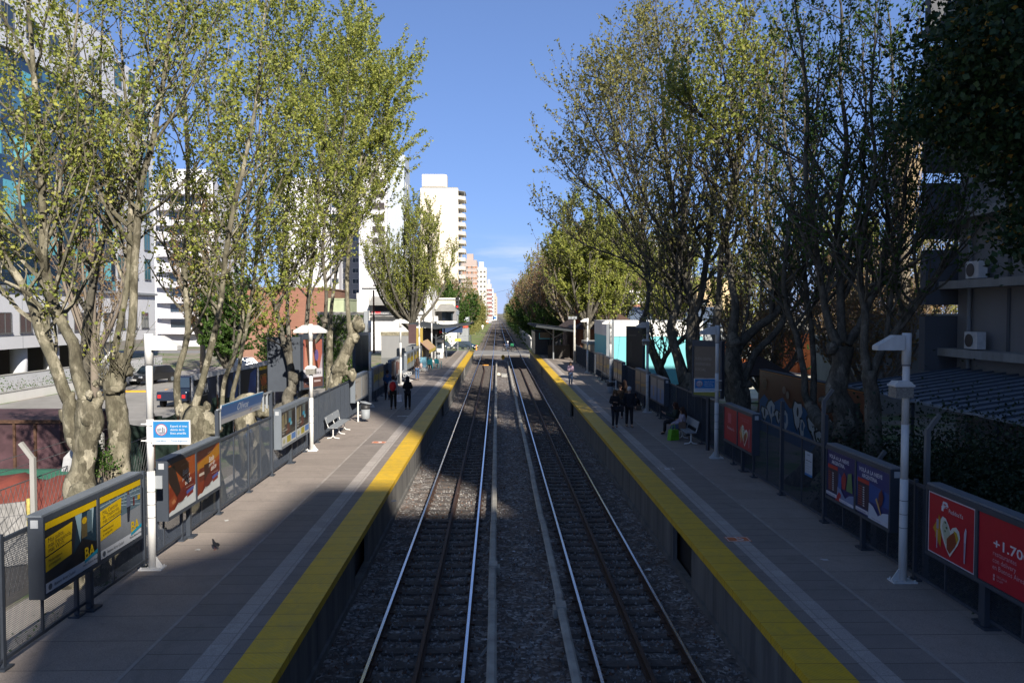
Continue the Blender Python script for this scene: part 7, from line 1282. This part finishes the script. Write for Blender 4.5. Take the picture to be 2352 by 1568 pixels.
# delivery motorcycle
t = thing('motorcycle', 'delivery motorcycle with a green box crossing the tracks on the road', 'motorcycle', (1.75, 124.5, -.02), pi)
for x_ in (-.68, .68):
    m = MB(); a = [ (x_+.28*cos(k*pi/10), 0, .30+.28*sin(k*pi/10)) for k in range(21)]; m.tube(a, .045, 6); w_ = m.build('wheel', M('tyre', (.018,.018,.018)), t)
    m = MB(); m.tube([(x_,-.04,.3),(x_,.04,.3)], .06, 8); [m.bar((x_,0,.3),(x_+.26*cos(k*pi/5),0,.3+.26*sin(k*pi/5)),.012) for k in range(10)]; m.build('spokes', STEELL, w_)
m = MB(); m.bar((.68,0,.3),(.42,0,1.02),.06); m.bar((.42,-.3,1.04),(.42,.3,1.04),.035); m.blob((.18,0,.80),(.26,.13,.13),10,7,.05); m.box(-.25,.2,-.12,.12,.3,.62); m.bar((-.68,0,.3),(-.15,0,.5),.06); m.box(-.75,-.05,-.11,.11,.68,.76); m.tube([(.1,.14,.3),(-.75,.16,.34)],.045,7); m.bar((.5,0,.62),(.85,0,.60),.12,.03); m.build('frame_and_tank', M('bike_black', (.02,.022,.03), .4, .3), t)
m = MB(); m.box(-.85,-.38,-.24,.24,.80,1.22); m.build('delivery_box', M('box_green', (.01,.16,.07), .6), t); m = MB(); m.blob((.5,0,.92),(.07,.09,.09),8,6,0); m.build('headlight', M('lamp_glass', (.7,.72,.75)), t)
ride = {**{k: v for k, v in sit.items()}, 'knr': (.16,.36,.42), 'knl': (-.16,.36,.42), 'anr': (.16,.22,.06), 'anl': (-.16,.22,.06), 'tor': (.16,.36,.02), 'tol': (-.16,.36,.02), 'wrr': (.24,.52,.76), 'wrl': (-.24,.52,.76), 'elr': (.25,.28,.70), 'ell': (-.25,.28,.70)}
a = person('motorcycle rider in a white helmet and blue jacket crossing the tracks', (1.72, 124.5, .29), pi/2, 1.7, (.08,.12,.22), (.03,.05,.10), (.02,.02,.02), pose=ride)
a.rotation_euler = (0,0,pi/2)
m = MB(); m.blob((0,.055,1.19),(.135,.145,.15),12,8,0); m.build('helmet', WHITE, a, True)
# train in the distance
t = thing('commuter_train', 'blue and white commuter train approaching far down the line', 'train', (-1.9, 640, 0)); m = MB(); m.prism([(-1.5,.3),(1.5,.3),(1.55,2.9),(1.2,3.6),(-1.2,3.6),(-1.55,2.9)], 'y', 0, 120); m.build('carriage_body', M('train_paleblue', (.45,.68,.85), .5), t); m = MB(); m.prism([(-1.0,1.5),(1.0,1.5),(1.0,2.7),(.8,2.95),(-.8,2.95),(-1.0,2.7)], 'y', -.06, 0); m.build('windscreen', M('train_blue', (.02,.10,.40), .4), t); m = MB(); m.box(-1.4,1.4,-.2,-.01,-.0,.5); m.build('skirt', WHITE, t)
# signals, railings, posts at the crossing
t = thing('railway_signal', 'railway colour-light signal showing red on a tall mast by the left canopy', 'signal', (-5.35, 106, -.3)); m = MB(); m.tube([(0,0,0),(0,0,8.2)], .10, 8); m.box(-.35,.35,-.3,.3,0,.9); m.build('mast', GREY, t); m = MB(); m.box(-.28,.24,-.25,-.05,6.9,8.5); m.build('signal_head', BLACK, t); m = MB(); m.tube([(-.02,-.27,7.2),(-.02,-.26,7.2)],.10,12); em = NB('signal_red'); em.fin((.8,.02,.02), .3); em.p.inputs['Emission Color'].default_value = (1,.02,.02,1); em.p.inputs['Emission Strength'].default_value = 1.2; m.build('red_lamp', em.m, t); m = MB(); m.box(-.2,.22,-.2,-.05,6.1,6.6); m.build('route_plate', STEELL, t)
for z in (7.2,7.7,8.2): m = MB(); m.prism([(-.16,z+.16),(.12,z+.16),(.12,z+.19),(-.16,z+.19)], 'y', -.45, -.25); m.build('lamp_visor', BLACK, t)
def railing(x0, x1, y, lab, H=1.9):
    t = thing('railing', lab, 'railing', (x0, y, 1.1)); m = MB(); n = int((x1-x0)/.14)
    for k in range(n+1): m.bar((k*.14,0,0),(k*.14,0,H),.02)
    m.bar((0,0,H),(x1-x0,0,H),.05); m.bar((0,0,.1),(x1-x0,0,.1),.05); m.build('bars', STEELL, t)
    for x in (0, x1-x0): m = MB(); m.box(x-.05,x+.05,-.05,.05,0,H+.1); m.build('railing_post', STEEL, t)
    return t
r_ = railing(-8.2, -3.5, 104.2, 'grey railing closing the end of the left platform, with two yellow plates'); m = MB(); m.box(2.6,2.95,-.06,-.04,1.2,1.55); m.box(3.0,3.4,-.06,-.04,1.2,1.55); m.build('yellow_plate', M('plate_yellow', (.65,.48,.05), .6), r_); m = MB(); m.box(.5,3.6,-.1,-.06,2.35,3.1); m.build('dark_blue_sign', M('sign_darkblue', (.015,.035,.09), .6), r_)
for i, (x, y, lab) in enumerate(((-3.4, 128.3, 'red and yellow marker post at the left of the crossing'), (8.2, 128.3, 'red and white barrier post at the right of the crossing'))):
    t = thing('barrier_post', lab, 'post', (x, y, -.1)); t.scale = (.6,.6,.6)
    for k in range(5): m = MB(); m.box(-.16,.16,-.1,.1,.3*k,.3*k+.3); m.build('band', [M('box_red', (.60,.07,.03)), WHITE][k%2] if i else [M('box_red', (.60,.07,.03)), M('plate_yellow', (.65,.48,.05))][k%2], t)
t = thing('white_disc_signal', 'white lollipop shaped ground signal on the left grass verge', 'signal', (-5.2, 280, -.3)); m = MB(); m.tube([(0,0,0),(0,0,1.6)], .07, 6); m.tube([(0,0,1.75),(0,.05,1.75)], .42, 14); m.tube([(0,0,1.1),(0,.05,1.1)], .3, 12); m.v = [(v[0], v[1], v[2]) for v in m.v]; m.build('discs', WHITE, t)
t = thing('panel_fence', 'grey concrete panel fence along the right side of the line past the crossing', 'fence', (5.8, 133, -.3))
for k in range(34): m = MB(); m.box(-.04+.014*k,.04+.014*k,k*2.5,k*2.5+2.45,0,1.9); m.build('fence_panel', CONC, t); m = MB(); m.box(-.08+.014*k,.08+.014*k,k*2.5-.08,k*2.5+.02,0,2.1); m.bar((.014*k,k*2.5-.03,2.1),(.014*k-.3,k*2.5-.03,2.5),.1); m.build('fence_post', WHITE, t)
t = thing('orange_mesh_fence', 'orange-red plastic mesh fence on the left before the far crossing', 'fence', (-9.5, 462, -.3)); m = MB()
for k in range(14): m.box(k*.5-2.5,k*.5-2.2,0,.05,0,2.0+.5*(k%3))
m.box(-2.5,4.3,0.06,.1,.5,.8); m.box(-2.5,4.3,.06,.1,1.6,1.9); m.build('mesh', M('fence_orange', (.60,.18,.08), .8), t)
t = thing('flag', 'light blue and white flag hanging on a pole right of the crossing', 'flag', (7.3, 228, -.1)); m = MB(); m.tube([(0,0,0),(0,0,4.6)], .03, 6); m.build('pole', WHITE, t); m = MB(); m.prism([(.03,4.5),(.35,4.2),(.30,3.2),(.40,2.6),(.08,2.7)], 'y', -.02, .02); m.build('cloth', M('flag_blue', (.35,.55,.75), .8), t)
# overhead wires
t = thing('overhead_wires', 'thin overhead cables sagging across the line beyond the station', 'wires', (0, 0, 0)); 
for (a, b_) in ((at(832,735,128), at(1500,560,118)), (at(740,722,100), at(1200,722,150)), (at(1440,590,60), at(2345,655,30)), (at(1440,560,62), at(2352,700,34)), (at(1180,700,180), at(1400,640,100)), (at(540,640,90), at(1050,735,128))):
    m = MB(); m.tube([a.lerp(b_, k/10)-V((0,0,1.2*sin(pi*k/10))) for k in range(11)], .018 if a.y > 80 else .012, 4); m.build('cable', BLACK, t)
t = thing('wooden_pole', 'brown wooden utility pole left of the shop with the red sign', 'utility pole', tuple(at(933, 800, 112))); m = MB(); t.location = (-18.5*.95, 112, .3); m.tube([(0,0,0),(0,0,9)], [.16,.11], 8); m.build('pole_shaft', M('pole_brown', (.10,.05,.03), .9), t)
# ---------------------------------------------------------------- unseen high-rises added behind the viewpoint, rooflines shaped to shade the near platforms
def shade_block(lab, poly, ybase=-60, dp=7):
    """poly: roofline in the plane y=0 seen from the sun; built where it stands behind the camera, sides parallel to the light"""
    t = thing('shade_high_rise', lab, 'apartment building', (0, ybase, 0)); m = MB(); k = -ybase
    P = [V((x+.42*k, 0, z+.65*k)) for x, z in poly]; n = len(P); Q = [p+V((.42*dp, -dp, 0)) for p in P]
    xs_ = [p.x for p in P]; P = [V((xs_[0],0,-.3))]+P+[V((xs_[-1],0,-.3))]; Q = [V((P[0].x+.42*dp,-dp,-.3))]+Q+[V((P[-1].x+.42*dp,-dp,-.3))]; n = len(P)
    m.add(P+Q, [tuple(range(n)), tuple(range(n,2*n))[::-1]]+[(i,n+i,n+(i+1)%n,(i+1)%n) for i in range(n)]); m.build('tower_block', GB, t)
    windows(t, winproto(1.6,1.3,GLASS,WF), [(xs_[0]+3+i*4, .03, 6+3*j) for i in range(4) for j in range(8)], pi); return t
shade_block('stepped grey apartment block behind the footbridge', [(-2.3,7.5),(-2.1,10.2),(1.2,12.0),(4.0,15.6),(10.4,15.6)])  # unseen added block, roofline shaped to shade the near platforms
shade_block('taller grey apartment tower behind the footbridge on the sunny side', [(10.4,15.6),(10.8,22),(9.9,24),(9.7,36),(18.5,36),(18.5,26.5),(23.5,26.5),(23.5,36.5),(75,36.5)], -60.6)  # unseen added tower, roofline shaped to shade the near platforms
# ---------------------------------------------------------------- bake skinned figures to plain meshes
dg = bpy.context.evaluated_depsgraph_get()
for o in SKO:
    me = bpy.data.meshes.new_from_object(o.evaluated_get(dg)); me.name = o.name
    o.modifiers.clear(); o.data = me
    me.polygons.foreach_set('use_smooth', [True]*len(me.polygons))
